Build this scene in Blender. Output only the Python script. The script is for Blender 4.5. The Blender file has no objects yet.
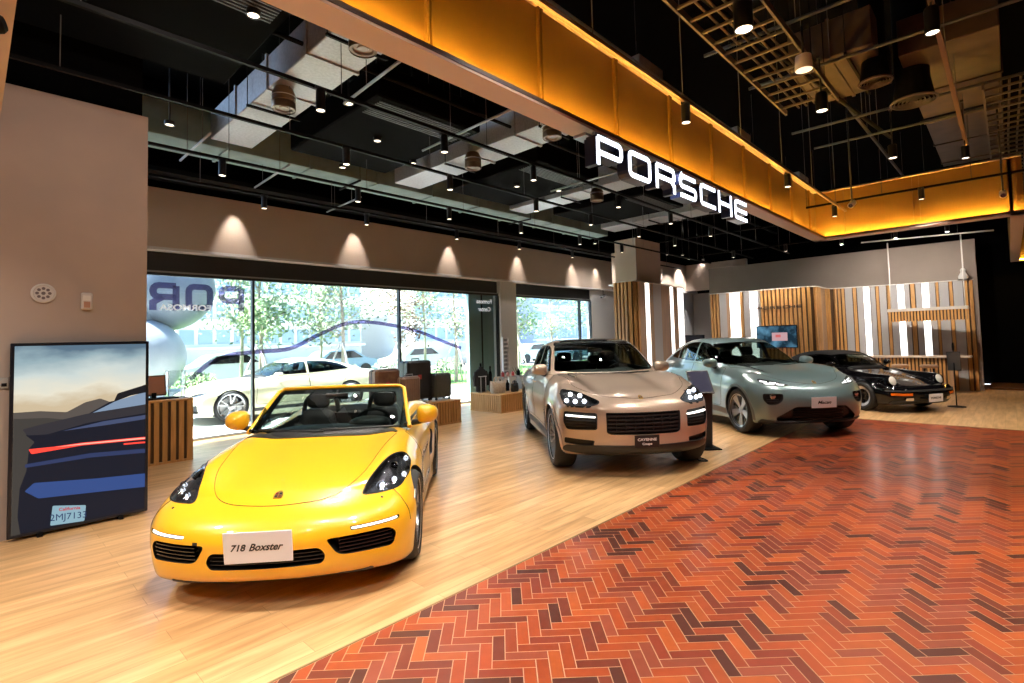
import bpy, bmesh, math, random
import numpy as np
from math import sin, cos, pi, radians, sqrt
from mathutils import Vector, Matrix
from mathutils.geometry import delaunay_2d_cdt
random.seed(7)
SC = bpy.context.scene
COL = SC.collection

# ------------------------------------------------------------------ materials
MATS = {}
def mat(name, col=(.8, .8, .8), rough=.5, metal=0., coat=0., emit=None, es=0., spec=.5, coat_rough=.03):
    if name in MATS: return MATS[name]
    m = bpy.data.materials.new(name); m.use_nodes = True
    b = m.node_tree.nodes['Principled BSDF']
    b.inputs['Base Color'].default_value = (*col, 1)
    b.inputs['Roughness'].default_value = rough
    b.inputs['Metallic'].default_value = metal
    b.inputs['Coat Weight'].default_value = coat
    b.inputs['Coat Roughness'].default_value = coat_rough
    b.inputs['Specular IOR Level'].default_value = spec
    if emit:
        b.inputs['Emission Color'].default_value = (*emit, 1)
        b.inputs['Emission Strength'].default_value = es
    MATS[name] = m
    return m
def nodes(m): return m.node_tree.nodes, m.node_tree.links, m.node_tree.nodes['Principled BSDF']
def glass(name, tint=(.8, .85, .85), rough=.0):
    """thin pane: tinted see-through plus fresnel reflection"""
    if name in MATS: return MATS[name]
    m = bpy.data.materials.new(name); m.use_nodes = True
    nt = m.node_tree; nt.nodes.clear()
    o = nt.nodes.new('ShaderNodeOutputMaterial'); mx = nt.nodes.new('ShaderNodeMixShader')
    t = nt.nodes.new('ShaderNodeBsdfTransparent'); g = nt.nodes.new('ShaderNodeBsdfGlossy'); fr = nt.nodes.new('ShaderNodeFresnel')
    t.inputs[0].default_value = (*tint, 1); g.inputs['Roughness'].default_value = rough; fr.inputs[0].default_value = 1.45
    ge = nt.nodes.new('ShaderNodeNewGeometry'); iv = nt.nodes.new('ShaderNodeMath'); iv.operation = 'SUBTRACT'; iv.inputs[0].default_value = 1.
    ml = nt.nodes.new('ShaderNodeMath'); ml.operation = 'MULTIPLY'; nt.links.new(ge.outputs['Backfacing'], iv.inputs[1]); nt.links.new(iv.outputs[0], ml.inputs[0]); nt.links.new(fr.outputs[0], ml.inputs[1])
    nt.links.new(ml.outputs[0], mx.inputs[0]); nt.links.new(t.outputs[0], mx.inputs[1]); nt.links.new(g.outputs[0], mx.inputs[2])
    nt.links.new(mx.outputs[0], o.inputs[0])
    MATS[name] = m
    return m
def noise_mat(name, c1=(.5, .5, .5), c2=(.5, .5, .5), scale=8, rough=.5, bump=0., stretch=(1, 1, 1), detail=4, lo=.35, hi=.65, metal=0., coat=0., obj=True):
    if name in MATS: return MATS[name]
    m = mat(name, c1, rough, metal, coat); n, l, b = nodes(m)
    tc = n.new('ShaderNodeTexCoord'); mp = n.new('ShaderNodeMapping'); mp.inputs['Scale'].default_value = stretch
    nz = n.new('ShaderNodeTexNoise'); nz.inputs['Scale'].default_value = scale; nz.inputs['Detail'].default_value = detail
    cr = n.new('ShaderNodeValToRGB'); cr.color_ramp.elements[0].position = lo; cr.color_ramp.elements[1].position = hi
    cr.color_ramp.elements[0].color = (*c1, 1); cr.color_ramp.elements[1].color = (*c2, 1)
    l.new(tc.outputs['Object'], mp.inputs[0]); l.new(mp.outputs[0], nz.inputs[0]); l.new(nz.outputs[0], cr.inputs[0]); l.new(cr.outputs[0], b.inputs['Base Color'])
    if bump:
        bp = n.new('ShaderNodeBump'); bp.inputs['Strength'].default_value = bump; bp.inputs['Distance'].default_value = .01
        l.new(nz.outputs[0], bp.inputs['Height']); l.new(bp.outputs[0], b.inputs['Normal'])
    return m

# ------------------------------------------------------------------ objects
def root(name, label, cat, loc=(0, 0, 0), rz=0., group=None):
    o = bpy.data.objects.new(name, None); COL.objects.link(o)
    o.location = loc; o.rotation_euler = (0, 0, rz); o.empty_display_size = .2
    o['label'] = label; o['category'] = cat
    if group: o['group'] = group
    return o
def tag(o, label, cat, group=None, kind=None):
    o['label'] = label; o['category'] = cat
    if group: o['group'] = group
    if kind: o['kind'] = kind
    return o
def struct(o): o['kind'] = 'structure'; return o
def link(name, me, parent=None, loc=None, rot=None):
    o = bpy.data.objects.new(name, me); COL.objects.link(o)
    if parent is not None: o.parent = parent
    if loc is not None: o.location = loc
    if rot is not None: o.rotation_euler = rot
    return o
def copy_tree(o, parent=None):
    c = o.copy(); COL.objects.link(c)
    if parent is not None:
        c.parent = parent; c.matrix_parent_inverse = o.matrix_parent_inverse
    for ch in list(o.children): copy_tree(ch, c)
    return c

class MB:
    """mesh builder: gathers shapes, .build links ONE mesh object"""
    def __init__(s): s.v = []; s.f = []; s.m = []; s.sm = []
    def add(s, vs, fs, mi=0, smooth=False):
        o = len(s.v); s.v += [tuple(p) for p in vs]
        for f in fs: s.f.append([o + i for i in f]); s.m.append(mi); s.sm.append(smooth)
        return s
    def box(s, x0, x1, y0, y1, z0, z1, mi=0, M=None, bev=0.):
        if x0 > x1: x0, x1 = x1, x0
        if y0 > y1: y0, y1 = y1, y0
        if z0 > z1: z0, z1 = z1, z0
        if bev > 0:
            b = min(bev, (x1 - x0) / 2.01, (y1 - y0) / 2.01, (z1 - z0) / 2.01)
            vs = []; idx = {}
            for ix in (0, 1):
                for iy in (0, 1):
                    for iz in (0, 1):
                        X = (x0, x1)[ix]; Y = (y0, y1)[iy]; Z = (z0, z1)[iz]
                        sx = (1, -1)[ix]; sy = (1, -1)[iy]; sz = (1, -1)[iz]
                        idx[ix, iy, iz] = len(vs)
                        vs += [(X, Y + sy * b, Z + sz * b), (X + sx * b, Y, Z + sz * b), (X + sx * b, Y + sy * b, Z)]
            I = lambda a, c, d, k: idx[a, c, d] + k
            fs = []
            for a in (0, 1):
                q = [I(a, 0, 0, 0), I(a, 1, 0, 0), I(a, 1, 1, 0), I(a, 0, 1, 0)]; fs.append(q if a else q[::-1])
                q = [I(0, a, 0, 1), I(1, a, 0, 1), I(1, a, 1, 1), I(0, a, 1, 1)]; fs.append(q[::-1] if a else q)
                q = [I(0, 0, a, 2), I(1, 0, a, 2), I(1, 1, a, 2), I(0, 1, a, 2)]; fs.append(q if a else q[::-1])
                for c in (0, 1):
                    fs.append([I(a, c, 0, 0), I(a, c, 1, 0), I(a, c, 1, 1), I(a, c, 0, 1)])
                    fs.append([I(a, 0, c, 0), I(a, 1, c, 0), I(a, 1, c, 2), I(a, 0, c, 2)])
                    fs.append([I(0, a, c, 1), I(1, a, c, 1), I(1, a, c, 2), I(0, a, c, 2)])
                    for d in (0, 1): fs.append([I(a, c, d, 0), I(a, c, d, 1), I(a, c, d, 2)])
        else:
            vs = [(x, y, z) for x in (x0, x1) for y in (y0, y1) for z in (z0, z1)]
            fs = [(0, 1, 3, 2), (4, 6, 7, 5), (0, 4, 5, 1), (2, 3, 7, 6), (0, 2, 6, 4), (1, 5, 7, 3)]
        if M is not None: vs = [M @ Vector(p) for p in vs]
        return s.add(vs, fs, mi)
    def tube(s, pts, r, n=8, mi=0, cap=True, closed=False):
        pts = [Vector(p) for p in pts]; N = len(pts)
        rs = r if isinstance(r, (list, tuple)) else [r] * N
        vs = []; up = None
        for i, p in enumerate(pts):
            a = pts[(i - 1) % N] if (closed or i > 0) else p; b = pts[(i + 1) % N] if (closed or i < N - 1) else p
            t = (b - a).normalized()
            if up is None: up = t.orthogonal().normalized()
            up = (up - t * up.dot(t))
            up = up.normalized() if up.length > 1e-6 else t.orthogonal().normalized()
            w = t.cross(up)
            vs += [p + (up * cos(2 * pi * k / n) + w * sin(2 * pi * k / n)) * rs[i] for k in range(n)]
        fs = []
        for i in range(N if closed else N - 1):
            j = (i + 1) % N
            fs += [(i * n + k, i * n + (k + 1) % n, j * n + (k + 1) % n, j * n + k) for k in range(n)]
        s.add(vs, fs, mi, True)
        if cap and not closed:
            s.add(vs[:n], [tuple(range(n))[::-1]], mi); s.add(vs[-n:], [tuple(range(n))], mi)
        return s
    def lathe(s, prof, n=32, M=None, mi=0, smooth=True, closed=False):
        """prof [(r,z)] around z"""
        vs = [(r * cos(2 * pi * k / n), r * sin(2 * pi * k / n), z) for r, z in prof for k in range(n)]
        if M is not None: vs = [M @ Vector(p) for p in vs]
        P = len(prof); fs = []
        for i in range(P if closed else P - 1):
            j = (i + 1) % P
            fs += [(i * n + k, i * n + (k + 1) % n, j * n + (k + 1) % n, j * n + k) for k in range(n)]
        return s.add(vs, fs, mi, smooth)
    def prism(s, poly, z0, z1, M=None, mi=0):
        n = len(poly); vs = [(x, y, z0) for x, y in poly] + [(x, y, z1) for x, y in poly]
        if M is not None: vs = [M @ Vector(p) for p in vs]
        fs = [tuple(range(n))[::-1], tuple(range(n, 2 * n))] + [(i, (i + 1) % n, n + (i + 1) % n, n + i) for i in range(n)]
        return s.add(vs, fs, mi)
    def mesh(s, name, mats, fix=True, ang=35):
        me = bpy.data.meshes.new(name); me.from_pydata(s.v, [], s.f)
        for m in (mats if isinstance(mats, (list, tuple)) else [mats]): me.materials.append(m)
        me.polygons.foreach_set('material_index', s.m); me.polygons.foreach_set('use_smooth', s.sm)
        bm = bmesh.new(); bm.from_mesh(me)
        bmesh.ops.remove_doubles(bm, verts=bm.verts, dist=1e-5)
        if fix: bmesh.ops.recalc_face_normals(bm, faces=bm.faces)
        for e in bm.edges:
            if len(e.link_faces) == 2 and e.calc_face_angle(0) > radians(ang): e.smooth = False
        bm.to_mesh(me); bm.free(); me.validate()
        return me
    def build(s, name, mats, parent=None, loc=None, rot=None, **k):
        return link(name, s.mesh(name, mats, **k), parent, loc, rot)

def text_mesh(txt, size, depth, M, mats, name, parent, shear=0., spacing=1., sx=1., sy=1., bold=0.):
    cu = bpy.data.curves.new(name, 'FONT'); cu.body = txt; cu.size = size; cu.extrude = depth / 2
    cu.align_x = 'CENTER'; cu.align_y = 'CENTER'; cu.shear = shear; cu.space_character = spacing; cu.offset = bold
    cu.resolution_u = 3
    o = bpy.data.objects.new(name, cu); COL.objects.link(o)
    dg = bpy.context.evaluated_depsgraph_get(); dg.update()
    me = bpy.data.meshes.new_from_object(o.evaluated_get(dg))
    bpy.data.objects.remove(o); bpy.data.curves.remove(cu)
    me.transform(Matrix.Diagonal((sx, sy, 1, 1))); me.transform(M); me.materials.clear(); me.materials.append(mats)
    me.name = name
    return link(name, me, parent)

def bez(pts, n=12):
    """catmull-rom through points"""
    P = [Vector(p) for p in pts]; out = []
    for i in range(len(P) - 1):
        a = P[max(i - 1, 0)]; b = P[i]; c = P[i + 1]; d = P[min(i + 2, len(P) - 1)]
        for k in range(n):
            t = k / n
            out.append(.5 * ((2 * b) + (c - a) * t + (2 * a - 5 * b + 4 * c - d) * t * t + (3 * b - a - 3 * c + d) * t ** 3))
    out.append(P[-1]); return out

# ------------------------------------------------------------------ implicit car bodies
def sp(*pts):
    """C1 curve through (x,y) points, vectorised"""
    X = np.array([p[0] for p in pts], float); Y = np.array([p[1] for p in pts], float)
    h = np.diff(X); d = np.diff(Y) / h; m = np.zeros(len(X))
    m[0] = d[0]; m[-1] = d[-1]
    if len(X) > 2: m[1:-1] = (d[:-1] * h[1:] + d[1:] * h[:-1]) / (h[1:] + h[:-1])
    def f(x):
        x = np.clip(x, X[0], X[-1]); i = np.clip(np.searchsorted(X, x) - 1, 0, len(h) - 1)
        t = (x - X[i]) / h[i]; t2 = t * t; t3 = t2 * t
        return Y[i] * (2 * t3 - 3 * t2 + 1) + h[i] * m[i] * (t3 - 2 * t2 + t) + Y[i + 1] * (3 * t2 - 2 * t3) + h[i] * m[i + 1] * (t3 - t2)
    return f
def smax(a, b, k):
    h = np.maximum(k - np.abs(a - b), 0) / k
    return np.maximum(a, b) + h * h * k * .25
def smin(a, b, k): return -smax(-a, -b, k)
def gs(x, c, s): return np.exp(-((x - c) / s) ** 2)
def sstep(x, a, b):
    t = np.clip((x - a) / (b - a), 0, 1); return t * t * (3 - 2 * t)
def grad(f, P, e=1e-3):
    g = np.empty_like(P)
    for i in range(3):
        d = np.zeros(3); d[i] = e
        A = P + d; B = P - d
        g[:, i] = (f(A[:, 0], A[:, 1], A[:, 2]) - f(B[:, 0], B[:, 1], B[:, 2])) / (2 * e)
    return g
def nets(f, lo, hi, h, project=3):
    ax = [np.arange(lo[i], hi[i] + h, h) for i in range(3)]
    X, Y, Z = np.meshgrid(*ax, indexing='ij'); F = f(X, Y, Z); S = F < 0
    nx, ny, nz = F.shape
    cs = [(a, b, c) for a in (0, 1) for b in (0, 1) for c in (0, 1)]
    def cr(A, o): return A[o[0]:nx - 1 + o[0], o[1]:ny - 1 + o[1], o[2]:nz - 1 + o[2]]
    cnt = sum(cr(S, o).astype(int) for o in cs); act = (cnt > 0) & (cnt < 8)
    acc = np.zeros(act.shape + (3,)); num = np.zeros(act.shape)
    for o in cs:
        for i in range(3):
            if o[i] == 0:
                q = list(o); q[i] = 1
                a = cr(F, o); b = cr(F, q); m = (a < 0) != (b < 0)
                t = np.where(m, a / np.where(m, a - b, 1), 0)
                num += m
                for j in range(3): acc[..., j] += m * (o[j] + (t if j == i else 0))
    ids = -np.ones(act.shape, int); ids[act] = np.arange(act.sum())
    I = np.argwhere(act); P = I + acc[act] / num[act][:, None]
    P = np.array(lo) + P * h
    quads = []
    for i in range(3):
        j, k = (i + 1) % 3, (i + 2) % 3
        sl0 = [slice(None)] * 3; sl1 = [slice(None)] * 3; sl0[i] = slice(0, -1); sl1[i] = slice(1, None)
        a = S[tuple(sl0)]; b = S[tuple(sl1)]; E = np.argwhere(a != b)
        E = E[(E[:, j] > 0) & (E[:, k] > 0) & (E[:, j] < F.shape[j] - 1) & (E[:, k] < F.shape[k] - 1)]
        inside = a[tuple(E.T)]
        def g(dj, dk):
            Q = E.copy(); Q[:, j] += dj; Q[:, k] += dk; return ids[tuple(Q.T)]
        q = np.stack([g(-1, -1), g(0, -1), g(0, 0), g(-1, 0)], 1)
        q[~inside] = q[~inside][:, ::-1]; quads.append(q)
    Q = np.concatenate(quads)
    for _ in range(project):
        v = f(P[:, 0], P[:, 1], P[:, 2]); g = grad(f, P); P = P - np.clip(v / np.maximum((g ** 2).sum(1), .05), -h * .5, h * .5)[:, None] * g
    return P, Q
def np_mesh(name, P, Q):
    me = bpy.data.meshes.new(name); me.from_pydata(P.tolist(), [], Q.tolist() if hasattr(Q, 'tolist') else Q); return me
def boolean(me, cutters, solver='MANIFOLD'):
    for c in cutters:
        a = bpy.data.objects.new('a', me); COL.objects.link(a)
        b = bpy.data.objects.new('b', c); COL.objects.link(b)
        out = None
        for sv in (solver, 'EXACT'):
            a.modifiers.clear()
            md = a.modifiers.new('b', 'BOOLEAN'); md.object = b; md.operation = 'DIFFERENCE'; md.solver = sv
            dg = bpy.context.evaluated_depsgraph_get(); dg.update()
            out = bpy.data.meshes.new_from_object(a.evaluated_get(dg))
            if len(out.polygons) > 50 and len(out.polygons) != len(me.polygons): break
            print('  boolean', sv, 'gave', len(out.polygons), 'from', len(me.polygons), len(c.polygons))
        bpy.data.objects.remove(a); bpy.data.objects.remove(b)
        me = out
    return me
def roundpoly(pts, r=.02, step=.03):
    """closed polygon with rounded corners; a point may carry its own radius"""
    n = len(pts); out = []
    for i in range(n):
        p = np.array(pts[i][:2], float); a = np.array(pts[i - 1][:2], float); b = np.array(pts[(i + 1) % n][:2], float)
        rr = pts[i][2] if len(pts[i]) > 2 else r
        da = a - p; db = b - p; la = np.linalg.norm(da); lb = np.linalg.norm(db)
        q = min(rr, la * .49, lb * .49); A = p + da / la * q; B = p + db / lb * q
        if q < 1e-4: out.append(p); continue
        m = max(2, int(q / step * 2.5) + 3)
        for k in range(m + 1):
            t = k / m; out.append((1 - t) ** 2 * A + 2 * t * (1 - t) * p + t * t * B)
    res = []
    for i in range(len(out)):
        a = out[i]; b = out[(i + 1) % len(out)]; L = np.linalg.norm(b - a)
        if L < 1e-5: continue
        m = max(1, int(L / step))
        for k in range(m): res.append(a + (b - a) * k / m)
    return np.array(res)
def inside_poly(P, poly):
    x, y = P[:, 0], P[:, 1]; c = np.zeros(len(P), bool); n = len(poly)
    for i in range(n):
        x1, y1 = poly[i]; x2, y2 = poly[(i + 1) % n]
        m = ((y1 > y) != (y2 > y)) & (x < (x2 - x1) * (y - y1) / ((y2 - y1) if y2 != y1 else 1e-12) + x1)
        c ^= m
    return c
def cdt(poly, h):
    lo, hi = poly.min(0), poly.max(0)
    gx, gy = np.meshgrid(np.arange(lo[0], hi[0], h), np.arange(lo[1], hi[1], h)); G = np.stack([gx.ravel(), gy.ravel()], 1)
    G = G[inside_poly(G, poly)] if len(G) else G
    if len(G):
        seg = np.concatenate([poly, (poly + np.roll(poly, -1, 0)) / 2])
        d = np.sqrt(((G[:, None] - seg[None]) ** 2).sum(2)).min(1); G = G[d > h * .45]
    co = [Vector(p) for p in poly] + [Vector(p) for p in G]
    n = len(poly)
    r = delaunay_2d_cdt(co, [], [list(range(n))], 1, 1e-7)
    V = np.array([tuple(v) for v in r[0]]); T = [list(t) for t in r[2]]
    return V, T
AXES = {'F': (np.array([1., 0, 0]), np.array([0, 1., 0]), np.array([0, 0, 1.]), -1.5),    # u=y v=z, cast +x
        'R': (np.array([-1., 0, 0]), np.array([0, 1., 0]), np.array([0, 0, 1.]), -8.),
        'S': (np.array([0, 1., 0]), np.array([1., 0, 0]), np.array([0, 0, 1.]), -1.6),     # u=x v=z, cast +y from -y side (car's left)
        'T': (np.array([0, 0, -1.]), np.array([1., 0, 0]), np.array([0, 1., 0]), -2.5)}    # u=x v=y, cast down
def obl(d):
    """oblique cast direction d; u,v coordinates are given by uv_of()"""
    d = np.array(d, float); d /= np.linalg.norm(d); u = np.cross([0, 0, 1.], d); u /= np.linalg.norm(u); v = np.cross(d, u)
    return (d, u, v, -4.)
def uvof(pts, ax):
    d, u, v, t0 = ax; return [(float(np.dot(p[:3], u)), float(np.dot(p[:3], v))) + tuple(p[3:]) for p in pts]
def cast(f, uv, ax):
    d, u, v, t0 = AXES[ax] if isinstance(ax, str) else ax
    O = uv[:, :1] * u + uv[:, 1:] * v
    R_ = 8.6 if t0 < -3 else (5.0 if abs(d[0]) > .9 else 3.4)
    ts = np.linspace(0, R_, int(R_ * 32)) + t0
    n = len(uv); hitt = np.full(n, np.nan); best = np.full(n, 1e9); bt = np.full(n, 0.)
    done = np.zeros(n, bool)
    for t in ts:
        P = O + d * t; v_ = f(P[:, 0], P[:, 1], P[:, 2])
        m = (~done) & (v_ < 0); hitt[m] = t; done |= m
        b = (~done) & (v_ < best); best[b] = v_[b]; bt[b] = t
        if done.all(): break
    dt = ts[1] - ts[0]; a = np.where(done, hitt - dt, bt); b = np.where(done, hitt, bt)
    for _ in range(22):
        m = (a + b) / 2; P = O + d * m[:, None]; neg = f(P[:, 0], P[:, 1], P[:, 2]) < 0
        b = np.where(done & neg, m, b); a = np.where(done & ~neg, m, a)
    P = O + d * b[:, None]; return P, b, d
def patch(name, f, poly, ax, m, parent, off=.002, th=.006, r=.02, h=.03, mirror=False, raw=False):
    """panel that follows the body surface inside an outline; real thickness"""
    pl = poly if raw else roundpoly(poly, r, h)
    V, T = cdt(np.asarray(pl), h); P, t, d = cast(f, V, ax)
    N = grad(f, P); N /= np.linalg.norm(N, axis=1)[:, None]
    o = []
    for sgn in ((1, -1) if mirror else (1,)):
        A = P + N * off; B = P + N * (off - th); NN = N.copy()
        if sgn < 0: A = A * [1, -1, 1]; B = B * [1, -1, 1]; NN = NN * [1, -1, 1]
        n = len(V); cnt = {}
        for tri in T:
            for i in range(3): e = (tri[i], tri[(i + 1) % 3]); cnt[e] = 1
        be = [e for e in cnt if (e[1], e[0]) not in cnt]
        c = np.cross(A[T[0][1]] - A[T[0][0]], A[T[0][2]] - A[T[0][0]]) @ NN[T[0][0]] > 0
        top = [t_ if c else t_[::-1] for t_ in T]; bot = [[n + i for i in t_[::-1]] for t_ in top]
        side = [([b_, a_, n + a_, n + b_] if c else [a_, b_, n + b_, n + a_]) for a_, b_ in be]
        me = np_mesh(name, np.concatenate([A, B]), top + bot + side); me.materials.append(m)
        me.polygons.foreach_set('use_smooth', [True] * len(me.polygons))
        nn = []
        nt = len(top)
        for p in me.polygons:
            for vi in p.vertices:
                nn.append(tuple(NN[vi]) if p.index < nt else tuple(p.normal))
        me.normals_split_custom_set(nn)
        o.append(link(name, me, parent))
    return o
def cutter(f, poly, ax, depth, r=.02, h=.04, out=.35, mirror=False, flat=False):
    """closed prism whose floor follows the body at a depth"""
    pl = roundpoly(poly, r, h); V, T = cdt(pl, h); P, t, d = cast(f, V, ax)
    A = P + d * depth; B = P + d * (t.min() - out - t)[:, None]
    if flat: A = P + d * (t.max() + depth - t)[:, None]
    n = len(V); cnt = {}
    for tri in T:
        for i in range(3): cnt[(tri[i], tri[(i + 1) % 3])] = 1
    be = [e for e in cnt if (e[1], e[0]) not in cnt]
    mb = MB()
    for sgn in ((1, -1) if mirror else (1,)):
        AA = A * [1, sgn, 1]; BB = B * [1, sgn, 1]
        mb.add(np.concatenate([AA, BB]).tolist(), T + [[n + i for i in t_[::-1]] for t_ in T] + [[b_, a_, n + a_, n + b_] for a_, b_ in be])
    return mb
def join_mb(*ms):
    r = MB()
    for m in ms: r.add(m.v, m.f)
    return r
def finish_body(me, f, name, mats, parent, tol=.0015):
    """paint where the shell is untouched, dark trim on every cut face; exact normals on the paint"""
    P = np.empty(len(me.vertices) * 3); me.vertices.foreach_get('co', P); P = P.reshape(-1, 3)
    v = np.abs(f(P[:, 0], P[:, 1], P[:, 2])) < tol
    N = grad(f, P); N /= np.linalg.norm(N, axis=1)[:, None] + 1e-9
    me.materials.clear()
    for m in mats: me.materials.append(m)
    nn = []
    for p in me.polygons:
        p.use_smooth = True; on = True; pn = np.array(p.normal)
        vs = list(p.vertices)
        on = all(v[i] for i in vs) and N[vs[0]] @ pn > .5
        p.material_index = 0 if on else 1
        for i in vs: nn.append(tuple(N[i]) if on and N[i] @ pn > .3 else tuple(pn))
    me.normals_split_custom_set(nn)
    return link(name, me, parent)
def ribbon(name, f, pts, ax, m, parent, w=.005, off=.0022, mirror=False, closed=False, n=10, th=.003, smooth=True):
    """narrow strip (shut line, seal, trim) laid on the body along a path"""
    pp = [(p[0], p[1], 0) for p in pts]
    if closed: pp.append(pp[0])
    Q = np.array([tuple(p) for p in bez(pp, n)])[:, :2] if smooth else np.array(pp)[:, :2]
    P, t, d = cast(f, Q, ax); N = grad(f, P); N /= np.linalg.norm(N, axis=1)[:, None]
    T = np.gradient(P, axis=0); S = np.cross(T, N); S /= np.linalg.norm(S, axis=1)[:, None] + 1e-9
    ob = []
    for sgn in ((1, -1) if mirror else (1,)):
        L = P + S * w / 2 + N * off; R_ = P - S * w / 2 + N * off; L2 = L - N * th; R2 = R_ - N * th
        k = len(P); vs = np.concatenate([L, R_, L2, R2]) * [1, sgn, 1]; fs = []
        for i in range(k - 1):
            fs += [(i, i + 1, k + i + 1, k + i), (2 * k + i, i + 2 * k + 1, i + 1, i), (k + i, k + i + 1, 3 * k + i + 1, 3 * k + i)]
        mb = MB(); mb.add(vs.tolist(), fs, 0, True)
        ob.append(mb.build(name, m, parent))
    return ob

# ------------------------------------------------------------------ camera (fitted to the photograph)
def make_camera():
    f = 520.517; yaw, pitch, rollv, sy = radians(43.68676), radians(2.7952), radians(-1.48785), -26.7286
    F = Vector((cos(yaw) * cos(pitch), sin(yaw) * cos(pitch), sin(pitch))); r = Vector((sin(yaw), -cos(yaw), 0)); u = r.cross(F)
    r2 = r * cos(rollv) + u * sin(rollv); u2 = -r * sin(rollv) + u * cos(rollv)
    cd = bpy.data.cameras.new('camera'); cd.sensor_width = 36; cd.lens = f / 1024 * 36; cd.shift_y = sy / 1024
    cd.clip_start = .05; cd.clip_end = 300
    c = bpy.data.objects.new('camera', cd); COL.objects.link(c)
    M = Matrix((( r2.x, u2.x, -F.x, 0), (r2.y, u2.y, -F.y, 0), (r2.z, u2.z, -F.z, 1.68), (0, 0, 0, 1))); c.matrix_world = M
    SC.camera = c
make_camera()
SC.view_settings.view_transform = 'Standard'; SC.view_settings.look = 'None'; SC.view_settings.gamma = 1; SC.view_settings.use_curve_mapping = False
SC.cycles.use_denoising = True

# ------------------------------------------------------------------ car materials
def paint(name, col, metal=.0, rough=.28, coat=1.): return mat(name, col, rough, metal, coat, coat_rough=.02)
TRIM = mat('black_trim', (.012, .012, .013), .45)
DARK = mat('cabin_black', (.015, .015, .017), .7)
GLOSSB = mat('gloss_black', (.008, .008, .009), .12, coat=.5)
RUB = mat('tyre_rubber', (.018, .018, .019), .65)
CHROME = mat('chrome', (.75, .75, .77), .12, 1.)
ALU = mat('alloy_silver', (.62, .63, .66), .28, 1.)
STEEL = mat('brake_steel', (.35, .35, .36), .4, 1.)
SEAM = mat('shut_line_black', (.01, .01, .01), .8)
GLASS_D = glass('tinted_car_glass', (.50, .56, .55)); GLASS_W = glass('windscreen_glass', (.78, .84, .82)); GLASS_L = glass('lamp_glass', (.9, .92, .95))
LED = mat('led_white', (.9, .9, .9), .4, emit=(.92, .96, 1), es=6)
LED_GLINT = mat('led_glint', (.8, .8, .8), .3, emit=(.92, .96, 1), es=1.6)  # roadster lamps are off; this faint glow stands in for glints
LEDS = mat('led_strip_white', (.9, .9, .9), .4, emit=(1, .97, .9), es=2.2)
LAMPBODY = mat('lamp_housing', (.20, .21, .23), .25, .9)
PLATEW = mat('plate_white', (.82, .80, .82), .35); PLATEK = mat('plate_black', (.012, .012, .012), .3)
INK = mat('ink_black', (.02, .02, .02), .5); INKW = mat('ink_white', (.8, .8, .8), .5)
GOLD = mat('badge_gold', (.45, .30, .08), .3, 1.); REDB = mat('badge_red', (.25, .02, .02), .4)
LEATHER = noise_mat('black_leather', (.007, .007, .008), (.012, .012, .013), 60, .5)
ORANGE = mat('indicator_orange', (.8, .16, .01), .25, coat=.5)

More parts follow.
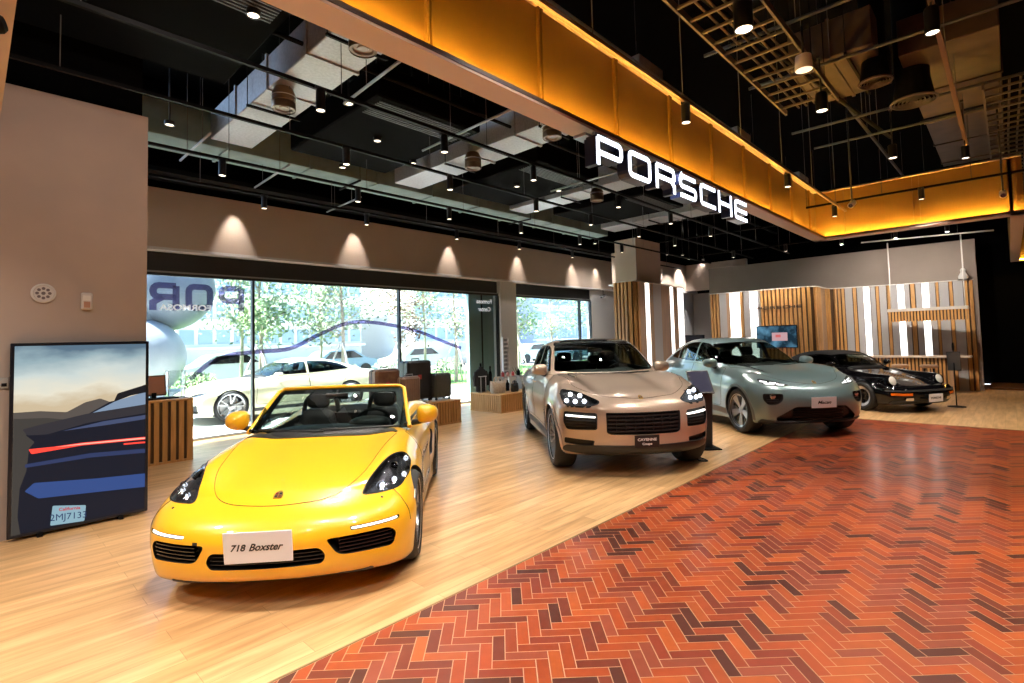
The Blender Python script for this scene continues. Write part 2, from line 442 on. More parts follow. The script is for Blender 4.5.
def wheel(parent, cx, yo, side, R, W, rimR, style, name='wheel'):
    """yo: |y| of the outer tyre face; side -1 = car's left"""
    t = MB(); hw = W / 2; s = R - rimR
    prof = [(rimR, -hw * .86), (rimR + s * .25, -hw * .99), (rimR + s * .6, -hw), (R - .022, -hw * .88), (R - .004, -hw * .7), (R, -hw * .45), (R, hw * .45), (R - .004, hw * .7), (R - .022, hw * .88),
            (rimR + s * .6, hw), (rimR + s * .25, hw * .99), (rimR, hw * .86), (rimR - .012, hw * .7), (rimR - .012, -hw * .7)]
    t.lathe(prof, 56, closed=True)
    for g in (-.3, 0., .3): t.lathe([(R + .0005, g * hw - .004), (R + .0012, g * hw), (R + .0005, g * hw + .004)], 56)
    # local z of the lathe is the axle; outer face +z.  rotate so +z -> outward
    M = Matrix.Rotation(radians(90 if side < 0 else -90), 4, 'X')
    T = Matrix.Translation((cx, side * (yo - hw), R)) @ M
    me = t.mesh(name, RUB); me.transform(M)
    w = link(name, me, parent, (cx, side * (yo - hw), R))
    r = MB()
    barrel = [(rimR - .004, hw * .9), (rimR + .006, hw * .93), (rimR + .004, hw * .80), (rimR - .018, hw * .74), (rimR - .03, hw * .3), (rimR - .03, -hw * .8), (rimR - .01, -hw * .86)]
    r.lathe(barrel, 56)
    mats = [ALU, TRIM]
    def spoke(a, w0, w1, z0, z1, r0, r1, th=.02, mi=0, skew=0.):
        c, s_ = cos(a), sin(a); q = []
        for rr, ww, zz, dz in ((r0, w0, z0, 0), (r0, w0, z0, -th), (r1, w1, z1, 0), (r1, w1, z1, -th)):
            for sg in (-1, 1):
                tt = sg * ww / 2 + (skew if rr == r1 else 0); q.append((rr * c - tt * s_, rr * s_ + tt * c, zz + dz))
        mid = (r0 + r1) / 2; ridge = [(mid * c, mid * s_, (z0 + z1) / 2 + .008)]
        r.add(q, [(0, 1, 5, 4), (2, 6, 7, 3), (0, 4, 6, 2), (1, 3, 7, 5), (0, 2, 3, 1), (4, 5, 7, 6)], mi)
    if style == 'five':            # five wide blades, dark gaps
        mats = [ALU, GLOSSB]
        for k in range(5):
            a = 2 * pi * k / 5 + .3
            spoke(a, .055, .145, hw * .55, hw * .70, .05, rimR - .01, .03)
            spoke(a + pi / 5, .03, .05, hw * .40, hw * .55, .05, rimR - .01, .03, 1)
        r.lathe([(0, hw * .62), (.035, hw * .62), (.065, hw * .55), (.07, hw * .3)], 24)
    elif style == 'twin':          # five twin spokes
        for k in range(5):
            a = 2 * pi * k / 5 + .2
            for d in (-1, 1): spoke(a + d * .05, .022, .026, hw * .55, hw * .78, .05, rimR - .008, .025, skew=d * .045)
        r.lathe([(0, hw * .62), (.035, hw * .62), (.07, hw * .55), (.075, hw * .3)], 24)
    elif style == 'multi':
        for k in range(11):
            a = 2 * pi * k / 11
            for d in (-1, 1): spoke(a, .013, .016, hw * .55, hw * .78, .05, rimR - .008, .022, skew=d * .035)
        r.lathe([(0, hw * .62), (.035, hw * .62), (.065, hw * .55), (.07, hw * .3)], 24)
    elif style == 'fuchs':         # five black petals inside a polished lip
        mats = [ALU, GLOSSB]
        r.lathe([(rimR - .018, hw * .74), (rimR - .055, hw * .55)], 56)
        for k in range(5):
            a = 2 * pi * k / 5 + .1
            spoke(a, .075, .135, hw * .42, hw * .50, .03, rimR - .05, .03, 1)
            for d in (-.28, .28): spoke(a + d, .02, .035, hw * .38, hw * .5, .05, rimR - .05, .03, 1)
        r.lathe([(0, hw * .5), (.05, hw * .5), (.062, hw * .40), (.065, hw * .2)], 24, mi=1)
    me = r.mesh('rim', mats); me.transform(M); link('rim', me, w)
    b = MB(); b.lathe([(.03, hw * .1), (rimR * .78, hw * .1), (rimR * .78, hw * .1 - .03), (.03, hw * .1 - .03)], 40)
    b.box(rimR * .45, rimR * .85, -.09, .09, hw * .1 - .05, hw * .1 + .035)
    me = b.mesh('brake_disc', STEEL); me.transform(M); link('brake_disc', me, w)
    return w

def seat(parent, x, y, z0, col, sc=1., back=.68, head=True):
    """bucket seat facing the nose (-x); x = rear of cushion"""
    s = MB()
    def pad(c, sx, sy, sz, M=Matrix()):
        # rounded cushion
        vs = []; n, m = 14, 9
        for i in range(m):
            ph = -pi / 2 + pi * i / (m - 1)
            for k in range(n):
                th = 2 * pi * k / n
                f_ = lambda v: math.copysign(abs(v) ** .5, v)
                vs.append(M @ Vector((c[0] + sx * f_(cos(ph)) * f_(cos(th)), c[1] + sy * f_(cos(ph)) * f_(sin(th)), c[2] + sz * f_(sin(ph)))))
        fs = [(i * n + k, i * n + (k + 1) % n, (i + 1) * n + (k + 1) % n, (i + 1) * n + k) for i in range(m - 1) for k in range(n)]
        s.add(vs, fs, 0, True)
    T = Matrix.Translation((x, y, z0)) @ Matrix.Scale(sc, 4)
    pad((-.25, 0, .08), .27, .24, .09, T)
    for q in (-1, 1): pad((-.27, q * .23, .12), .24, .05, .08, T)
    B = T @ Matrix.Rotation(radians(16), 4, 'Y')
    pad((0, 0, .08 + back / 2), .07, .22, back / 2, B)
    for q in (-1, 1): pad((-.05, q * .21, .05 + back * .42), .08, .06, back * .38, B)
    o = s.build('seat', col, parent)
    if head:
        s = MB(); pad((-.01, 0, .08 + back + .09), .05, .13, .085, B); s.tube([B @ Vector((0, q, .06 + back)) for q in (-.05, .05)], .02)
        s.build('headrest', col, o)
    return o
def steering(parent, x, y, z, tilt=25):
    s = MB(); M = Matrix.Translation((x, y, z)) @ Matrix.Rotation(radians(90 - tilt), 4, 'Y')
    s.tube([M @ Vector((.185 * cos(a), .185 * sin(a), 0)) for a in [2 * pi * k / 36 for k in range(36)]], .016, 8, closed=True)
    s.lathe([(0, .02), (.05, .02), (.07, 0), (.06, -.04), (0, -.04)], 18, M)
    for a in (0, 2.3, -2.3):
        s.tube([M @ Vector((.05 * cos(a + pi / 2 * 0), .05 * sin(a), 0)), M @ Vector((.18 * cos(a), .18 * sin(a), 0))], .014)
    s.tube([M @ Vector((0, 0, 0)), M @ Vector((0, 0, -.35))], .03)
    return s.build('steering_wheel', DARK, parent)
def ellips(mb, c, s, n=20, m=12, e=1., M=Matrix(), mi=0):
    f_ = lambda v: math.copysign(abs(v) ** e, v); vs = []
    for i in range(m):
        ph = -pi / 2 + pi * i / (m - 1)
        for k in range(n):
            th = 2 * pi * k / n
            vs.append(M @ Vector((c[0] + s[0] * f_(cos(ph)) * f_(cos(th)), c[1] + s[1] * f_(cos(ph)) * f_(sin(th)), c[2] + s[2] * f_(sin(ph)))))
    mb.add(vs, [(i * n + k, i * n + (k + 1) % n, (i + 1) * n + (k + 1) % n, (i + 1) * n + k) for i in range(m - 1) for k in range(n)], mi, True)
def mirror(parent, x, y, z, m, side, size=(.07, .12, .075), stalk=(.05, -.16, -.07), dark=True):
    """door mirror; side -1 = car's left (-y)"""
    s = MB(); n, mm = 22, 12
    vs = []
    for i in range(mm):
        t = i / (mm - 1)
        X = -size[0] * 1.25 + (size[0] * 2.0) * t; k_ = (1 - (1 - min(t * 1.25, 1)) ** 2.2) ** .5 if t < .8 else 1 - .04 * (t - .8) / .2
        k_ = max(k_, .04)
        for k in range(n):
            a = 2 * pi * k / n; ca, sa = cos(a), sin(a); e = .75
            yy = math.copysign(abs(ca) ** e, ca) * size[1] * k_; zz = math.copysign(abs(sa) ** e, sa) * size[2] * k_ * (1 - .18 * ca)
            vs.append((X + .35 * yy * .3, side * (yy), zz))
    s.add(vs, [(i * n + k, i * n + (k + 1) % n, (i + 1) * n + (k + 1) % n, (i + 1) * n + k) for i in range(mm - 1) for k in range(n)] + [tuple(range(n)), tuple(range((mm - 1) * n, mm * n))], 0, True)
    o = s.build('door_mirror', m, parent, (x, side * y, z))
    s = MB(); g = [(p[0] * 1, p[1] * .88, p[2] * .86) for p in vs[-n:]]
    s.add([(p[0] + .003, p[1], p[2]) for p in g] + [(p[0] + .006, p[1], p[2]) for p in g], [tuple(range(n)), tuple(range(n, 2 * n))] + [(i, (i + 1) % n, n + (i + 1) % n, n + i) for i in range(n)])
    s.build('mirror_glass', CHROME, o)
    s = MB(); s.tube([(0, side * -.03, -size[2] * .6), (stalk[0] * .5, side * stalk[1] * .6, stalk[2] * .8 - .01), (stalk[0], side * stalk[1], stalk[2])], [.035, .026, .03])
    s.build('mirror_arm', TRIM if dark else m, o)
    return o
def plate(parent, x, z, w, h, lean, m, txts, y=0., yaw=0.):
    """front plate: txts = [(text,size,dz,dy,shear,ink,sx)]"""
    M = Matrix.Translation((x, y, z)) @ Matrix.Rotation(radians(yaw), 4, 'Z') @ Matrix.Rotation(radians(lean), 4, 'Y')
    s = MB(); s.box(-.008, 0, -w / 2, w / 2, -h / 2, h / 2, bev=.003); me = s.mesh('number_plate', m); me.transform(M)
    o = link('number_plate', me, parent)
    # text faces -x : map text x -> -y... viewer in front sees car left (-y) on the right
    B = Matrix(((0, 0, -1, -.0085), (-1, 0, 0, 0), (0, 1, 0, 0), (0, 0, 0, 1)))
    for t, sz, dz, dy, sh, ink, sx in txts:
        text_mesh(t, sz, .002, M @ Matrix.Translation((0, dy, dz)) @ B, ink, 'plate_lettering', o, shear=sh, sx=sx, bold=.0015 if sz > .03 else 0)
    return o
def crest(parent, f, y, v, ax, s=1.):
    sh = [(-.024, .032), (.024, .032), (.026, .0), (.016, -.024), (0, -.036), (-.016, -.024), (-.026, 0)]
    pl = [(v + q * s if ax == 'T' else p * s, p * s if ax == 'T' else v + q * s) for p, q in sh]
    if ax == 'T': pl = [(v - q * s, p * s) for p, q in sh]
    o = patch('hood_badge', f, pl, ax, GOLD, parent, off=.006, th=.006, r=.006, h=.02)[0]
    for sx_, sy_, m_ in ((-1, 1, REDB), (1, -1, REDB), (1, 1, INK), (-1, -1, INK)):
        if ax == 'T': q = [(v - (sy_ * .003 + .006 + .0) * s, sx_ * .003 * s), (v - (sy_ * .018 + .004) * s, sx_ * .003 * s), (v - (sy_ * .018 + .004) * s, sx_ * .018 * s), (v - (sy_ * .003 + .006) * s, sx_ * .018 * s)]
        else: q = [(sx_ * .003 * s, v + (sy_ * .003 + .004) * s), (sx_ * .018 * s, v + (sy_ * .003 + .004) * s), (sx_ * .018 * s, v + (sy_ * .018 + .004) * s), (sx_ * .003 * s, v + (sy_ * .018 + .004) * s)]
        patch('badge_field', f, q, ax, m_, o, off=.0068, th=.002, r=.002, h=.02)
    return o
def lamp_dots(parent, pts, r, m=LED, name='lamp_element', d=(-1, 0, 0)):
    obs = []
    for p in pts:
        s = MB(); ellips(s, (0, 0, 0), (r, r, r), 12, 8); obs.append(s.build(name, m, parent, p))
    return obs
def lens(parent, p, r, tilt=0.):
    """projector: chrome ring round a glass ball, facing -x"""
    M = Matrix.Rotation(radians(-90 + tilt), 4, 'Y')
    s = MB(); s.lathe([(r * 1.05, -.03), (r * 1.22, 0), (r * 1.15, .012), (r, .006), (r, -.02)], 24, M)
    o = s.build('lamp_ring', CHROME, parent, p)
    s = MB(); s.lathe([(0, .012), (r * .5, .006), (r * .85, -.008), (r, -.02), (0, -.022)], 24, M); s.build('lamp_lens', GLOSSB, o)
    return o

def flipy(o):
    o.data = o.data.copy(); o.data.transform(Matrix.Diagonal((1, -1, 1, 1))); o.data.flip_normals()
def lampgroup(rt, f, outline, ax, pts, gm, rl, rd, depth=.065, dots=True, dm=None, strip=None, name='headlight'):
    """recessed lamp: clear cover, grey housing, projector and small lit elements; pts[0] is the projector"""
    for sg in (1, -1):
        o = patch(name, f, outline, ax, gm, rt, off=-.002, th=.004, h=.03)[0]
        hs = patch('lamp_housing', f, outline, ax, LAMPBODY, o, off=-depth, th=.005, h=.03)[0]
        if sg < 0: flipy(o); flipy(hs)
        uv = np.array([p[:2] for p in uvof(pts, ax)]); P_, t, d = cast(f, uv, ax)
        L = [tuple((p + d * (.046 if rl else .032)) * [1, sg, 1]) for p in P_]
        if rl: lens(o, L[0], rl)
        for q in L[1:] if rl else L:
            s = MB(); s.lathe([(.010, 0), (.028, .016), (.031, .014)], 16, Matrix.Rotation(radians(-90), 4, 'Y')); s.build('lamp_reflector', CHROME, o, q)
            if dots: lamp_dots(o, [(q[0] - .006, q[1], q[2])], rd, dm or LED)
        rp = roundpoly(outline, .05, .025); rp = np.concatenate([rp, rp[:1]])
        r_ = ribbon('headlight_seal', f, [tuple(p) for p in rp], ax, SEAM, rt, w=.008, smooth=False)[0]
        if sg < 0: flipy(r_)
# ------------------------------------------------------------------ yellow roadster
def build_roadster(pose):
    YEL = paint('yellow_paint', (.95, .50, .015), rough=.30)
    rt = root('sports_car', 'yellow two-seat roadster with its roof down and a white name plate', 'car', (pose[0], pose[1], 0), pose[2])
    zt = sp((-.1, .40), (0, .52), (.06, .585), (.15, .635), (.3, .685), (.6, .745), (.95, .80), (1.3, .855), (1.5, .885), (2.0, .90), (2.8, .915), (3.3, .93), (3.8, .905), (4.2, .865), (4.4, .80))
    zb = sp((0, .215), (.25, .17), (.6, .14), (3.8, .14), (4.2, .2), (4.4, .28))
    fz = sp((.12, .12), (.2, .06), (.26, .035), (.34, .02), (.42, .006), (.48, .0), (.54, .015), (.60, .07), (.68, .2))
    rz = sp((.15, 4.22), (.3, 4.33), (.5, 4.38), (.7, 4.35), (.85, 4.25))
    wp = sp((0, .86), (.30, .885), (.84, .895), (1.4, .87), (1.9, .868), (2.5, .872), (3.0, .89), (3.45, .90), (3.9, .89), (4.4, .84))
    def f(x, y, z):
        a = np.abs(y)
        fl = gs(x, .84, .55) + gs(x, 3.31, .62)
        T = zt(x) - .05 * (a / .9) ** 2 - .03 * (a / .9) ** 6 + .08 * gs(x, .85, .75) * gs(a, .67, .19) * sstep(x, -.1, .7) + .05 * gs(x, 3.35, .7) * gs(a, .72, .2)
        S = wp(x) - .05 * sstep(z, .58, .95) - .025 * sstep(z, .42, .15) + .012 * gs(x, .84, .45) * sstep(z, .2, .6)
        S = S - .045 * gs(z, .52, .14) * sstep(x, 1.3, 1.9) * (1 - sstep(x, 2.5, 3.0)) * .6
        F = fz(z) + .30 * (a / .9) ** 2.3 + .09 * (a / .9) ** 14
        R = rz(z) - .30 * (a / .9) ** 4
        g = smax((z - T) * .97, a - S, .24)
        g = smax(g, F - x, .13); g = smax(g, x - R, .12); g = smax(g, zb(x) - z, .05)
        return g
    P, Q = nets(f, (-.06, -.99, .06), (4.46, .99, 1.06), .033)
    me = np_mesh('body', P, Q)
    # openings: wheels, intakes, lamps, cockpit
    wc = MB()
    for cx, r in ((.84, .365), (3.315, .37)):
        for s_ in (-1, 1):
            wc.lathe([(0, 0), (r, 0), (r, .42), (0, .42)], 48, Matrix.Translation((cx, s_ * .99, .335)) @ Matrix.Rotation(radians(90 * s_), 4, 'X'))
    wcm = wc.mesh('c', [])
    cin = [(-.33, .405, .03), (.33, .405, .03), (.365, .345, .05), (.34, .298, .03), (-.34, .298, .03), (-.365, .345, .05)]
    sin_ = [(.365, .452, .03), (.435, .335, .05), (.76, .325, .03), (.785, .41, .05), (.74, .455, .04), (.60, .455, .1)]
    LX = obl((1, 0, -.8))
    lamp = uvof([(.96, .768, .80, .05), (.93, .815, .75, .05), (.671, .828, .70, .06), (.43, .785, .655, .07), (.34, .68, .643, .07), (.285, .545, .645, .04), (.36, .558, .69, .06), (.56, .612, .76, .1), (.79, .69, .815, .08)], LX)
    drl = [(.505, .508, .01), (.515, .483, .01), (.80, .488, .01), (.80, .512, .01)]
    c2 = join_mb(cutter(f, cin, 'F', .09), cutter(f, sin_, 'F', .10, mirror=True), cutter(f, lamp, LX, .075, mirror=True), cutter(f, drl, 'F', .02, h=.02, mirror=True)).mesh('c2', [])
    cock = [(1.52, -.56, .12), (1.48, 0, .3), (1.52, .56, .12), (2.72, .60, .1), (2.75, 0, .1), (2.72, -.60, .1)]
    c3 = cutter(f, cock, 'T', .60, h=.08).mesh('c3', [])
    scoop = [(2.50, .42, .03), (2.78, .40, .05), (2.83, .66, .05), (2.66, .70, .04)]
    c4 = cutter(f, scoop, 'S', .08, mirror=True).mesh('c4', [])
    me = boolean(me, [wcm, c2, c3, c4])
    finish_body(me, f, 'body', [YEL, TRIM], rt)
    # panels
    hood = [(.24, -.385, .2), (.165, 0, .4), (.24, .385, .2), (.55, .54, .3), (1.0, .60, .3), (1.40, .66, .08), (1.43, 0, .5), (1.40, -.66, .08), (1.0, -.60, .3), (.55, -.54, .3)]
    patch('hood', f, hood, 'T', YEL, rt, off=.0012, th=.004, h=.05)
    hl = roundpoly(hood, .1, .03); ribbon('hood_gap', f, [tuple(p) for p in hl] + [tuple(hl[0])], 'T', SEAM, rt, w=.004, smooth=False)
    door = [(1.52, .86, .02), (1.50, .45, .1), (1.60, .26, .08), (2.45, .26, .06), (2.66, .60, .1), (2.66, .86, .02)]
    for sg in (-1, 1):
        pass
    patch('door', f, door, 'S', YEL, rt, off=.0012, th=.004, h=.05, mirror=True)
    dl = roundpoly(door, .05, .04); ribbon('door_gap', f, [tuple(p) for p in dl] + [tuple(dl[0])], 'S', SEAM, rt, w=.006, mirror=True, smooth=False)
    ribbon('bumper_gap', f, [(.865, .44), (.85, .52), (.80, .60), (.74, .655)], 'F', SEAM, rt, w=.004, mirror=True)
    # front intakes with slats
    for nm, ol, zz in (('center_intake', cin, (.325, .35, .375)), ):
        s = MB()
        for z_ in zz:
            v = np.array([(y_, z_) for y_ in np.linspace(-.345, .345, 25)]); P_, t, d = cast(f, v, 'F')
            for i in range(24):
                a, b = P_[i], P_[i + 1]; s.add([(a[0] + .02, a[1], a[2] - .004), (a[0] + .06, a[1], a[2] + .006), (b[0] + .06, b[1], b[2] + .006), (b[0] + .02, b[1], b[2] - .004), (a[0] + .02, a[1], a[2] + .001), (a[0] + .06, a[1], a[2] + .011), (b[0] + .06, b[1], b[2] + .011), (b[0] + .02, b[1], b[2] + .001)],
                                         [(0, 1, 2, 3), (4, 7, 6, 5), (0, 3, 7, 4), (1, 5, 6, 2)])
        s.build('center_intake_grille', TRIM, rt)
    for sg in (-1, 1):
        s = MB()
        for z_ in (.355, .38, .405, .43):
            v = np.array([(y_, z_) for y_ in np.linspace(.44, .755, 15)]); P_, t, d = cast(f, v, 'F')
            for i in range(14):
                a, b = P_[i], P_[i + 1]; q = [(a[0] + .012, a[1], a[2] - .003), (a[0] + .06, a[1], a[2] + .006), (b[0] + .06, b[1], b[2] + .006), (b[0] + .012, b[1], b[2] - .003)]
                q = [(p[0], sg * p[1], p[2]) for p in q]; s.add(q + [(p[0], p[1], p[2] + .006) for p in q], [(0, 1, 2, 3), (4, 7, 6, 5), (0, 3, 7, 4), (1, 5, 6, 2)])
        s.build('side_intake_grille', GLOSSB, rt)
    d2 = [(.515, .502, .006), (.522, .489, .006), (.79, .493, .006), (.79, .506, .006)]
    patch('daytime_light', f, d2, 'F', LEDS, rt, off=-.004, th=.008, r=.004, h=.02, mirror=True)
    # lip
    patch('front_lip', f, [(-.6, .205, .02), (.6, .205, .02), (.62, .212, .02), (.64, .20, .02), (.62, .18, .02), (-.62, .18, .02), (-.64, .20, .02), (-.62, .212, .02)], 'F', TRIM, rt, off=.004, th=.02, h=.05)
    # headlights
    lampgroup(rt, f, lamp, LX, [(.62, .715, .79), (.42, .66, .68), (.50, .735, .70), (.86, .775, .80), (.60, .79, .73)], GLASS_L, .027, .007, dm=LED_GLINT)
    for sg in (1, -1):
        s = MB(); s.lathe([(0, .004), (.008, .002), (.009, 0)], 12, Matrix.Rotation(radians(-60), 4, 'Y')); P2, _, _ = cast(f, np.array([(.68, .625)]), 'F')
        s.build('washer_cap', TRIM, rt, (P2[0][0], sg * P2[0][1], P2[0][2]))
    # side marker
    patch('side_marker', f, [(.50, .545, .008), (.52, .535, .008), (.60, .575, .008), (.60, .59, .008)], 'S', mat('marker_lens', (.7, .68, .62), .2), rt, off=.004, th=.006, r=.006, h=.02, mirror=True)
    crest(rt, f, 0, .285, 'T', 1.15)
    plate(rt, -.012, .45, .41, .20, -8, PLATEW, [('718', .058, 0, .122, .3, INK, 1.0), ('Boxster', .064, 0, -.04, .45, INK, .95)], y=.022)
    # windscreen: frame, glass, wipers
    def ws(u, v):   # u -1..1, v 0..1
        hb, ht = .735, .625
        y_ = u * (hb + (ht - hb) * v); z_ = .885 + .345 * v + .02 * v * (1 - u * u) + .012 * (1 - v) * 0
        x_ = 1.44 + .62 * v + .21 * u * u * (1 - .3 * v) - .03 * v * (1 - v) * 4 * .6
        return Vector((x_, y_, z_))
    s = MB(); path = [ws(-1, v) for v in (0, .2, .4, .6, .8, .93)] + [ws(u, 1) for u in (-.93, -.8, -.6, -.4, -.2, 0, .2, .4, .6, .8, .93)] + [ws(1, v) for v in (.93, .8, .6, .4, .2, 0)]
    s.tube(path, .021, 10); s.build('windscreen_frame', YEL, rt)
    s = MB(); nu, nv = 16, 8
    def grid(mb, u0, u1, v0, v1, nu, nv, off=0., mi=0, th=.004):
        vs = [ws(u0 + (u1 - u0) * i / nu, v0 + (v1 - v0) * j / nv) + Vector((off, 0, -off * .5)) for j in range(nv + 1) for i in range(nu + 1)]
        k = len(vs); vs2 = [p + Vector((th, 0, -th * .5)) for p in vs]
        q = [(j * (nu + 1) + i, j * (nu + 1) + i + 1, (j + 1) * (nu + 1) + i + 1, (j + 1) * (nu + 1) + i) for j in range(nv) for i in range(nu)]
        e = [j * (nu + 1) for j in range(nv + 1)] + [nv * (nu + 1) + i for i in range(1, nu + 1)] + [j * (nu + 1) + nu for j in range(nv - 1, -1, -1)] + list(range(nu - 1, 0, -1))
        mb.add(vs + vs2, q + [tuple(k + a for a in f_[::-1]) for f_ in q] + [(e[i], e[(i + 1) % len(e)], k + e[(i + 1) % len(e)], k + e[i]) for i in range(len(e))], mi, True)
    grid(s, -1, 1, 0, 1, nu, nv); s.build('windscreen', glass('roadster_windscreen', (.62, .68, .67)), rt)
    s = MB(); grid(s, -1, -.87, 0, 1, 2, 8, .006); grid(s, .87, 1, 0, 1, 2, 8, .006); grid(s, -.87, .87, .87, 1, 16, 1, .006); grid(s, -.9, .9, 0, .07, 16, 1, .006); s.build('windscreen_band', TRIM, rt)
    s = MB(); s.tube([ws(-.9, .03) + Vector((-.02, 0, .012)), ws(-.4, .05) + Vector((-.02, 0, .014)), ws(.05, .07) + Vector((-.02, 0, .014))], .008); s.build('wiper', TRIM, rt)
    s = MB(); s.tube([ws(-.0, .03) + Vector((-.025, 0, .012)), ws(.45, .05) + Vector((-.02, 0, .014)), ws(.85, .06) + Vector((-.02, 0, .014))], .008); s.build('wiper', TRIM, rt)
    P3, t, d = cast(f, np.array([(1.41, y_) for y_ in np.linspace(-.64, .64, 9)]), 'T')
    patch('cowl_panel', f, [(1.40, -.66, .03), (1.375, 0, .3), (1.40, .66, .03), (1.53, .60, .03), (1.50, 0, .3), (1.53, -.60, .03)], 'T', TRIM, rt, off=.006, th=.012, h=.06)
    s = MB(); s.box(-.012, .012, -.11, .11, -.03, .03, bev=.01); o = s.build('rear_view_mirror', TRIM, rt, (1.93, 0, 1.17)); s = MB(); s.tube([(0, 0, 0), (.03, 0, .06)], .008); s.build('mirror_stem', TRIM, o)
    # quarter glass triangle at the pillar foot
    for sg in (-1, 1):
        s = MB(); s.prism([(1.52, .90), (2.02, .91), (1.86, 1.09)], sg * .655, sg * .665, Matrix(((1, 0, 0, 0), (0, 0, 1, 0), (0, 1, 0, 0), (0, 0, 0, 1)))); s.build('quarter_glass', GLASS_D, rt)
        s = MB(); s.tube([(1.60, sg * .70, .915), (2.68, sg * .74, .925)], .014); s.build('door_top_trim', TRIM, rt)
    # dash, binnacle, seats
    s = MB(); ellips(s, (1.66, 0, .80), (.28, .60, .125), 28, 12, .6); s.build('dashboard', LEATHER, rt)
    s = MB(); ellips(s, (1.80, -.34, .905), (.14, .20, .075), 20, 10, .8); s.build('instrument_hood', LEATHER, rt)
    steering(rt, 2.03, -.35, .86)
    s = MB(); s.box(1.75, 2.65, -.10, .10, .25, .58, bev=.04); s.build('center_console', LEATHER, rt)
    for sg in (-1, 1):
        seat(rt, 2.42, sg * .36, .32, LEATHER, .92, .66)
        s = MB(); s.tube(bez([(2.70, sg * .55, .85), (2.73, sg * .52, 1.06), (2.74, sg * .36, 1.15), (2.73, sg * .20, 1.06), (2.70, sg * .17, .85)], 6), .026); s.build('roll_hoop', TRIM, rt)
        s = MB(); s.box(1.7, 2.66, .585 * sg, .60 * sg, .40, .87); s.build('door_card', LEATHER, rt)
    s = MB(); s.box(2.68, 2.74, -.55, .55, .35, .93, bev=.02); s.build('rear_bulkhead', LEATHER, rt)
    patch('soft_top_cover', f, [(2.74, -.60, .05), (2.74, .60, .05), (3.12, .52, .12), (3.16, 0, .3), (3.12, -.52, .12)], 'T', mat('soft_top', (.02, .02, .022), .9), rt, off=.02, th=.02, h=.06)
    for sg in (-1, 1): mirror(rt, 1.78, .895, .985, YEL, sg, (.085, .105, .09), (.03, -.15, -.085))
    for sg in (-1, 1):
        wheel(rt, .84, .888, sg, .335, .235, .258, 'twin'); wheel(rt, 3.315, .895, sg, .34, .265, .258, 'twin')
        patch('tail_light', f, [(.50, .70, .03), (.84, .72, .03), (.84, .78, .03), (.52, .76, .03)], 'R', mat('tail_red', (.5, .01, .01), .2, coat=.5), rt, off=.004, th=.01, h=.04)
    return rt, f

def car_shell(rt, f, lo, hi, pnt, wheels, cuts, cabin, windows, h=.036, seams_ax=None):
    """body with wheel wells, recesses, hollow cabin and glazed openings"""
    P, Q = nets(f, lo, hi, h); me = np_mesh('body', P, Q); wc = MB()
    for cx, r, zc, yo in wheels:
        for s_ in (-1, 1): wc.lathe([(0, 0), (r, 0), (r, .45), (0, .45)], 48, Matrix.Translation((cx, s_ * (yo + .1), zc)) @ Matrix.Rotation(radians(90 * s_), 4, 'X'))
    cs = [wc.mesh('c', [])]
    if cuts: cs.append(join_mb(*cuts).mesh('c2', []))
    if cabin:
        x0, x1, z0 = cabin
        g = lambda x, y, z: smax(smax(f(x, y, z) + .05, z0 - z, .02), smax(x0 - x, x - x1, .02), .02)
        P, Q = nets(g, (x0 - .1, lo[1], z0 - .1), (x1 + .1, hi[1], hi[2]), .06, 2)
        cs.append(np_mesh('c3', P, Q))
    for g_ in ('F', 'S', 'R'):
        wm = [cutter(f, w['o'], w['ax'], .12, r=w.get('r', .04), h=.5, mirror=w.get('mirror', False), flat=True) for w in windows if w['ax'] == g_]
        if wm: cs.append(join_mb(*wm).mesh('c4', []))
    me = boolean(me, cs); b = finish_body(me, f, 'body', [pnt, TRIM], rt)
    for w in windows:
        patch(w['n'], f, w['o'], w['ax'], w.get('m', GLASS_D), rt, off=-.004, th=.006, r=w.get('r', .04), h=.06, mirror=w.get('mirror', False))
    return b
def seam(rt, f, ol, ax, r=.05, w=.005, mirror=True, nm='shut_line'):
    p = roundpoly(ol, r, .035); p = np.concatenate([p, p[:1]]); ribbon(nm, f, [tuple(q) for q in p], ax, SEAM, rt, w=w, mirror=mirror, smooth=False)
def slats(rt, f, ylo, yhi, zs, name, m, sg=1, inset=.02, deep=.05, th=.007, verts=None):
    s = MB()
    for z_ in zs:
        v = np.array([(y_, z_) for y_ in np.linspace(ylo, yhi, 17)]); P_, t, d = cast(f, v, 'F')
        for i in range(16):
            a, b = P_[i], P_[i + 1]; q = [(a[0] + inset, sg * a[1], a[2] - .002), (a[0] + deep, sg * a[1], a[2] + .004), (b[0] + deep, sg * b[1], b[2] + .004), (b[0] + inset, sg * b[1], b[2] - .002)]
            s.add(q + [(p[0], p[1], p[2] + th) for p in q], [(0, 1, 2, 3), (4, 7, 6, 5), (0, 3, 7, 4), (1, 5, 6, 2)])
    for y_ in (verts or []):
        v = np.array([(y_, z_) for z_ in np.linspace(min(zs), max(zs), 8)]); P_, t, d = cast(f, v, 'F')
        for i in range(7):
            a, b = P_[i], P_[i + 1]; s.add([(a[0] + inset - .002, sg * a[1] + q, a[2]) for q in (-.004, .004)] + [(b[0] + inset - .002, sg * b[1] + q, b[2]) for q in (-.004, .004)] + [(a[0] + deep, sg * a[1] + q, a[2]) for q in (-.004, .004)] + [(b[0] + deep, sg * b[1] + q, b[2]) for q in (-.004, .004)],
                                             [(0, 1, 3, 2), (0, 2, 6, 4), (1, 5, 7, 3)])
    return s.build(name, m, rt)
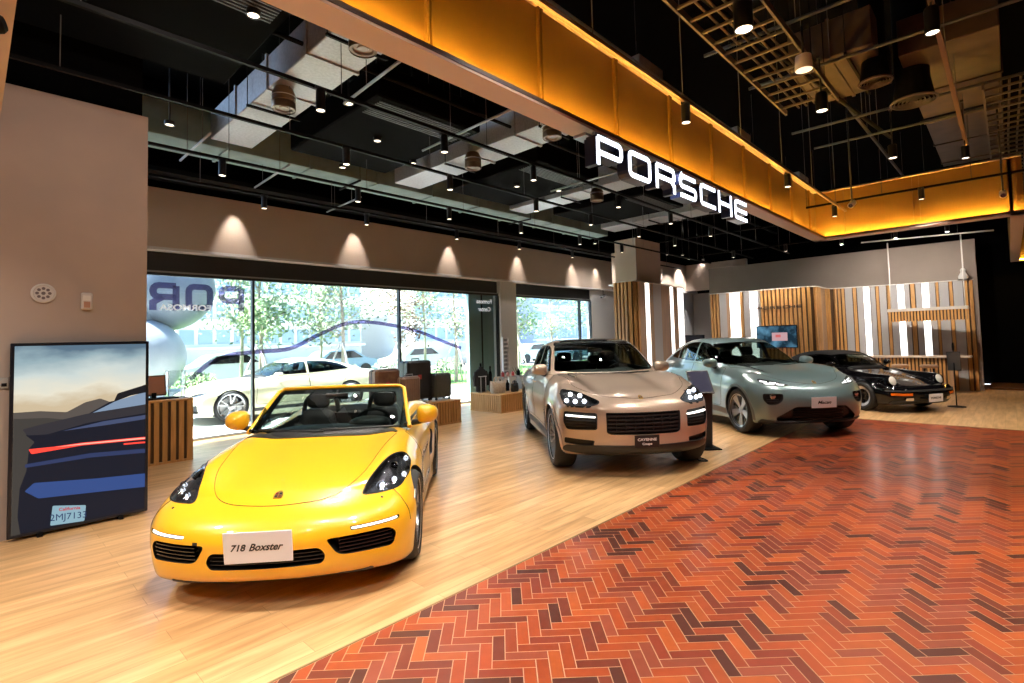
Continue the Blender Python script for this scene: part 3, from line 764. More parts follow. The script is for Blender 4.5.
def interior(rt, xd, zd, wd, xs, zs, rear=True, sw=.36):
    s = MB(); ellips(s, (xd, 0, zd), (.30, wd, .14), 28, 12, .55); s.build('dashboard', LEATHER, rt)
    s = MB(); ellips(s, (xd + .14, -sw, zd + .10), (.13, .18, .06), 20, 10, .8); s.build('instrument_hood', LEATHER, rt)
    steering(rt, xd + .40, -sw, zd + .04)
    for sg in (-1, 1): seat(rt, xs, sg * .38, zs, LEATHER, 1., .62)
    if rear:
        for sg in (-1, 1): seat(rt, xs + .95, sg * .38, zs, LEATHER, .95, .56)
    s = MB(); s.box(-.012, .012, -.12, .12, -.035, .035, bev=.01); return s.build('rear_view_mirror', TRIM, rt, (xd + .48, 0, zd + .42))

# ------------------------------------------------------------------ taupe coupe SUV
def build_coupe_suv(pose):
    TAU = paint('taupe_paint', (.52, .395, .305), .25, .30)
    rt = root('suv_car', 'beige coupe SUV with black roof and a black name plate, next to the yellow car', 'car', (pose[0], pose[1], 0), pose[2])
    zt = sp((-.1, .7), (0, .83), (.06, .90), (.13, .95), (.25, .99), (.6, 1.055), (1.0, 1.115), (1.4, 1.155), (1.8, 1.16), (3, 1.17), (4.2, 1.16), (4.65, 1.13), (4.85, 1.05), (4.95, .95))
    zb = sp((0, .30), (.3, .25), (.7, .24), (4.2, .25), (4.6, .33), (4.95, .45))
    fz = sp((.22, .20), (.30, .09), (.38, .045), (.48, .03), (.58, .01), (.68, .0), (.78, .01), (.86, .03), (.93, .09), (1.0, .2), (1.1, .5))
    rz = sp((.3, 4.75), (.5, 4.90), (.8, 4.93), (1.0, 4.90), (1.15, 4.82))
    wp = sp((0, .95), (.4, .975), (.95, .99), (1.6, .965), (3, .97), (3.85, .992), (4.5, .965), (4.95, .90))
    roof = sp((1.1, .85), (1.45, 1.10), (1.75, 1.31), (2.2, 1.565), (2.45, 1.635), (2.75, 1.67), (3.1, 1.66), (3.6, 1.60), (4.1, 1.46), (4.5, 1.29), (4.8, 1.12), (5.0, .95))
    def f(x, y, z):
        a = np.abs(y)
        T = zt(x) - .04 * (a / .95) ** 2 + .085 * gs(x, .75, .9) * gs(a, .76, .2) * sstep(x, 0, .5) - .03 * gs(x, .9, .9) * gs(a, .45, .14)
        S = wp(x) - .11 * sstep(z, .80, 1.26) - .03 * sstep(z, .55, .25) - .03 * gs(z, .52, .14) * sstep(x, 1.35, 1.9) * (1 - sstep(x, 3.0, 3.5))
        S = S + .012 * gs(x, .95, .5) + .015 * gs(x, 3.85, .55)
        F = fz(z) + .34 * (a / .93) ** 2.3 + .08 * (a / .98) ** 14
        R = rz(z) - .25 * (a / .95) ** 4
        g = smax((z - T) * .97, a - S, .17); g = smax(g, F - x, .09); g = smax(g, x - R, .12); g = smax(g, zb(x) - z, .06)
        xr = x - .28 * a * a * (1 - sstep(x, 2.3, 3.2))
        rw = .875 - .03 * sstep(x, 3.3, 4.5)
        G = smax((z - roof(xr) + .06 * a * a) * .85, a - (rw - .36 * (z - 1.12) - .10 * sstep(x, 3.4, 4.7)), .13)
        G = smax(G, np.maximum(1.0 - z, x - 4.85), .03)
        return smin(g, G, .035)
    WH = [(.89, .425, .395, .99), (3.785, .43, .395, .99)]
    LX = obl((1, 0, -.3))
    lamp = [(.50, .915, .03), (.53, .885, .04), (.60, .865, .06), (.895, .86, .05), (.915, .97, .06), (.88, 1.04, .05), (.70, 1.015, .1)]
    cin = [(-.455, .79, .02), (.455, .79, .02), (.45, .555, .02), (.40, .53, .02), (-.40, .53, .02), (-.45, .555, .02)]
    sin_ = [(.55, .785, .03), (.905, .795, .03), (.915, .66, .03), (.88, .575, .03), (.555, .585, .03)]
    lin = [(-.58, .455, .02), (-.90, .475, .02), (-.905, .405, .02), (-.60, .375, .02)]
    lin2 = [(-p[0], p[1], p[2]) for p in lin]
    cuts = [cutter(f, lamp, 'F', .07, mirror=True), cutter(f, cin, 'F', .08), cutter(f, sin_, 'F', .06, mirror=True), cutter(f, lin2, 'F', .05, mirror=True)]
    wins = [dict(n='windscreen', o=[(-.765, 1.19, .05), (0, 1.17, .5), (.765, 1.19, .05), (.65, 1.575, .06), (0, 1.62, .5), (-.65, 1.575, .06)], ax='F', m=GLASS_W),
            dict(n='side_window', o=[(1.86, 1.19, .03), (2.80, 1.20, .02), (2.80, 1.575, .02), (2.50, 1.56, .1), (2.25, 1.46, .1)], ax='S', mirror=True),
            dict(n='rear_door_window', o=[(2.88, 1.20, .02), (3.62, 1.21, .03), (3.70, 1.50, .04), (3.3, 1.57, .1), (2.88, 1.58, .02)], ax='S', mirror=True),
            dict(n='rear_quarter_window', o=[(3.70, 1.215, .03), (4.22, 1.24, .03), (4.05, 1.38, .06), (3.77, 1.48, .02)], ax='S', mirror=True),
            dict(n='rear_window', o=[(-.55, 1.22, .05), (.55, 1.22, .05), (.52, 1.46, .05), (-.52, 1.46, .05)], ax='R')]
    car_shell(rt, f, (-.06, -1.08, .14), (5.05, 1.08, 1.8), TAU, WH, cuts, (1.6, 4.3, .62), wins)
    patch('roof_panel', f, [(2.38, -.52, .06), (2.30, 0, .5), (2.38, .52, .06), (3.9, .50, .1), (3.98, 0, .5), (3.9, -.50, .1)], 'T', GLOSSB, rt, off=.003, th=.01, h=.08)
    patch('windscreen_band', f, [(-.66, 1.565, .03), (0, 1.60, .5), (.66, 1.565, .03), (.62, 1.615, .02), (0, 1.65, .5), (-.62, 1.615, .02)], 'F', GLOSSB, rt, off=.004, th=.008, h=.05)
    hood = [(.24, -.46, .2), (.10, 0, .6), (.24, .46, .2), (.52, .72, .3), (1.3, .80, .2), (1.62, .74, .06), (1.44, 0, .8), (1.62, -.74, .06), (1.3, -.80, .2), (.52, -.72, .3)]
    patch('hood', f, hood, 'T', TAU, rt, off=.0012, th=.004, h=.06); seam(rt, f, hood, 'T', .1, .004, False, 'hood_gap')
    for d, n_ in (([(1.55, 1.14, .02), (1.50, .75, .1), (1.58, .40, .08), (2.83, .40, .05), (2.84, 1.17, .02)], 'front_door'), ([(2.85, 1.17, .02), (2.84, .40, .05), (3.50, .40, .06), (3.60, .75, .2), (3.85, 1.14, .03)], 'rear_door')):
        patch(n_, f, d, 'S', TAU, rt, off=.0012, th=.004, h=.06, mirror=True); seam(rt, f, d, 'S', .05, .005, True, 'door_gap')
    # cladding: sills, arches, lower apron
    patch('sill_cladding', f, [(1.42, .36, .03), (3.38, .36, .03), (3.42, .27, .02), (1.38, .27, .02)], 'S', TRIM, rt, off=.008, th=.02, h=.06, mirror=True)
    for cx in (.89, 3.785):
        arc = lambda r_: [(cx + r_ * cos(t), .395 + r_ * sin(t)) for t in [radians(q) for q in range(-12, 193, 8)]]
        o = np.array(arc(.475) + arc(.43)[::-1]); patch('wheel_arch_trim', f, o, 'S', TAU, rt, off=.008, th=.02, h=.05, mirror=True, raw=True)
    apron = [(-.60, .40, .03), (.60, .40, .03), (.90, .385, .04), (.92, .31, .04), (.60, .28, .03), (-.60, .28, .03), (-.92, .31, .04), (-.90, .385, .04)]
    patch('lower_apron', f, apron, 'F', TRIM, rt, off=.012, th=.03, h=.06)
    lampgroup(rt, f, [tuple(p) for p in lamp], AXES['F'], [(.3, .67, .915), (.3, .70, .975), (.3, .80, .985), (.3, .77, .91), (.3, .86, .915)], GLASS_L, 0, .021, depth=.06)
    slats(rt, f, -.44, .44, [.56 + .045 * i for i in range(5)], 'center_grille', TRIM, 1, .015, .05, .018, verts=[-.33 + .11 * i for i in range(7)])
    for sg in (-1, 1):
        slats(rt, f, .57, .885, (.61, .645, .68), 'side_grille', TRIM, sg, .015, .05, .01)
        pass
    patch('daytime_light', f, [(.575, .745, .006), (.575, .727, .006), (.89, .735, .006), (.89, .757, .006)], 'F', LEDS, rt, off=.003, th=.03, r=.006, h=.03, mirror=True)
    crest(rt, f, 0, .16, 'T', 1.1)
    plate(rt, -.022, .455, .30, .15, -3, PLATEK, [('CAYENNE', .042, .022, 0, 0, INKW, 1.2), ('Coupe', .036, -.028, 0, 0, INKW, 1.2)])
    mr = interior(rt, 1.85, 1.06, .70, 2.75, .60)
    for sg in (-1, 1):
        mirror(rt, 1.92, .97, 1.215, TAU, sg, (.085, .125, .085), (.03, -.12, -.09))
        wheel(rt, .89, .99, sg, .395, .285, .285, 'multi'); wheel(rt, 3.785, .995, sg, .395, .315, .285, 'multi')
        s = MB(); s.tube([(2.66, sg * .985, .985), (2.68, sg * 1.01, .985), (2.84, sg * 1.01, .99), (2.86, sg * .985, .99)] if 0 else [(2.50, sg * .955, .99), (2.53, sg * .99, .995), (2.72, sg * .99, 1.0), (2.75, sg * .955, 1.0)], .013); s.build('door_handle', TAU, rt)
    s = MB(); s.tube(bez([(1.50, .62, 1.17), (1.50, .3, 1.16), (1.46, -.05, 1.165)], 6), .01); s.build('wiper', TRIM, rt)
    s = MB(); s.tube(bez([(1.48, .02, 1.165), (1.50, -.3, 1.16), (1.55, -.62, 1.17)], 6), .01); s.build('wiper', TRIM, rt)
    patch('tail_light', f, [(-.88, .95, .03), (.88, .95, .03), (.88, 1.03, .03), (-.88, 1.03, .03)], 'R', mat('tail_red', (.5, .01, .01), .2, coat=.5), rt, off=.004, th=.01, h=.06)
    return rt, f

# ------------------------------------------------------------------ grey-green electric SUV
def build_sage_suv(pose):
    SG = paint('sage_paint', (.16, .235, .245), .25, .28)
    rt = root('suv_car', 'pale blue-green electric SUV with a white name plate, beside the black classic car', 'car', (pose[0], pose[1], 0), pose[2])
    zt = sp((-.1, .6), (0, .70), (.05, .765), (.12, .83), (.2, .88), (.5, .975), (1.0, 1.06), (1.4, 1.10), (1.7, 1.10), (3, 1.11), (4.1, 1.12), (4.5, 1.08), (4.7, 1.0), (4.85, .9))
    zb = sp((0, .27), (.3, .22), (.7, .21), (4.1, .22), (4.5, .32), (4.8, .42))
    fz = sp((.18, .22), (.26, .10), (.34, .05), (.45, .02), (.577, .0), (.66, .005), (.74, .035), (.82, .09), (.9, .2), (1.0, .45))
    rz = sp((.3, 4.6), (.5, 4.74), (.8, 4.784), (1.0, 4.74), (1.15, 4.62))
    wp = sp((0, .92), (.4, .955), (.84, .968), (1.5, .94), (2.8, .945), (3.73, .972), (4.4, .945), (4.8, .88))
    roof = sp((1.0, .75), (1.35, 1.00), (1.6, 1.17), (2.2, 1.485), (2.5, 1.575), (2.85, 1.622), (3.2, 1.61), (3.8, 1.50), (4.3, 1.33), (4.6, 1.16), (4.8, .98))
    def f(x, y, z):
        a = np.abs(y)
        T = zt(x) - .04 * (a / .95) ** 2 + .075 * gs(x, .75, .85) * gs(a, .73, .2)
        S = wp(x) - .11 * sstep(z, .74, 1.18) - .03 * sstep(z, .5, .22) - .035 * gs(z, .48, .14) * sstep(x, 1.25, 1.8) * (1 - sstep(x, 2.9, 3.4))
        S = S + .012 * gs(x, .84, .5) + .018 * gs(x, 3.73, .6)
        F = fz(z) + .26 * (a / .9) ** 2.3 + .09 * (a / .95) ** 12
        R = rz(z) - .25 * (a / .95) ** 4
        g = smax((z - T) * .97, a - S, .17); g = smax(g, F - x, .08); g = smax(g, x - R, .12); g = smax(g, zb(x) - z, .06)
        xr = x - .26 * a * a * (1 - sstep(x, 2.3, 3.2))
        G = smax((z - roof(xr) + .06 * a * a) * .85, a - (.85 - .38 * (z - 1.08) - .12 * sstep(x, 3.2, 4.6)), .14)
        G = smax(G, np.maximum(.95 - z, x - 4.7), .03)
        return smin(g, G, .04)
    WH = [(.84, .405, .38, .97), (3.733, .41, .38, .97)]
    lamp = [(.45, .845, .02), (.52, .83, .03), (.74, .85, .04), (.80, .87, .03), (.81, .925, .03), (.77, .935, .03), (.60, .895, .1)]
    low = [(-.42, .515, .05), (.42, .515, .05), (.68, .33, .06), (.64, .27, .04), (-.64, .27, .04), (-.68, .33, .06)]
    sd = [(.585, .715, .03), (.84, .715, .03), (.85, .62, .04), (.79, .535, .04), (.68, .545, .04), (.60, .61, .05)]
    wins = [dict(n='windscreen', o=[(-.74, 1.115, .05), (0, 1.10, .5), (.74, 1.115, .05), (.60, 1.50, .06), (0, 1.54, .5), (-.60, 1.50, .06)], ax='F', m=GLASS_W),
            dict(n='side_window', o=[(1.70, 1.14, .03), (2.70, 1.15, .02), (2.70, 1.535, .02), (2.45, 1.51, .1), (2.2, 1.42, .1)], ax='S', mirror=True),
            dict(n='rear_door_window', o=[(2.76, 1.15, .02), (3.60, 1.17, .03), (3.60, 1.455, .03), (3.2, 1.53, .1), (2.76, 1.54, .02)], ax='S', mirror=True),
            dict(n='rear_quarter_window', o=[(3.67, 1.17, .02), (4.12, 1.20, .03), (4.0, 1.31, .06), (3.67, 1.43, .02)], ax='S', mirror=True),
            dict(n='rear_window', o=[(-.55, 1.15, .05), (.55, 1.15, .05), (.50, 1.40, .05), (-.50, 1.40, .05)], ax='R')]
    car_shell(rt, f, (-.06, -1.06, .12), (4.9, 1.06, 1.75), SG, WH, [cutter(f, lamp, 'F', .05, mirror=True, h=.03), cutter(f, low, 'F', .08), cutter(f, sd, 'F', .06, mirror=True)], (1.5, 4.1, .6), wins)
    hood = [(.26, -.42, .2), (.13, 0, .6), (.26, .42, .2), (.45, .60, .2), (.9, .78, .3), (1.35, .80, .15), (1.52, .72, .06), (1.36, 0, .8), (1.52, -.72, .06), (1.35, -.80, .15), (.9, -.78, .3), (.45, -.60, .2)]
    patch('hood', f, hood, 'T', SG, rt, off=.0012, th=.004, h=.06); seam(rt, f, hood, 'T', .1, .004, False, 'hood_gap')
    for d, n_ in (([(1.46, 1.06, .02), (1.42, .72, .1), (1.5, .38, .08), (2.72, .38, .05), (2.73, 1.12, .02)], 'front_door'), ([(2.74, 1.12, .02), (2.73, .38, .05), (3.36, .38, .06), (3.50, .72, .2), (3.75, 1.09, .03)], 'rear_door')):
        patch(n_, f, d, 'S', SG, rt, off=.0012, th=.004, h=.06, mirror=True); seam(rt, f, d, 'S', .05, .005, True, 'door_gap')
    patch('sill_cladding', f, [(1.30, .36, .03), (3.26, .36, .03), (3.30, .26, .02), (1.26, .26, .02)], 'S', mat('taupe_sill', (.12, .10, .085), .5), rt, off=.008, th=.02, h=.06, mirror=True)
    for cx in (.84, 3.733):
        arc = lambda r_: [(cx + r_ * cos(t), .38 + r_ * sin(t)) for t in [radians(q) for q in range(-14, 195, 8)]]
        patch('wheel_arch_trim', f, np.array(arc(.45) + arc(.408)[::-1]), 'S', mat('arch_grey', (.10, .12, .125), .4), rt, off=.008, th=.02, h=.05, mirror=True, raw=True)
    lampgroup(rt, f, lamp, AXES['F'], [(.3, .60, .87)], GLASS_L, 0, .01, depth=.045, dots=False)
    for bar in ([(.50, .862), (.50, .852), (.60, .856), (.60, .87)], [(.64, .872), (.64, .858), (.76, .868), (.76, .884)], [(.60, .888), (.60, .878), (.68, .885), (.68, .897)], [(.71, .905), (.71, .893), (.79, .902), (.79, .916)]):
        patch('daytime_light', f, bar, 'F', LEDS, rt, off=-.006, th=.008, r=.003, h=.03, mirror=True)
    slats(rt, f, -.42, .42, (.30, .34, .38, .42, .46), 'lower_grille', TRIM, 1, .025, .06, .012)
    for sg in (-1, 1):
        slats(rt, f, .64, .79, (.58, .61), 'side_grille', TRIM, sg, .02, .05, .008)
        P_, t, d = cast(f, np.array([(.71, .672)]), 'F'); s = MB(); s.lathe([(0, .02), (.035, .016), (.05, 0), (.05, -.03)], 20, Matrix.Rotation(radians(-90), 4, 'Y')); s.build('fog_lamp', CHROME, rt, (P_[0][0] + .03, sg * P_[0][1], P_[0][2]))
    patch('front_splitter', f, [(-.55, .27, .03), (.55, .27, .03), (.86, .30, .04), (.88, .24, .03), (.6, .225, .02), (-.6, .225, .02), (-.88, .24, .03), (-.86, .30, .04)], 'F', TRIM, rt, off=.012, th=.03, h=.06)
    patch('lower_cheek', f, [(.60, .46, .04), (.86, .38, .05), (.90, .31, .03), (.64, .30, .05)], 'F', TRIM, rt, off=.004, th=.012, h=.05, mirror=True) if 0 else None
    crest(rt, f, 0, .205, 'T', 1.1)
    plate(rt, -.015, .577, .42, .17, -3, PLATEW, [('Macan', .07, 0, 0, .35, INK, 1.25)])
    interior(rt, 1.76, .98, .68, 2.62, .56)
    for sg in (-1, 1):
        mirror(rt, 1.74, .97, 1.15, SG, sg, (.085, .125, .085), (.04, -.12, -.09))
        wheel(rt, .84, .962, sg, .38, .27, .275, 'five'); wheel(rt, 3.733, .972, sg, .38, .295, .275, 'five')
    patch('park_sticker', f, [(.50, 1.40, .01), (.60, 1.39, .01), (.58, 1.45, .01), (.49, 1.46, .01)], 'F', PLATEW, rt, off=.003, th=.004, h=.05) if 0 else None
    s = MB(); s.tube(bez([(1.40, .60, 1.12), (1.40, .3, 1.10), (1.36, -.05, 1.105)], 6), .01); s.build('wiper', TRIM, rt)
    patch('tail_light', f, [(-.86, .90, .02), (.86, .90, .02), (.86, .95, .02), (-.86, .95, .02)], 'R', mat('tail_red', (.5, .01, .01), .2, coat=.5), rt, off=.004, th=.01, h=.06)
    return rt, f

# ------------------------------------------------------------------ black classic with fabric top
def build_classic(pose):
    BK = mat('black_paint', (.004, .004, .005), .07, coat=0); SOFT = noise_mat('black_canvas', (.012, .012, .013), (.02, .02, .021), 80, .95)
    rt = root('classic_car', 'black classic two-door sports car with round headlamps and a black fabric top', 'car', (pose[0], pose[1], 0), pose[2])
    zt = sp((-.1, .42), (0, .47), (.1, .52), (.25, .565), (.5, .64), (.85, .725), (1.2, .80), (1.5, .86), (1.9, .875), (2.6, .88), (3.0, .895), (3.5, .86), (3.9, .76), (4.15, .62), (4.3, .5))
    zb = sp((0, .22), (.3, .17), (.7, .15), (3.6, .17), (4.0, .27), (4.3, .36))
    fz = sp((.12, .20), (.2, .08), (.27, .04), (.36, .03), (.42, .03), (.48, .04), (.54, .10), (.62, .22), (.75, .45), (.9, .7))
    rz = sp((.2, 4.0), (.4, 4.12), (.55, 4.15), (.75, 4.05), (.9, 3.9))
    wp = sp((0, .78), (.4, .83), (.85, .86), (1.3, .80), (2.0, .79), (2.5, .82), (3.12, .885), (3.6, .87), (4.2, .75))
    roof = sp((1.15, .66), (1.35, .82), (1.55, .975), (1.75, 1.11), (1.92, 1.175), (2.2, 1.215), (2.6, 1.215), (2.95, 1.15), (3.3, 1.02), (3.7, .84), (4.0, .65))
    def f(x, y, z):
        a = np.abs(y)
        T = zt(x) - .05 * (a / .85) ** 2
        S = wp(x) - .09 * sstep(z, .52, .92) - .05 * sstep(z, .40, .15)
        F = fz(z) + .24 * (a / .85) ** 2.6
        R = rz(z) - .30 * (a / .85) ** 3
        g = smax((z - T) * .96, a - S, .20); g = smax(g, F - x, .10); g = smax(g, x - R, .20); g = smax(g, zb(x) - z, .06)
        # front wing tubes carrying the round lamps
        t = np.clip((x - .37) / 1.15, 0, 1)
        cz = .635 + .075 * t - .0 * t; cy = .615 + .03 * t; r = .125 - .02 * t
        q = np.sqrt((a - cy) ** 2 + (z - cz) ** 2 + np.maximum(.37 - (x - .12 * (z - .63)), 0) ** 2 * 9 + np.maximum(x - 1.52, 0) ** 2) - r
        g = smin(g, q * .9, .10)
        # rear haunches
        t2 = np.sqrt(((x - 3.1) / 5.) ** 2 + (a - .70) ** 2 + (z - .66) ** 2) - .20 + ((x - 3.1) * .33) ** 2
        g = smin(g, t2 * .9, .12)
        xr = x - .22 * a * a * (1 - sstep(x, 1.9, 2.6))
        G = smax((z - roof(xr) + .09 * a * a) * .8, a - (.70 - .45 * (z - .86) - .14 * sstep(x, 2.5, 3.8)), .14)
        G = smax(G, np.maximum(.75 - z, x - 3.9), .03)
        return smin(g, G, .03)
    WH = [(.85, .335, .30, .88), (3.12, .34, .30, .90)]
    wins = [dict(n='windscreen', o=[(-.60, .90, .04), (0, .885, .5), (.60, .90, .04), (.485, 1.125, .05), (0, 1.15, .5), (-.485, 1.125, .05)], ax='F', m=GLASS_W),
            dict(n='side_window', o=[(1.55, .915, .03), (2.52, .925, .03), (2.48, 1.10, .05), (2.2, 1.13, .1), (1.90, 1.10, .06)], ax='S', mirror=True)]
    car_shell(rt, f, (-.06, -1.0, .06), (4.35, 1.0, 1.35), BK, WH, [], (1.35, 2.9, .45), wins, h=.033)
    top = [(1.90, -.50, .06), (1.86, 0, .5), (1.90, .50, .06), (2.5, .56, .1), (3.0, .58, .1), (3.55, .45, .2), (3.62, 0, .5), (3.55, -.45, .2), (3.0, -.58, .1), (2.5, -.56, .1)]
    patch('fabric_top', f, top, 'T', SOFT, rt, off=.012, th=.02, h=.06)
    for sg in (0,):
        patch('fabric_top_side', f, [(2.58, .92, .03), (3.35, .93, .05), (3.2, 1.03, .05), (2.9, 1.12, .05), (2.60, 1.15, .03)], 'S', SOFT, rt, off=.012, th=.02, h=.06, mirror=True)
    wl = roundpoly(wins[0]['o'], .05, .03); wl = np.concatenate([wl, wl[:1]])
    ribbon('windscreen_frame', f, [tuple(p) for p in wl], 'F', BK, rt, w=.03, off=.008, th=.01, smooth=False)
    hood = [(.20, -.42, .1), (.14, 0, .5), (.20, .42, .1), (.6, .47, .3), (1.3, .50, .2), (1.42, .50, .06), (1.32, 0, .6), (1.42, -.50, .06), (1.3, -.50, .2), (.6, -.47, .3)]
    patch('hood', f, hood, 'T', BK, rt, off=.0015, th=.004, h=.05); seam(rt, f, hood, 'T', .06, .005, False, 'hood_gap')
    door = [(1.42, .86, .02), (1.38, .45, .1), (1.48, .25, .08), (2.50, .25, .06), (2.58, .5, .1), (2.56, .87, .02)]
    patch('door', f, door, 'S', BK, rt, off=.0015, th=.004, h=.05, mirror=True); seam(rt, f, door, 'S', .05, .005, True, 'door_gap')
    # impact bumper
    bl = [(-.80, .50, .03), (.80, .50, .03), (.82, .38, .03), (.78, .345, .03), (-.78, .345, .03), (-.82, .38, .03)]
    patch('front_bumper', f, bl, 'F', BK, rt, off=.055, th=.07, h=.05)
    patch('bumper_strip', f, [(-.80, .45, .01), (.80, .45, .01), (.80, .425, .01), (-.80, .425, .01)], 'F', RUB, rt, off=.068, th=.02, h=.05)
    patch('front_air_dam', f, [(-.74, .26, .03), (.74, .26, .03), (.76, .19, .03), (-.76, .19, .03)], 'F', TRIM, rt, off=.02, th=.03, h=.05)
    patch('turn_signal', f, [(.46, .405, .01), (.77, .405, .01), (.77, .365, .01), (.46, .365, .01)], 'F', ORANGE, rt, off=.064, th=.02, h=.04, mirror=True)
    patch('fog_lamp', f, [(.42, .315, .015), (.56, .315, .015), (.56, .265, .015), (.42, .265, .015)], 'F', CHROME, rt, off=.03, th=.03, h=.04, mirror=True)
    for sg in (-1, 1):
        M = Matrix.Translation((.315, sg * .615, .645)) @ Matrix.Rotation(radians(-90 - -20), 4, 'Y')
        M = Matrix.Translation((.325, sg * .615, .645)) @ Matrix.Rotation(radians(-72), 4, 'Y')
        s = MB(); s.lathe([(.108, -.03), (.112, .0), (.105, .014), (.092, .012)], 36, M); o = s.build('headlight', BK, rt)
        s = MB(); s.lathe([(0, -.02), (.05, -.012), (.088, .008)], 30, M); s.build('lamp_reflector', mat('reflector', (.8, .78, .72), .25, 1.), o)
        s = MB(); s.lathe([(0, .035), (.04, .031), (.07, .022), (.092, .010), (.092, .006), (.07, .018), (.04, .027), (0, .031)], 30, M); s.build('lamp_lens', mat('lamp_cover', (.85, .82, .75), .15, .0, .8), o)
        mirror(rt, 1.62, .80, .95, BK, sg, (.06, .085, .055), (.03, -.08, -.06))
        wheel(rt, .85, .862, sg, .30, .215, .205, 'fuchs'); wheel(rt, 3.12, .895, sg, .305, .25, .205, 'fuchs')
        seat(rt, 2.25, sg * .34, .28, LEATHER, .85, .62)
    s = MB(); ellips(s, (1.55, 0, .80), (.2, .55, .10), 24, 10, .6); s.build('dashboard', LEATHER, rt); steering(rt, 1.85, -.34, .82)
    crest(rt, f, 0, .27, 'T', 1.)
    plate(rt, -.06, .31, .36, .16, -2, PLATEW, [('PORSCHE', .05, 0, 0, 0, INK, 1.2)])
    s = MB(); s.tube(bez([(1.36, .45, .90), (1.33, .1, .895), (1.33, -.1, .895)], 6), .008); s.build('wiper', TRIM, rt)
    patch('tail_light', f, [(-.78, .60, .02), (.78, .60, .02), (.78, .68, .02), (-.78, .68, .02)], 'R', mat('tail_red', (.5, .01, .01), .2, coat=.5), rt, off=.004, th=.01, h=.06)
    return rt, f

# ------------------------------------------------------------------ pearl saloon parked outside
def build_saloon(pose):
    PW = paint('pearl_paint', (.74, .72, .50), .1, .3)
    rt = root('parked_car', 'pale cream four-door sports saloon parked on the paving outside the window', 'car', (pose[0], pose[1], 0), pose[2])
    zt = sp((-.1, .48), (0, .55), (.1, .63), (.3, .69), (.7, .77), (1.1, .84), (1.5, .90), (2, .93), (3.5, .97), (4.3, 1.0), (4.7, .98), (4.9, .9))
    zb = sp((0, .18), (.5, .15), (4.3, .17), (4.9, .3)); fz = sp((.1, .2), (.25, .04), (.45, 0), (.58, .03), (.68, .2), (.8, .5)); rz = sp((.2, 4.7), (.5, 4.9), (.8, 4.96), (1.0, 4.9))
    wp = sp((0, .88), (.5, .95), (.92, .975), (1.5, .95), (3, .95), (3.83, .99), (4.96, .88))
    roof = sp((1.2, .72), (1.5, .88), (1.8, 1.03), (2.2, 1.24), (2.5, 1.33), (2.85, 1.375), (3.3, 1.34), (3.8, 1.22), (4.3, 1.07), (4.7, .93))
    def f(x, y, z):
        a = np.abs(y)
        T = zt(x) - .05 * (a / .95) ** 2 + .07 * gs(x, .8, .7) * gs(a, .72, .2) + .03 * gs(x, 3.9, .6) * gs(a, .8, .2)
        S = wp(x) - .10 * sstep(z, .6, 1.0) - .03 * sstep(z, .45, .15) - .03 * gs(z, .45, .12) * sstep(x, 1.3, 1.9) * (1 - sstep(x, 3.0, 3.4))
        g = smax((z - T) * .97, a - S, .18); g = smax(g, fz(z) + .30 * (a / .93) ** 2.4 - x, .1); g = smax(g, x - rz(z) + .28 * (a / .95) ** 4, .1); g = smax(g, zb(x) - z, .06)
        xr = x - .25 * a * a * (1 - sstep(x, 2.3, 3.1))
        G = smax((z - roof(xr) + .08 * a * a) * .85, a - (.83 - .45 * (z - .93) - .14 * sstep(x, 3.0, 4.6)), .15)
        G = smax(G, np.maximum(.8 - z, x - 4.75), .03)
        return smin(g, G, .04)
    WH = [(.92, .375, .35, .975), (3.82, .385, .36, .98)]
    lamp = [(.55, .60, .04), (.82, .62, .04), (.84, .70, .04), (.62, .68, .05)]
    wins = [dict(n='windscreen', o=[(-.70, .95, .05), (.70, .95, .05), (.58, 1.27, .06), (-.58, 1.27, .06)], ax='F', m=GLASS_W),
            dict(n='side_window', o=[(1.75, .98, .03), (2.72, .99, .02), (2.72, 1.29, .02), (2.5, 1.27, .1), (2.2, 1.18, .1)], ax='S', mirror=True),
            dict(n='rear_door_window', o=[(2.78, .99, .02), (3.95, 1.04, .05), (3.7, 1.18, .1), (3.3, 1.27, .1), (2.78, 1.295, .02)], ax='S', mirror=True)]
    car_shell(rt, f, (-.06, -1.06, .06), (5.02, 1.06, 1.48), PW, WH, [cutter(f, lamp, 'F', .04, mirror=True), cutter(f, [(.62, .42, .03), (.86, .44, .03), (.86, .26, .03), (.62, .28, .03)], 'F', .06, mirror=True)], (1.6, 4.1, .5), wins, h=.042)
    patch('headlight', f, lamp, 'F', GLASS_L, rt, off=-.002, th=.004, mirror=True)
    patch('lamp_housing', f, lamp, 'F', LAMPBODY, rt, off=-.03, th=.004, mirror=True)
    for d, n_ in (([(1.50, .93, .02), (1.45, .35, .08), (2.74, .33, .05), (2.75, .96, .02)], 'front_door'), ([(2.76, .96, .02), (2.75, .33, .05), (3.4, .35, .1), (3.55, .6, .1), (3.85, .99, .03)], 'rear_door')):
        patch(n_, f, d, 'S', PW, rt, off=.0015, th=.004, h=.08, mirror=True); seam(rt, f, d, 'S', .05, .007, True, 'door_gap')
    patch('sill_cladding', f, [(1.35, .27, .02), (3.35, .27, .02), (3.38, .19, .02), (1.32, .19, .02)], 'S', TRIM, rt, off=.008, th=.02, h=.08, mirror=True)
    interior(rt, 1.9, .86, .66, 2.75, .36)
    for sg in (-1, 1):
        mirror(rt, 1.95, .97, .99, PW, sg, (.08, .11, .07), (.03, -.1, -.07))
        wheel(rt, .92, .968, sg, .35, .26, .285, 'twin'); wheel(rt, 3.82, .985, sg, .36, .29, .285, 'twin')
    return rt, f

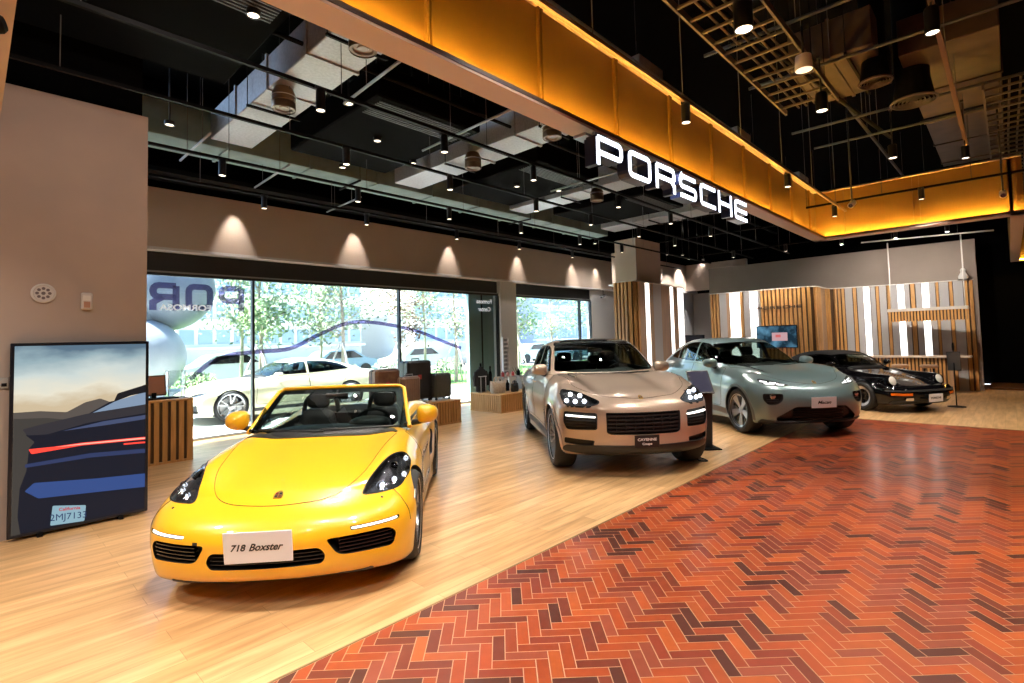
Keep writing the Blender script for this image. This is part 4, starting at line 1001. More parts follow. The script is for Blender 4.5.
# ================================================================== THE ROOM
GY = 10.84          # glass plane of the window wall
PLASTER = noise_mat('taupe_plaster', (.40, .335, .305), (.46, .38, .335), 1.1, .75, .04, detail=8)
PLASTER2 = noise_mat('taupe_plaster_smooth', (.50, .395, .325), (.54, .43, .355), .8, .7)
WHITE = mat('white_paint', (.62, .61, .62), .6)
BLACK = mat('black_ceiling', (.002, .002, .0022), .9, spec=.05)
BLK2 = mat('black_metal', (.004, .004, .0045), .6, spec=.12)
GALV = noise_mat('galvanised_duct', (.42, .42, .45), (.52, .52, .55), 30, .45, 0, metal=.5)
TEAL = noise_mat('teal_duct_board', (.14, .21, .20), (.20, .28, .27), 3, .6)
FRAMEB = mat('window_frame_black', (.015, .017, .02), .4)
OAK = noise_mat('oak_slat', (.50, .25, .075), (.62, .34, .12), 5, .45, stretch=(6, 6, .6))
OAKD = noise_mat('oak_slat_dark', (.07, .032, .012), (.10, .048, .018), 5, .5, stretch=(6, 6, .6))
GREYP = mat('grey_panel', (.42, .41, .42), .4)
TANP = noise_mat('tan_veneer', (.42, .26, .15), (.50, .32, .19), 2, .5, stretch=(4, 4, .5))
STRIP = mat('light_strip', (.9, .9, .9), .5, emit=(1, .95, .88), es=2.4)
TAN = mat('beam_tan', (.60, .46, .35), .5)
GOLDP = noise_mat('beam_gold_panel', (.26, .145, .028), (.31, .18, .036), 1.5, .45)
SILV = mat('silver_edge', (.6, .6, .62), .3, 1.)

def wood_floor():
    m = mat('oak_floor', (.6, .4, .2), .33, coat=.25, coat_rough=.18); n, l, b = nodes(m)
    tc = n.new('ShaderNodeTexCoord'); br = n.new('ShaderNodeTexBrick')
    br.offset = .37; br.inputs['Scale'].default_value = 1; br.inputs['Brick Width'].default_value = 1.35; br.inputs['Row Height'].default_value = .15
    br.inputs['Mortar Size'].default_value = .0015; br.inputs['Color1'].default_value = (.74, .47, .235, 1); br.inputs['Color2'].default_value = (.60, .35, .155, 1); br.inputs['Mortar'].default_value = (.40, .23, .10, 1)
    mp = n.new('ShaderNodeMapping'); mp.inputs['Scale'].default_value = (.9, 9, 1); nz = n.new('ShaderNodeTexNoise'); nz.inputs['Scale'].default_value = 1.6; nz.inputs['Detail'].default_value = 6
    cr = n.new('ShaderNodeValToRGB'); cr.color_ramp.elements[0].position = .32; cr.color_ramp.elements[1].position = .68
    cr.color_ramp.elements[0].color = (.72, .68, .62, 1); cr.color_ramp.elements[1].color = (1.12, 1.12, 1.12, 1)
    mx = n.new('ShaderNodeMixRGB'); mx.blend_type = 'MULTIPLY'; mx.inputs[0].default_value = 1
    l.new(tc.outputs['Object'], br.inputs['Vector']); l.new(tc.outputs['Object'], mp.inputs[0]); l.new(mp.outputs[0], nz.inputs[0]); l.new(nz.outputs[0], cr.inputs[0])
    l.new(br.outputs['Color'], mx.inputs[1]); l.new(cr.outputs[0], mx.inputs[2]); l.new(mx.outputs[0], b.inputs['Base Color'])
    bp = n.new('ShaderNodeBump'); bp.inputs['Strength'].default_value = .06; bp.inputs['Distance'].default_value = .004; l.new(nz.outputs[0], bp.inputs['Height']); l.new(bp.outputs[0], b.inputs['Normal'])
    return m
BX, BY = 11.85, 2.77
fl = MB(); WF = wood_floor()
fl.box(-6, 21, BY, GY + .1, -.12, 0); fl.box(BX, 21, -8, BY, -.12, 0)
struct(fl.build('floor', WF))

# herringbone brick: one mesh, each brick its own fired colour
def brick_floor():
    m = mat('fired_brick', (.5, .15, .06), .36, coat=.3, coat_rough=.16); n, l, b = nodes(m)
    at = n.new('ShaderNodeVertexColor'); at.layer_name = 'tone'
    nz = n.new('ShaderNodeTexNoise'); nz.inputs['Scale'].default_value = 14; nz.inputs['Detail'].default_value = 5
    tc = n.new('ShaderNodeTexCoord'); l.new(tc.outputs['Object'], nz.inputs[0])
    cr = n.new('ShaderNodeValToRGB'); cr.color_ramp.elements[0].color = (.8, .8, .8, 1); cr.color_ramp.elements[1].color = (1.15, 1.15, 1.15, 1)
    mx = n.new('ShaderNodeMixRGB'); mx.blend_type = 'MULTIPLY'; mx.inputs[0].default_value = 1
    l.new(nz.outputs[0], cr.inputs[0]); l.new(at.outputs[0], mx.inputs[1]); l.new(cr.outputs[0], mx.inputs[2]); l.new(mx.outputs[0], b.inputs['Base Color'])
    bp = n.new('ShaderNodeBump'); bp.inputs['Strength'].default_value = .12; bp.inputs['Distance'].default_value = .004; l.new(nz.outputs[0], bp.inputs['Height']); l.new(bp.outputs[0], b.inputs['Normal'])
    W, L = .0686, .2285; g = .0026; s2 = sqrt(.5)
    U = np.array([s2, -s2]); V = np.array([s2, s2]); O = np.array([1.887, 2.010])
    vs = []; fs = []; cols = []; rnd = random.Random(3)
    pal = [(.40, .075, .018), (.36, .062, .016), (.30, .050, .016), (.43, .090, .020), (.25, .040, .018), (.18, .034, .017), (.09, .022, .014), (.28, .060, .030), (.38, .066, .015)]
    x0, x1, y0 = -.6, BX, -5.5
    for j in range(-26, 30):
        for i in range(-95, 150):
            c = O + i * W * (U + V) + j * L * (U - V)
            if not (x0 - .4 < c[0] < x1 + .4 and y0 - .4 < c[1] < BY + .4): continue
            for (u0, u1, v0, v1) in ((0, L, 0, W), (0, W, W, W + L)):
                q = [c + U * a + V * b_ for a, b_ in ((u0 + g, v0 + g), (u1 - g, v0 + g), (u1 - g, v1 - g), (u0 + g, v1 - g))]
                # clip against the straight edges of the field
                for ax, lim, sg in ((0, x1 - .012, 1), (1, BY - .012, 1), (0, x0, -1), (1, y0, -1)):
                    o = []
                    for k in range(len(q)):
                        a, b_ = q[k], q[(k + 1) % len(q)]; ia = (a[ax] - lim) * sg <= 0; ib = (b_[ax] - lim) * sg <= 0
                        if ia: o.append(a)
                        if ia != ib: o.append(a + (b_ - a) * ((lim - a[ax]) / (b_[ax] - a[ax])))
                    q = o
                    if len(q) < 3: break
                if len(q) < 3: continue
                k = len(vs); vs += [(p[0], p[1], 0.0) for p in q]; fs.append(list(range(k, k + len(q))))
                t = rnd.choice(pal); e = rnd.uniform(.88, 1.12); cols.append((t[0] * e, t[1] * e, t[2] * e, 1))
    me = bpy.data.meshes.new('bricks'); me.from_pydata(vs, [], fs); me.materials.append(m)
    ca = me.color_attributes.new('tone', 'FLOAT_COLOR', 'CORNER'); k = 0
    for p, c in zip(me.polygons, cols):
        for _ in p.loop_indices: ca.data[k].color = c; k += 1
    return me
gb = MB(); gb.box(-6, BX, -8, BY, -.12, -.0018)
gr = struct(gb.build('floor_brick_bed', mat('grout', (.55, .34, .22), .7)))
bo = link('floor_brick_herringbone', brick_floor()); struct(bo)
fb = MB(); fb.box(-6, BX + .006, BY - .006, BY + .006, -.01, .002); fb.box(BX - .006, BX + .006, -8, BY, -.01, .002); struct(fb.build('trim_1', mat('brass_joint', (.35, .25, .13), .4, .6)))

# ---- walls
w = MB(); w.box(-6, 1.31, 6.62, 6.82, 0, 4.19); w.box(1.11, 1.31, 6.82, GY, 0, 4.19); struct(w.build('wall_left', PLASTER))
w = MB(); w.box(1.31, 19, 10.62, 10.80, 3.46, 4.50); struct(w.build('wall_window_fascia', PLASTER2))
w = MB(); w.box(1.31, 19, 10.60, 11.2, 3.41, 3.46); w.box(14.9, 21, 9.33, 9.7, 3.41, 3.46); struct(w.build('trim_2', WHITE))
w = MB(); w.box(1.31, 15.45, 10.86, 11.0, 3.07, 3.41); struct(w.build('wall_window_header', mat('header_black', (.012, .012, .014), .5)))
w = MB(); w.box(1.31, 15.4, 10.80, 10.86, 3.04, 3.07); w.box(1.31, 10.75, 10.79, 10.85, 0, .03); struct(w.build('trim_3', mat('grey_trim', (.25, .25, .26), .5)))
w = MB(); w.box(10.75, 11.42, 10.72, 11.1, 0, 3.41); struct(w.build('wall_pier', WHITE))
w = MB(); w.box(15.42, 21.2, 10.80, 11.0, 0, 3.41); w.box(21, 21.2, 7.0, 11.0, 0, 3.41); w.box(16.6, 21, 9.55, 9.7, 0, 3.41); struct(w.build('wall_rear', WHITE))
w = MB(); w.box(14.9, 21.0, 9.35, 9.55, 3.46, 4.5); w.box(20.0, 20.2, 7, 9.35, 3.46, 4.5); w.box(14, 19, 10.60, 10.62, 3.46, 3.461); struct(w.build('wall_fascia_return', PLASTER2))
w = MB(); w.box(18.78, 18.98, .58, 7.9, 0, 4.10); struct(w.build('wall_back', noise_mat('back_wall_taupe', (.27, .22, .19), (.31, .25, .215), .8, .75)))
w = MB(); w.box(21.2, 21.4, -8.2, 12, 0, 7); struct(w.build('wall_far', BLACK))
w = MB(); w.box(-6.2, 21.4, -8.2, -8, 0, 7); struct(w.build('wall_right', mat('far_wall', (.10, .085, .075), .8)))
w = MB(); w.box(-6.2, -6, -8.2, 11, 0, 7); struct(w.build('wall_entrance', mat('far_wall')))
w = MB(); w.box(-6.2, 21.4, -8.2, 11.4, 6.6, 6.8); struct(w.build('ceiling', BLACK))
w = MB(); w.box(1.1, 21.4, 11.0, 11.2, 3.46, 6.6); w.box(-6, 1.31, 6.9, 7.0, 4.19, 6.6); w.box(-6, 1.31, 7, 11, 4.19, 4.3); struct(w.build('wall_above_windows', BLACK))
w = MB(); w.box(1.31, 19, 10.0, 10.6, 4.62, 4.70); struct(w.build('ceiling_edge_band', BLK2))
w = MB(); w.box(19.3, 21.2, -8, .5, 0, .05); struct(w.build('floor_threshold', mat('brown_step', (.14, .06, .03), .4)))
# column with its taupe cladding
w = MB(); w.box(13.3, 14.75, 7.7, 8.4, 0, 4.55); w.box(13.75, 14.2, 7.69, 7.7, 4.12, 4.52); w.box(14.22, 14.62, 7.69, 7.7, 4.12, 4.52); struct(w.build('wall_column', PLASTER2))

# ---- windows
GL = glass('shop_glass', (.86, .91, .91))
def window(i, x0, x1, mulls, z0=.0, z1=3.04, y=GY):
    s = MB(); t = .045
    s.box(x0, x1, y - .03, y + .03, z1 - .05, z1, 0); s.box(x0, x1, y - .03, y + .03, z0, z0 + .04, 0)
    for m_ in [x0 + t / 2, x1 - t / 2] + mulls: s.box(m_ - t / 2, m_ + t / 2, y - .05, y + .05, z0 + .04, z1 - .05, 0)
    fr = struct(s.build('window_%d' % i, FRAMEB)); xs = [x0] + mulls + [x1]
    for a, b_ in zip(xs[:-1], xs[1:]):
        g = MB(); g.box(a + t / 2, b_ - t / 2, y - .006, y + .006, z0 + .04, z1 - .05); g.build('pane', GL, fr)
    return fr
W1 = window(1, 1.31, 10.75, [3.90, 7.32]); W2 = window(2, 11.42, 15.42, [14.75])
# teal fin wall outside seen through the last pane, with a narrow door joint
s = MB(); s.box(9.75, 10.72, 11.0, 11.12, 0, 3.1); s2 = struct(s.build('wall_outside_fin', mat('teal_cladding', (.26, .38, .39), .4)))
s = MB(); s.box(10.22, 10.26, 10.98, 11.0, .5, 3.05); struct(s.build('trim_4', FRAMEB))
# lettering stuck on the glass, read from outside
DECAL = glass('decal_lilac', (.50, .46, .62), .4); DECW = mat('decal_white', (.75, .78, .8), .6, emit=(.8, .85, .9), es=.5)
def stroke(mb, pts, t, d0, d1, M, closed=False, mi=0):
    P = [Vector((p[0], p[1])) for p in pts]; n = len(P); L = []; R = []
    for i in range(n):
        a = P[(i - 1) % n] if closed or i else None; b_ = P[(i + 1) % n] if closed or i < n - 1 else None
        d1_ = (P[i] - a).normalized() if a is not None else (b_ - P[i]).normalized(); d2_ = (b_ - P[i]).normalized() if b_ is not None else d1_
        n1 = Vector((-d1_.y, d1_.x)); n2 = Vector((-d2_.y, d2_.x)); m_ = (n1 + n2); m_ = m_ / max(m_.length, 1e-6); k = t / 2 / max(m_.dot(n1), .5)
        L.append(P[i] + m_ * k); R.append(P[i] - m_ * k)
    vs = [(p.x, p.y, d) for d in (d0, d1) for p in L + R]; N = 2 * n; fs = []
    for i in range(n if closed else n - 1):
        j = (i + 1) % n
        fs += [(i, j, n + j, n + i), (N + i, N + n + i, N + n + j, N + j), (i, N + i, N + j, j), (n + i, n + j, N + n + j, N + n + i)]
    if not closed: fs += [(0, n, N + n, N), (n - 1, N + n - 1, N + 2 * n - 1, 2 * n - 1)]
    mb.add([M @ Vector(v) for v in vs], fs, mi)
def rr(x0, y0, x1, y1, r):
    o = []
    for cx, cy, a0 in ((x1 - r, y1 - r, 0), (x0 + r, y1 - r, 90), (x0 + r, y0 + r, 180), (x1 - r, y0 + r, 270)):
        o += [(cx + r * cos(radians(a0 + k * 30)), cy + r * sin(radians(a0 + k * 30))) for k in range(4)]
    return o
def glyph(ch, w, h, t):
    """wide block capitals; list of (points, closed)"""
    x0, x1, y0, y1, m_, r = t / 2, w - t / 2, t / 2, h - t / 2, h / 2 - t * .1, t * .8
    c = lambda cx, cy, a: [(cx + r * cos(radians(a + k * 30)), cy + r * sin(radians(a + k * 30))) for k in range(4)]
    if ch == 'P': return [([(x0, 0), (x0, y1)], 0), ([(x0, y1)] + c(x1 - r, y1 - r, 0)[::-1] + c(x1 - r, m_ - t * .3 + r, 270)[::-1] + [(x0, m_ - t * .3)], 0)]
    if ch == 'O': return [(rr(x0, y0, x1, y1, r), 1)]
    if ch == 'R': return [([(x0, 0), (x0, y1)], 0), ([(x0, y1)] + c(x1 - r, y1 - r, 0)[::-1] + c(x1 - r, m_ + r, 270)[::-1] + [(x0, m_)], 0), ([(x1 - t * 1.3, m_), (x1, m_ - t * .9), (x1, 0)], 0)]
    if ch == 'S': return [([(x1, y1), (x0 + r, y1)] + c(x0 + r, y1 - r, 90) + c(x0 + r, m_ + r, 180) + c(x1 - r, m_ - r, 0)[::-1] + c(x1 - r, y0 + r, 270)[::-1] + [(x0, y0)], 0)]
    if ch == 'C': return [([(x1 + t / 2, y1)] + c(x0 + r, y1 - r, 90) + c(x0 + r, y0 + r, 180) + [(x1 + t / 2, y0)], 0)]
    if ch == 'H': return [([(x0, 0), (x0, h)], 0), ([(x1, 0), (x1, h)], 0), ([(x0 + t / 2, m_), (x1 - t / 2, m_)], 0)]
    if ch == 'E': return [([(x1 + t / 2, y1)] + c(x0 + r, y1 - r, 90) + c(x0 + r, y0 + r, 180) + [(x1 + t / 2, y0)], 0), ([(x0 + t / 2, m_), (x1 + t / 2, m_)], 0)]
def word(parent, txt, w, h, t, gap, M, depth, mf, ms=None, name='letter'):
    out = []; x = 0
    for ch in txt:
        s = MB()
        for pts, cl in glyph(ch, w, h, t): stroke(s, pts, t, 0, depth, M @ Matrix.Translation((x, 0, 0)), cl)
        o = s.build(name, ms or mf, parent); out.append(o)
        if ms:
            s = MB()
            for pts, cl in glyph(ch, w, h, t): stroke(s, pts, t * .80, depth, depth + .006, M @ Matrix.Translation((x, 0, 0)), cl)
            s.build('letter_face', mf, o)
        x += w + gap
    return out
# mirrored: +u runs towards -x ; facing the room
Mm = Matrix(((-1, 0, 0, 3.74), (0, 0, -1, GY - .007), (0, 1, 0, 2.37), (0, 0, 0, 1)))
p0 = word(W1, 'PORSCHE', .46, .50, .11, .09, Mm, .003, DECAL, name='glass_letter')
text_mesh('FORMOSA', .15, .003, Matrix(((-1, 0, 0, 2.75), (0, 0, -1, GY - .012), (0, 1, 0, 2.42), (0, 0, 0, 1))), DECW, 'glass_text', W1, bold=.004, sx=1.2)
text_mesh('Formosa', .17, .003, Matrix(((-1, 0, 0, 10.2), (0, 0, -1, GY - .012), (0, 1, 0, 2.80), (0, 0, 0, 1))), DECW, 'glass_text', W1, bold=.003)
text_mesh('Center', .17, .003, Matrix(((-1, 0, 0, 10.2), (0, 0, -1, GY - .012), (0, 1, 0, 2.58), (0, 0, 0, 1))), DECW, 'glass_text', W1, bold=.003)
sw = [(2.81, 1.12), (3.14, 1.40), (3.49, 1.53), (3.95, 1.58), (4.64, 1.63), (5.29, 1.92), (5.9, 2.15), (6.5, 2.19), (7.35, 2.08), (8.0, 1.93), (8.58, 1.73), (9.3, 1.50)]
s = MB(); stroke(s, [(p.x, p.y) for p in bez([(a, b_, 0) for a, b_ in sw], 6)], .085, 0, .003, Matrix(((1, 0, 0, 0), (0, 0, -1, GY - .007), (0, 1, 0, 0), (0, 0, 0, 1)))); s.build('glass_line', DECAL, W1)

# ---- slatted feature walls
def path_pts(pts, r, step=.05):
    out = []; n = len(pts)
    for i in range(n):
        p = Vector(pts[i])
        if 0 < i < n - 1:
            a = (Vector(pts[i - 1]) - p).normalized(); b_ = (Vector(pts[i + 1]) - p).normalized(); A = p + a * r; B = p + b_ * r
            for k in range(11): t = k / 10; out.append((1 - t) ** 2 * A + 2 * t * (1 - t) * p + t * t * B)
        else: out.append(p)
    L = [0]
    for i in range(1, len(out)): L.append(L[-1] + (out[i] - out[i - 1]).length)
    def at(s_):
        s_ = max(0, min(s_, L[-1])); k = 0
        while k < len(L) - 2 and L[k + 1] < s_: k += 1
        d = out[k + 1] - out[k]; t = (s_ - L[k]) / max(d.length, 1e-9); T = d.normalized(); return out[k] + d * t, T
    return at, L[-1]
def slat_wall(name, label, pts, r, ztop, pattern, z0=0., side=1, thick=.25):
    """pattern: list of (length, kind); side: +1 if the room lies left of the path"""
    at, Lt = path_pts(pts, r); rt = root(name, label, 'wall panel', (pts[0][0], pts[0][1], 0))
    inv = Vector((-pts[0][0], -pts[0][1], 0))
    def seg(mb, s0, s1, d0, d1, za, zb_, mi=0, n=None):
        n = n or max(1, int((s1 - s0) / .08)); vs = []
        for k in range(n + 1):
            p, T = at(s0 + (s1 - s0) * k / n); N = Vector((-T.y, T.x)) * side
            for d in (d0, d1):
                for z in (za, zb_): q = p + N * d; vs.append((q.x + inv.x, q.y + inv.y, z))
        fs = []
        for k in range(n):
            a = 4 * k; b_ = a + 4; fs += [(a, a + 1, b_ + 1, b_), (a + 2, b_ + 2, b_ + 3, a + 3), (a + 1, a + 3, b_ + 3, b_ + 1), (a, b_, b_ + 2, a + 2)]
        fs += [(0, 2, 3, 1), (4 * n, 4 * n + 1, 4 * n + 3, 4 * n + 2)]; mb.add(vs, fs, mi)
    b = MB(); seg(b, 0, Lt, -thick, -.03, z0, ztop); b.build('backing', OAKD, rt)
    c = MB(); seg(c, 0, Lt, -thick, .055, ztop, ztop + .025); c.build('cap', mat('cap_white', (.7, .68, .64), .4), rt)
    s0 = 0; tot = sum(p[0] for p in pattern); k_ = Lt / tot
    for ln, kd in pattern:
        ln *= k_; s1 = s0 + ln
        if kd == 'S':       # run of oak slats
            m_ = max(1, round(ln / .115)); w_ = ln / m_
            slm = MB()
            for i in range(m_): seg(slm, s0 + i * w_ + w_ * .18, s0 + i * w_ + w_ * .82, -.03, .045, z0, ztop, 0, 1)
            slm.build('slats', OAK, rt)
        elif kd == 'L': q = MB(); seg(q, s0, s1, -.03, .01, z0 + .02, ztop - .01); q.build('light_strip', STRIP, rt)
        elif kd == 'G': q = MB(); seg(q, s0, s1, -.03, .02, z0, ztop); q.build('grey_panel', GREYP, rt)
        elif kd == 'T': q = MB(); seg(q, s0, s1, -.03, .02, z0, ztop); q.build('veneer_panel', TANP, rt)
        elif kd == 'D': pass
        s0 = s1
    return rt, at
# rear left block and its return (path runs with the room on its left-hand side)
pat = [(.30, 'S'), (.22, 'G'), (.10, 'T'), (.30, 'L'), (.12, 'S'), (.18, 'G'), (.22, 'L'), (.08, 'G'), (1.35, 'S'), (.12, 'D'), (.16, 'S'), (.3, 'S'), (.12, 'L'), (.45, 'T'), (.30, 'S'), (.12, 'D'), (.30, 'S'), (.18, 'G'),
       (.12, 'S'), (.16, 'G'), (.14, 'L'), (.14, 'G'), (.10, 'S'), (.16, 'G'), (.10, 'S'), (.16, 'G'), (.15, 'L'), (.12, 'G'), (.14, 'S'), (.14, 'G'), (.15, 'L'), (.14, 'G'), (.08, 'S'), (.2, 'G'), (.1, 'S'), (.2, 'G'), (.22, 'S')]
slat_wall('slatted_feature_wall', 'long curved oak slat wall with glowing strips behind the black classic car', [(16.55, 6.95), (16.55, 3.98), (18.15, 3.98), (18.72, .66)], .35, 2.98, pat, side=-1, thick=.22)
pat2 = [(.62, 'S'), (.30, 'T'), (.22, 'L'), (.18, 'T'), (.42, 'G'), (.50, 'T'), (.20, 'L'), (.25, 'T'), (.40, 'L'), (.12, 'G'), (.36, 'S')]
slat_wall('slatted_column_screen', 'oak slat screen with glowing strips wrapped round the column', [(12.2, 7.78), (12.2, 7.15), (15.6, 7.36), (15.7, 7.9)], .22, 3.16, pat2, side=-1, thick=.12)
# dark brand letters and screen on the slats
bl = root('wall_lettering', 'dark PORSCHE letters on the oak slats above the television', 'sign', (16.50, 5.5, 2.40))
word(bl, 'PORSCHE', .145, .085, .022, .035, Matrix(((0, 0, -1, 0), (-1, 0, 0, 0), (0, 1, 0, 0), (0, 0, 0, 1))), .02, mat('dark_bronze', (.06, .035, .02), .4))
tv = root('television', 'wall television on the oak slats under the brand letters', 'television', (16.49, 4.98, 1.58))
s = MB(); s.box(-.05, 0, -.56, .56, -.33, .33, bev=.01); s.build('casing', GLOSSB, tv)
def screen_mat(nm, c1, c2, es):
    m = mat(nm, (0, 0, 0), .3); n, l, b = nodes(m); tc = n.new('ShaderNodeTexCoord'); nz = n.new('ShaderNodeTexNoise'); nz.inputs['Scale'].default_value = 3.5; nz.inputs['Detail'].default_value = 3
    cr = n.new('ShaderNodeValToRGB'); cr.color_ramp.elements[0].position = .4; cr.color_ramp.elements[1].position = .7; cr.color_ramp.elements[0].color = (*c1, 1); cr.color_ramp.elements[1].color = (*c2, 1)
    l.new(tc.outputs['Object'], nz.inputs[0]); l.new(nz.outputs[0], cr.inputs[0]); l.new(cr.outputs[0], b.inputs['Emission Color']); b.inputs['Emission Strength'].default_value = es; b.inputs['Specular IOR Level'].default_value = .1; return m
s = MB(); s.box(-.054, -.05, -.54, .54, -.31, .31); s.build('screen', screen_mat('tv_picture', (.01, .03, .05), (.12, .3, .45), .8), tv)
s = MB(); s.box(-.057, -.054, -.30, .12, -.12, .12); s.build('screen_picture', mat('tv_red', (.05, .05, .05), .4, emit=(.6, .35, .38), es=.8), tv)
s = MB(); s.box(-.0575, -.057, -.12, .02, -.02, .06); s.build('screen_picture', mat('tv_red2', (.05, .05, .05), .4, emit=(.7, .1, .1), es=.8), tv)
dm = root('wall_screen', 'small dark screen on the white wall between the two slatted walls', 'screen', (19.6, 9.0, 1.40)); s = MB(); s.box(-.05, 0, -.5, .5, -.3, .3, bev=.01); s.build('casing', GLOSSB, dm); s = MB(); s.box(-.053, -.05, -.47, .47, -.27, .27); s.build('screen', mat('dark_screen', (.02, .02, .03), .1), dm); s = MB(); s.box(-.03, .03, -.04, .04, -1.40, -.3); s.box(-.25, .25, -.3, .3, -1.40, -1.38); s.build('stand', BLK2, dm)

# ---- glowing beam
def beam():
    rt = root('light_cove_beam', 'long hanging tan beam with glowing gold panels above the cars', 'beam', (0, 2.7, 3.56))
    o = Vector((0, 2.7, 3.56)); yn, yf, zb_, zt_ = 2.63, 2.85, 3.56, 4.55; XL, XR = -.35, 12.25
    T = Matrix.Translation(-o)
    s = MB(); s.box(XL, XR, yn + .0, yf, zb_, zb_ + .035, M=T); s.box(XL, XR - .0, yn, yn + .03, zb_ + .035, zb_ + .055, M=T)
    s.box(12.0, 12.25, -.28, yf, zb_, zb_ + .035, M=T); s.box(12.0, 12.03, -.28, yn, zb_ + .035, zb_ + .05, M=T)
    s.box(12.0, 20.8, -.28, -.10, zb_, zb_ + .035, M=T)
    s.build('underside', TAN, rt)
    s = MB(); s.box(XL, 12.0, yn - .004, yn, zb_ + .02, zb_ + .055, M=T); s.box(11.996, 12.0, -.28, yn, zb_ + .02, zb_ + .055, M=T); s.build('lip', mat('lip_dark', (.05, .03, .02), .5), rt)
    # panels with double ribs
    s = MB(); s.box(XL, XR, 2.80, yf, zb_ + .035, zt_, M=T); s.build('back_panel', GOLDP, rt)
    xs = [-.2 + 1.185 * i for i in range(11)]
    for i, x in enumerate(xs):
        if x > 12.1: break
        s = MB()
        for d in (-.022, .022): s.box(x + d - .011, x + d + .011, 2.772, 2.80, zb_ + .035, zt_ - .02, M=T)
        s.build('rib', GOLDP, rt)
    s = MB(); s.box(XL, 12.0, 2.68, 2.80, zt_ - .02, zt_, M=T); s.box(12.0 + 0, 12.12, -.28, 2.68, zt_ - .02, zt_, M=T); s.build('top_ledge', TAN, rt)
    s = MB(); s.box(XL, 12.0, 2.672, 2.68, zt_ - .022, zt_ + .012, M=T); s.box(12.0, 12.008, -.28, 2.68, zt_ - .022, zt_ + .0, M=T); s.build('top_edge', SILV, rt)
    s = MB(); s.box(12.15, 12.25, -.28, 2.80, zb_ + .035, zt_, M=T); s.box(12.15, 20.8, -.15, -.10, zb_ + .035, zt_, M=T); s.build('side_panel', GOLDP, rt)
    for y in (-.2, 1.1, 1.2, 2.3):
        s = MB(); s.box(12.125, 12.15, y - .012, y + .012, zb_ + .035, zt_ - .02, M=T); s.build('rib', GOLDP, rt)
    s = MB(); s.box(-.35, .15, yf, 6.6, zb_, zb_ + .6, M=T); s.build('side_arm', TAN, rt)
    s = MB(); s.box(20.7, 20.8, -6, -.28, zb_, zt_, M=T); s.build('far_panel', GOLDP, rt)
    WARM = mat('warm_led', (.8, .5, .2), .5, emit=(1, .56, .10), es=230)
    s = MB(); s.box(XL, 12.04, 2.70, 2.71, zb_ + .036, zb_ + .044, M=T); s.box(12.045, 12.055, -.26, 2.62, zb_ + .036, zb_ + .044, M=T); s.box(20.64, 20.65, -6, -.3, zb_ + .036, zb_ + .044, M=T); s.build('led_strip', WARM, rt)
    return rt
beam()
sg = root('brand_sign', 'large lit white PORSCHE letters hung under the glowing beam', 'sign', (3.72, 2.62, 3.18))
NAVY = mat('navy_letter_side', (.01, .015, .05), .3); FACE = mat('lit_letter_face', (.9, .9, .9), .5, emit=(.80, .86, 1), es=3)
word(sg, 'PORSCHE', .43, .27, .056, .09, Matrix(((1, 0, 0, 0), (0, 0, -1, 0), (0, 1, 0, 0), (0, 0, 0, 1))), .12, FACE, NAVY)
s = MB(); s.box(-.02, 3.58, -.03, .10, .275, .30); s.build('mounting_rail', SILV, sg)
for i in range(5): s = MB(); s.box(.2 + i * .8, .23 + i * .8, .02, .05, .30, .38); s.build('bracket', SILV, sg)

# ================================================================== CEILING SERVICES
def duct(x0, x1, y0, y1, zb_, h, m, label, name='air_duct', nj=5, along='y', group=None):
    cx, cy = (x0 + x1) / 2, (y0 + y1) / 2; rt = root(name, label, 'duct', (cx, cy, zb_), group=group)
    T = Matrix.Translation((-cx, -cy, -zb_)); s = MB(); s.box(x0, x1, y0, y1, zb_, zb_ + h, M=T, bev=.01); s.build('casing', m, rt)
    for i in range(1, nj):
        s = MB()
        if along == 'y': y = y0 + (y1 - y0) * i / nj; s.box(x0 - .02, x1 + .02, y - .02, y + .02, zb_ - .02, zb_ + h + .02, M=T)
        else: x = x0 + (x1 - x0) * i / nj; s.box(x - .02, x + .02, y0 - .02, y1 + .02, zb_ - .02, zb_ + h + .02, M=T)
        s.build('flange', m, rt)
    for i in range(2):
        s = MB()
        if along == 'y': y = y0 + (y1 - y0) * (.3 + .4 * i); s.box(x0 - .05, x1 + .05, y - .015, y + .015, zb_ - .05, zb_ - .02, M=T); q = [(x0 - .04, y), (x1 + .04, y)]
        else: x = x0 + (x1 - x0) * (.3 + .4 * i); s.box(x - .015, x + .015, y0 - .05, y1 + .05, zb_ - .05, zb_ - .02, M=T); q = [(x, y0 - .04), (x, y1 + .04)]
        for a, b in q: s.tube([T @ Vector((a, b, zb_ - .04)), T @ Vector((a, b, 6.6))], .006, 5)
        s.build('hanger', BLK2, rt)
    return rt
DG = 'grey branch ducts over the window bay'
duct(2.42, 3.0, 3.1, 8.35, 4.75, .4, GALV, 'grey branch duct nearest the left wall, behind the glowing beam', group=DG)
duct(5.62, 6.22, 3.1, 8.4, 4.75, .4, GALV, 'grey branch duct above the beige SUV side of the window bay', group=DG)
duct(8.8, 9.4, 3.1, 8.4, 4.75, .4, GALV, 'third grey branch duct from the left wall', group=DG)
duct(12.3, 13.0, 3.1, 8.2, 4.75, .4, GALV, 'grey branch duct farthest along, near the column', group=DG)
duct(1.4, 13.1, 8.48, 9.15, 4.70, .5, TEAL, 'long teal main duct running along the window bay ceiling', nj=9, along='x')
duct(7.7, 9.2, 1.05, 2.0, 5.25, .5, noise_mat('brown_duct', (.05, .034, .025), (.075, .05, .035), 4, .5), 'brown box duct over the brick floor', nj=2)
duct(8.6, 18.0, -.1, .9, 5.35, .5, noise_mat('brown_duct'), 'long brown duct beyond the round air diffuser', nj=6, along='x')
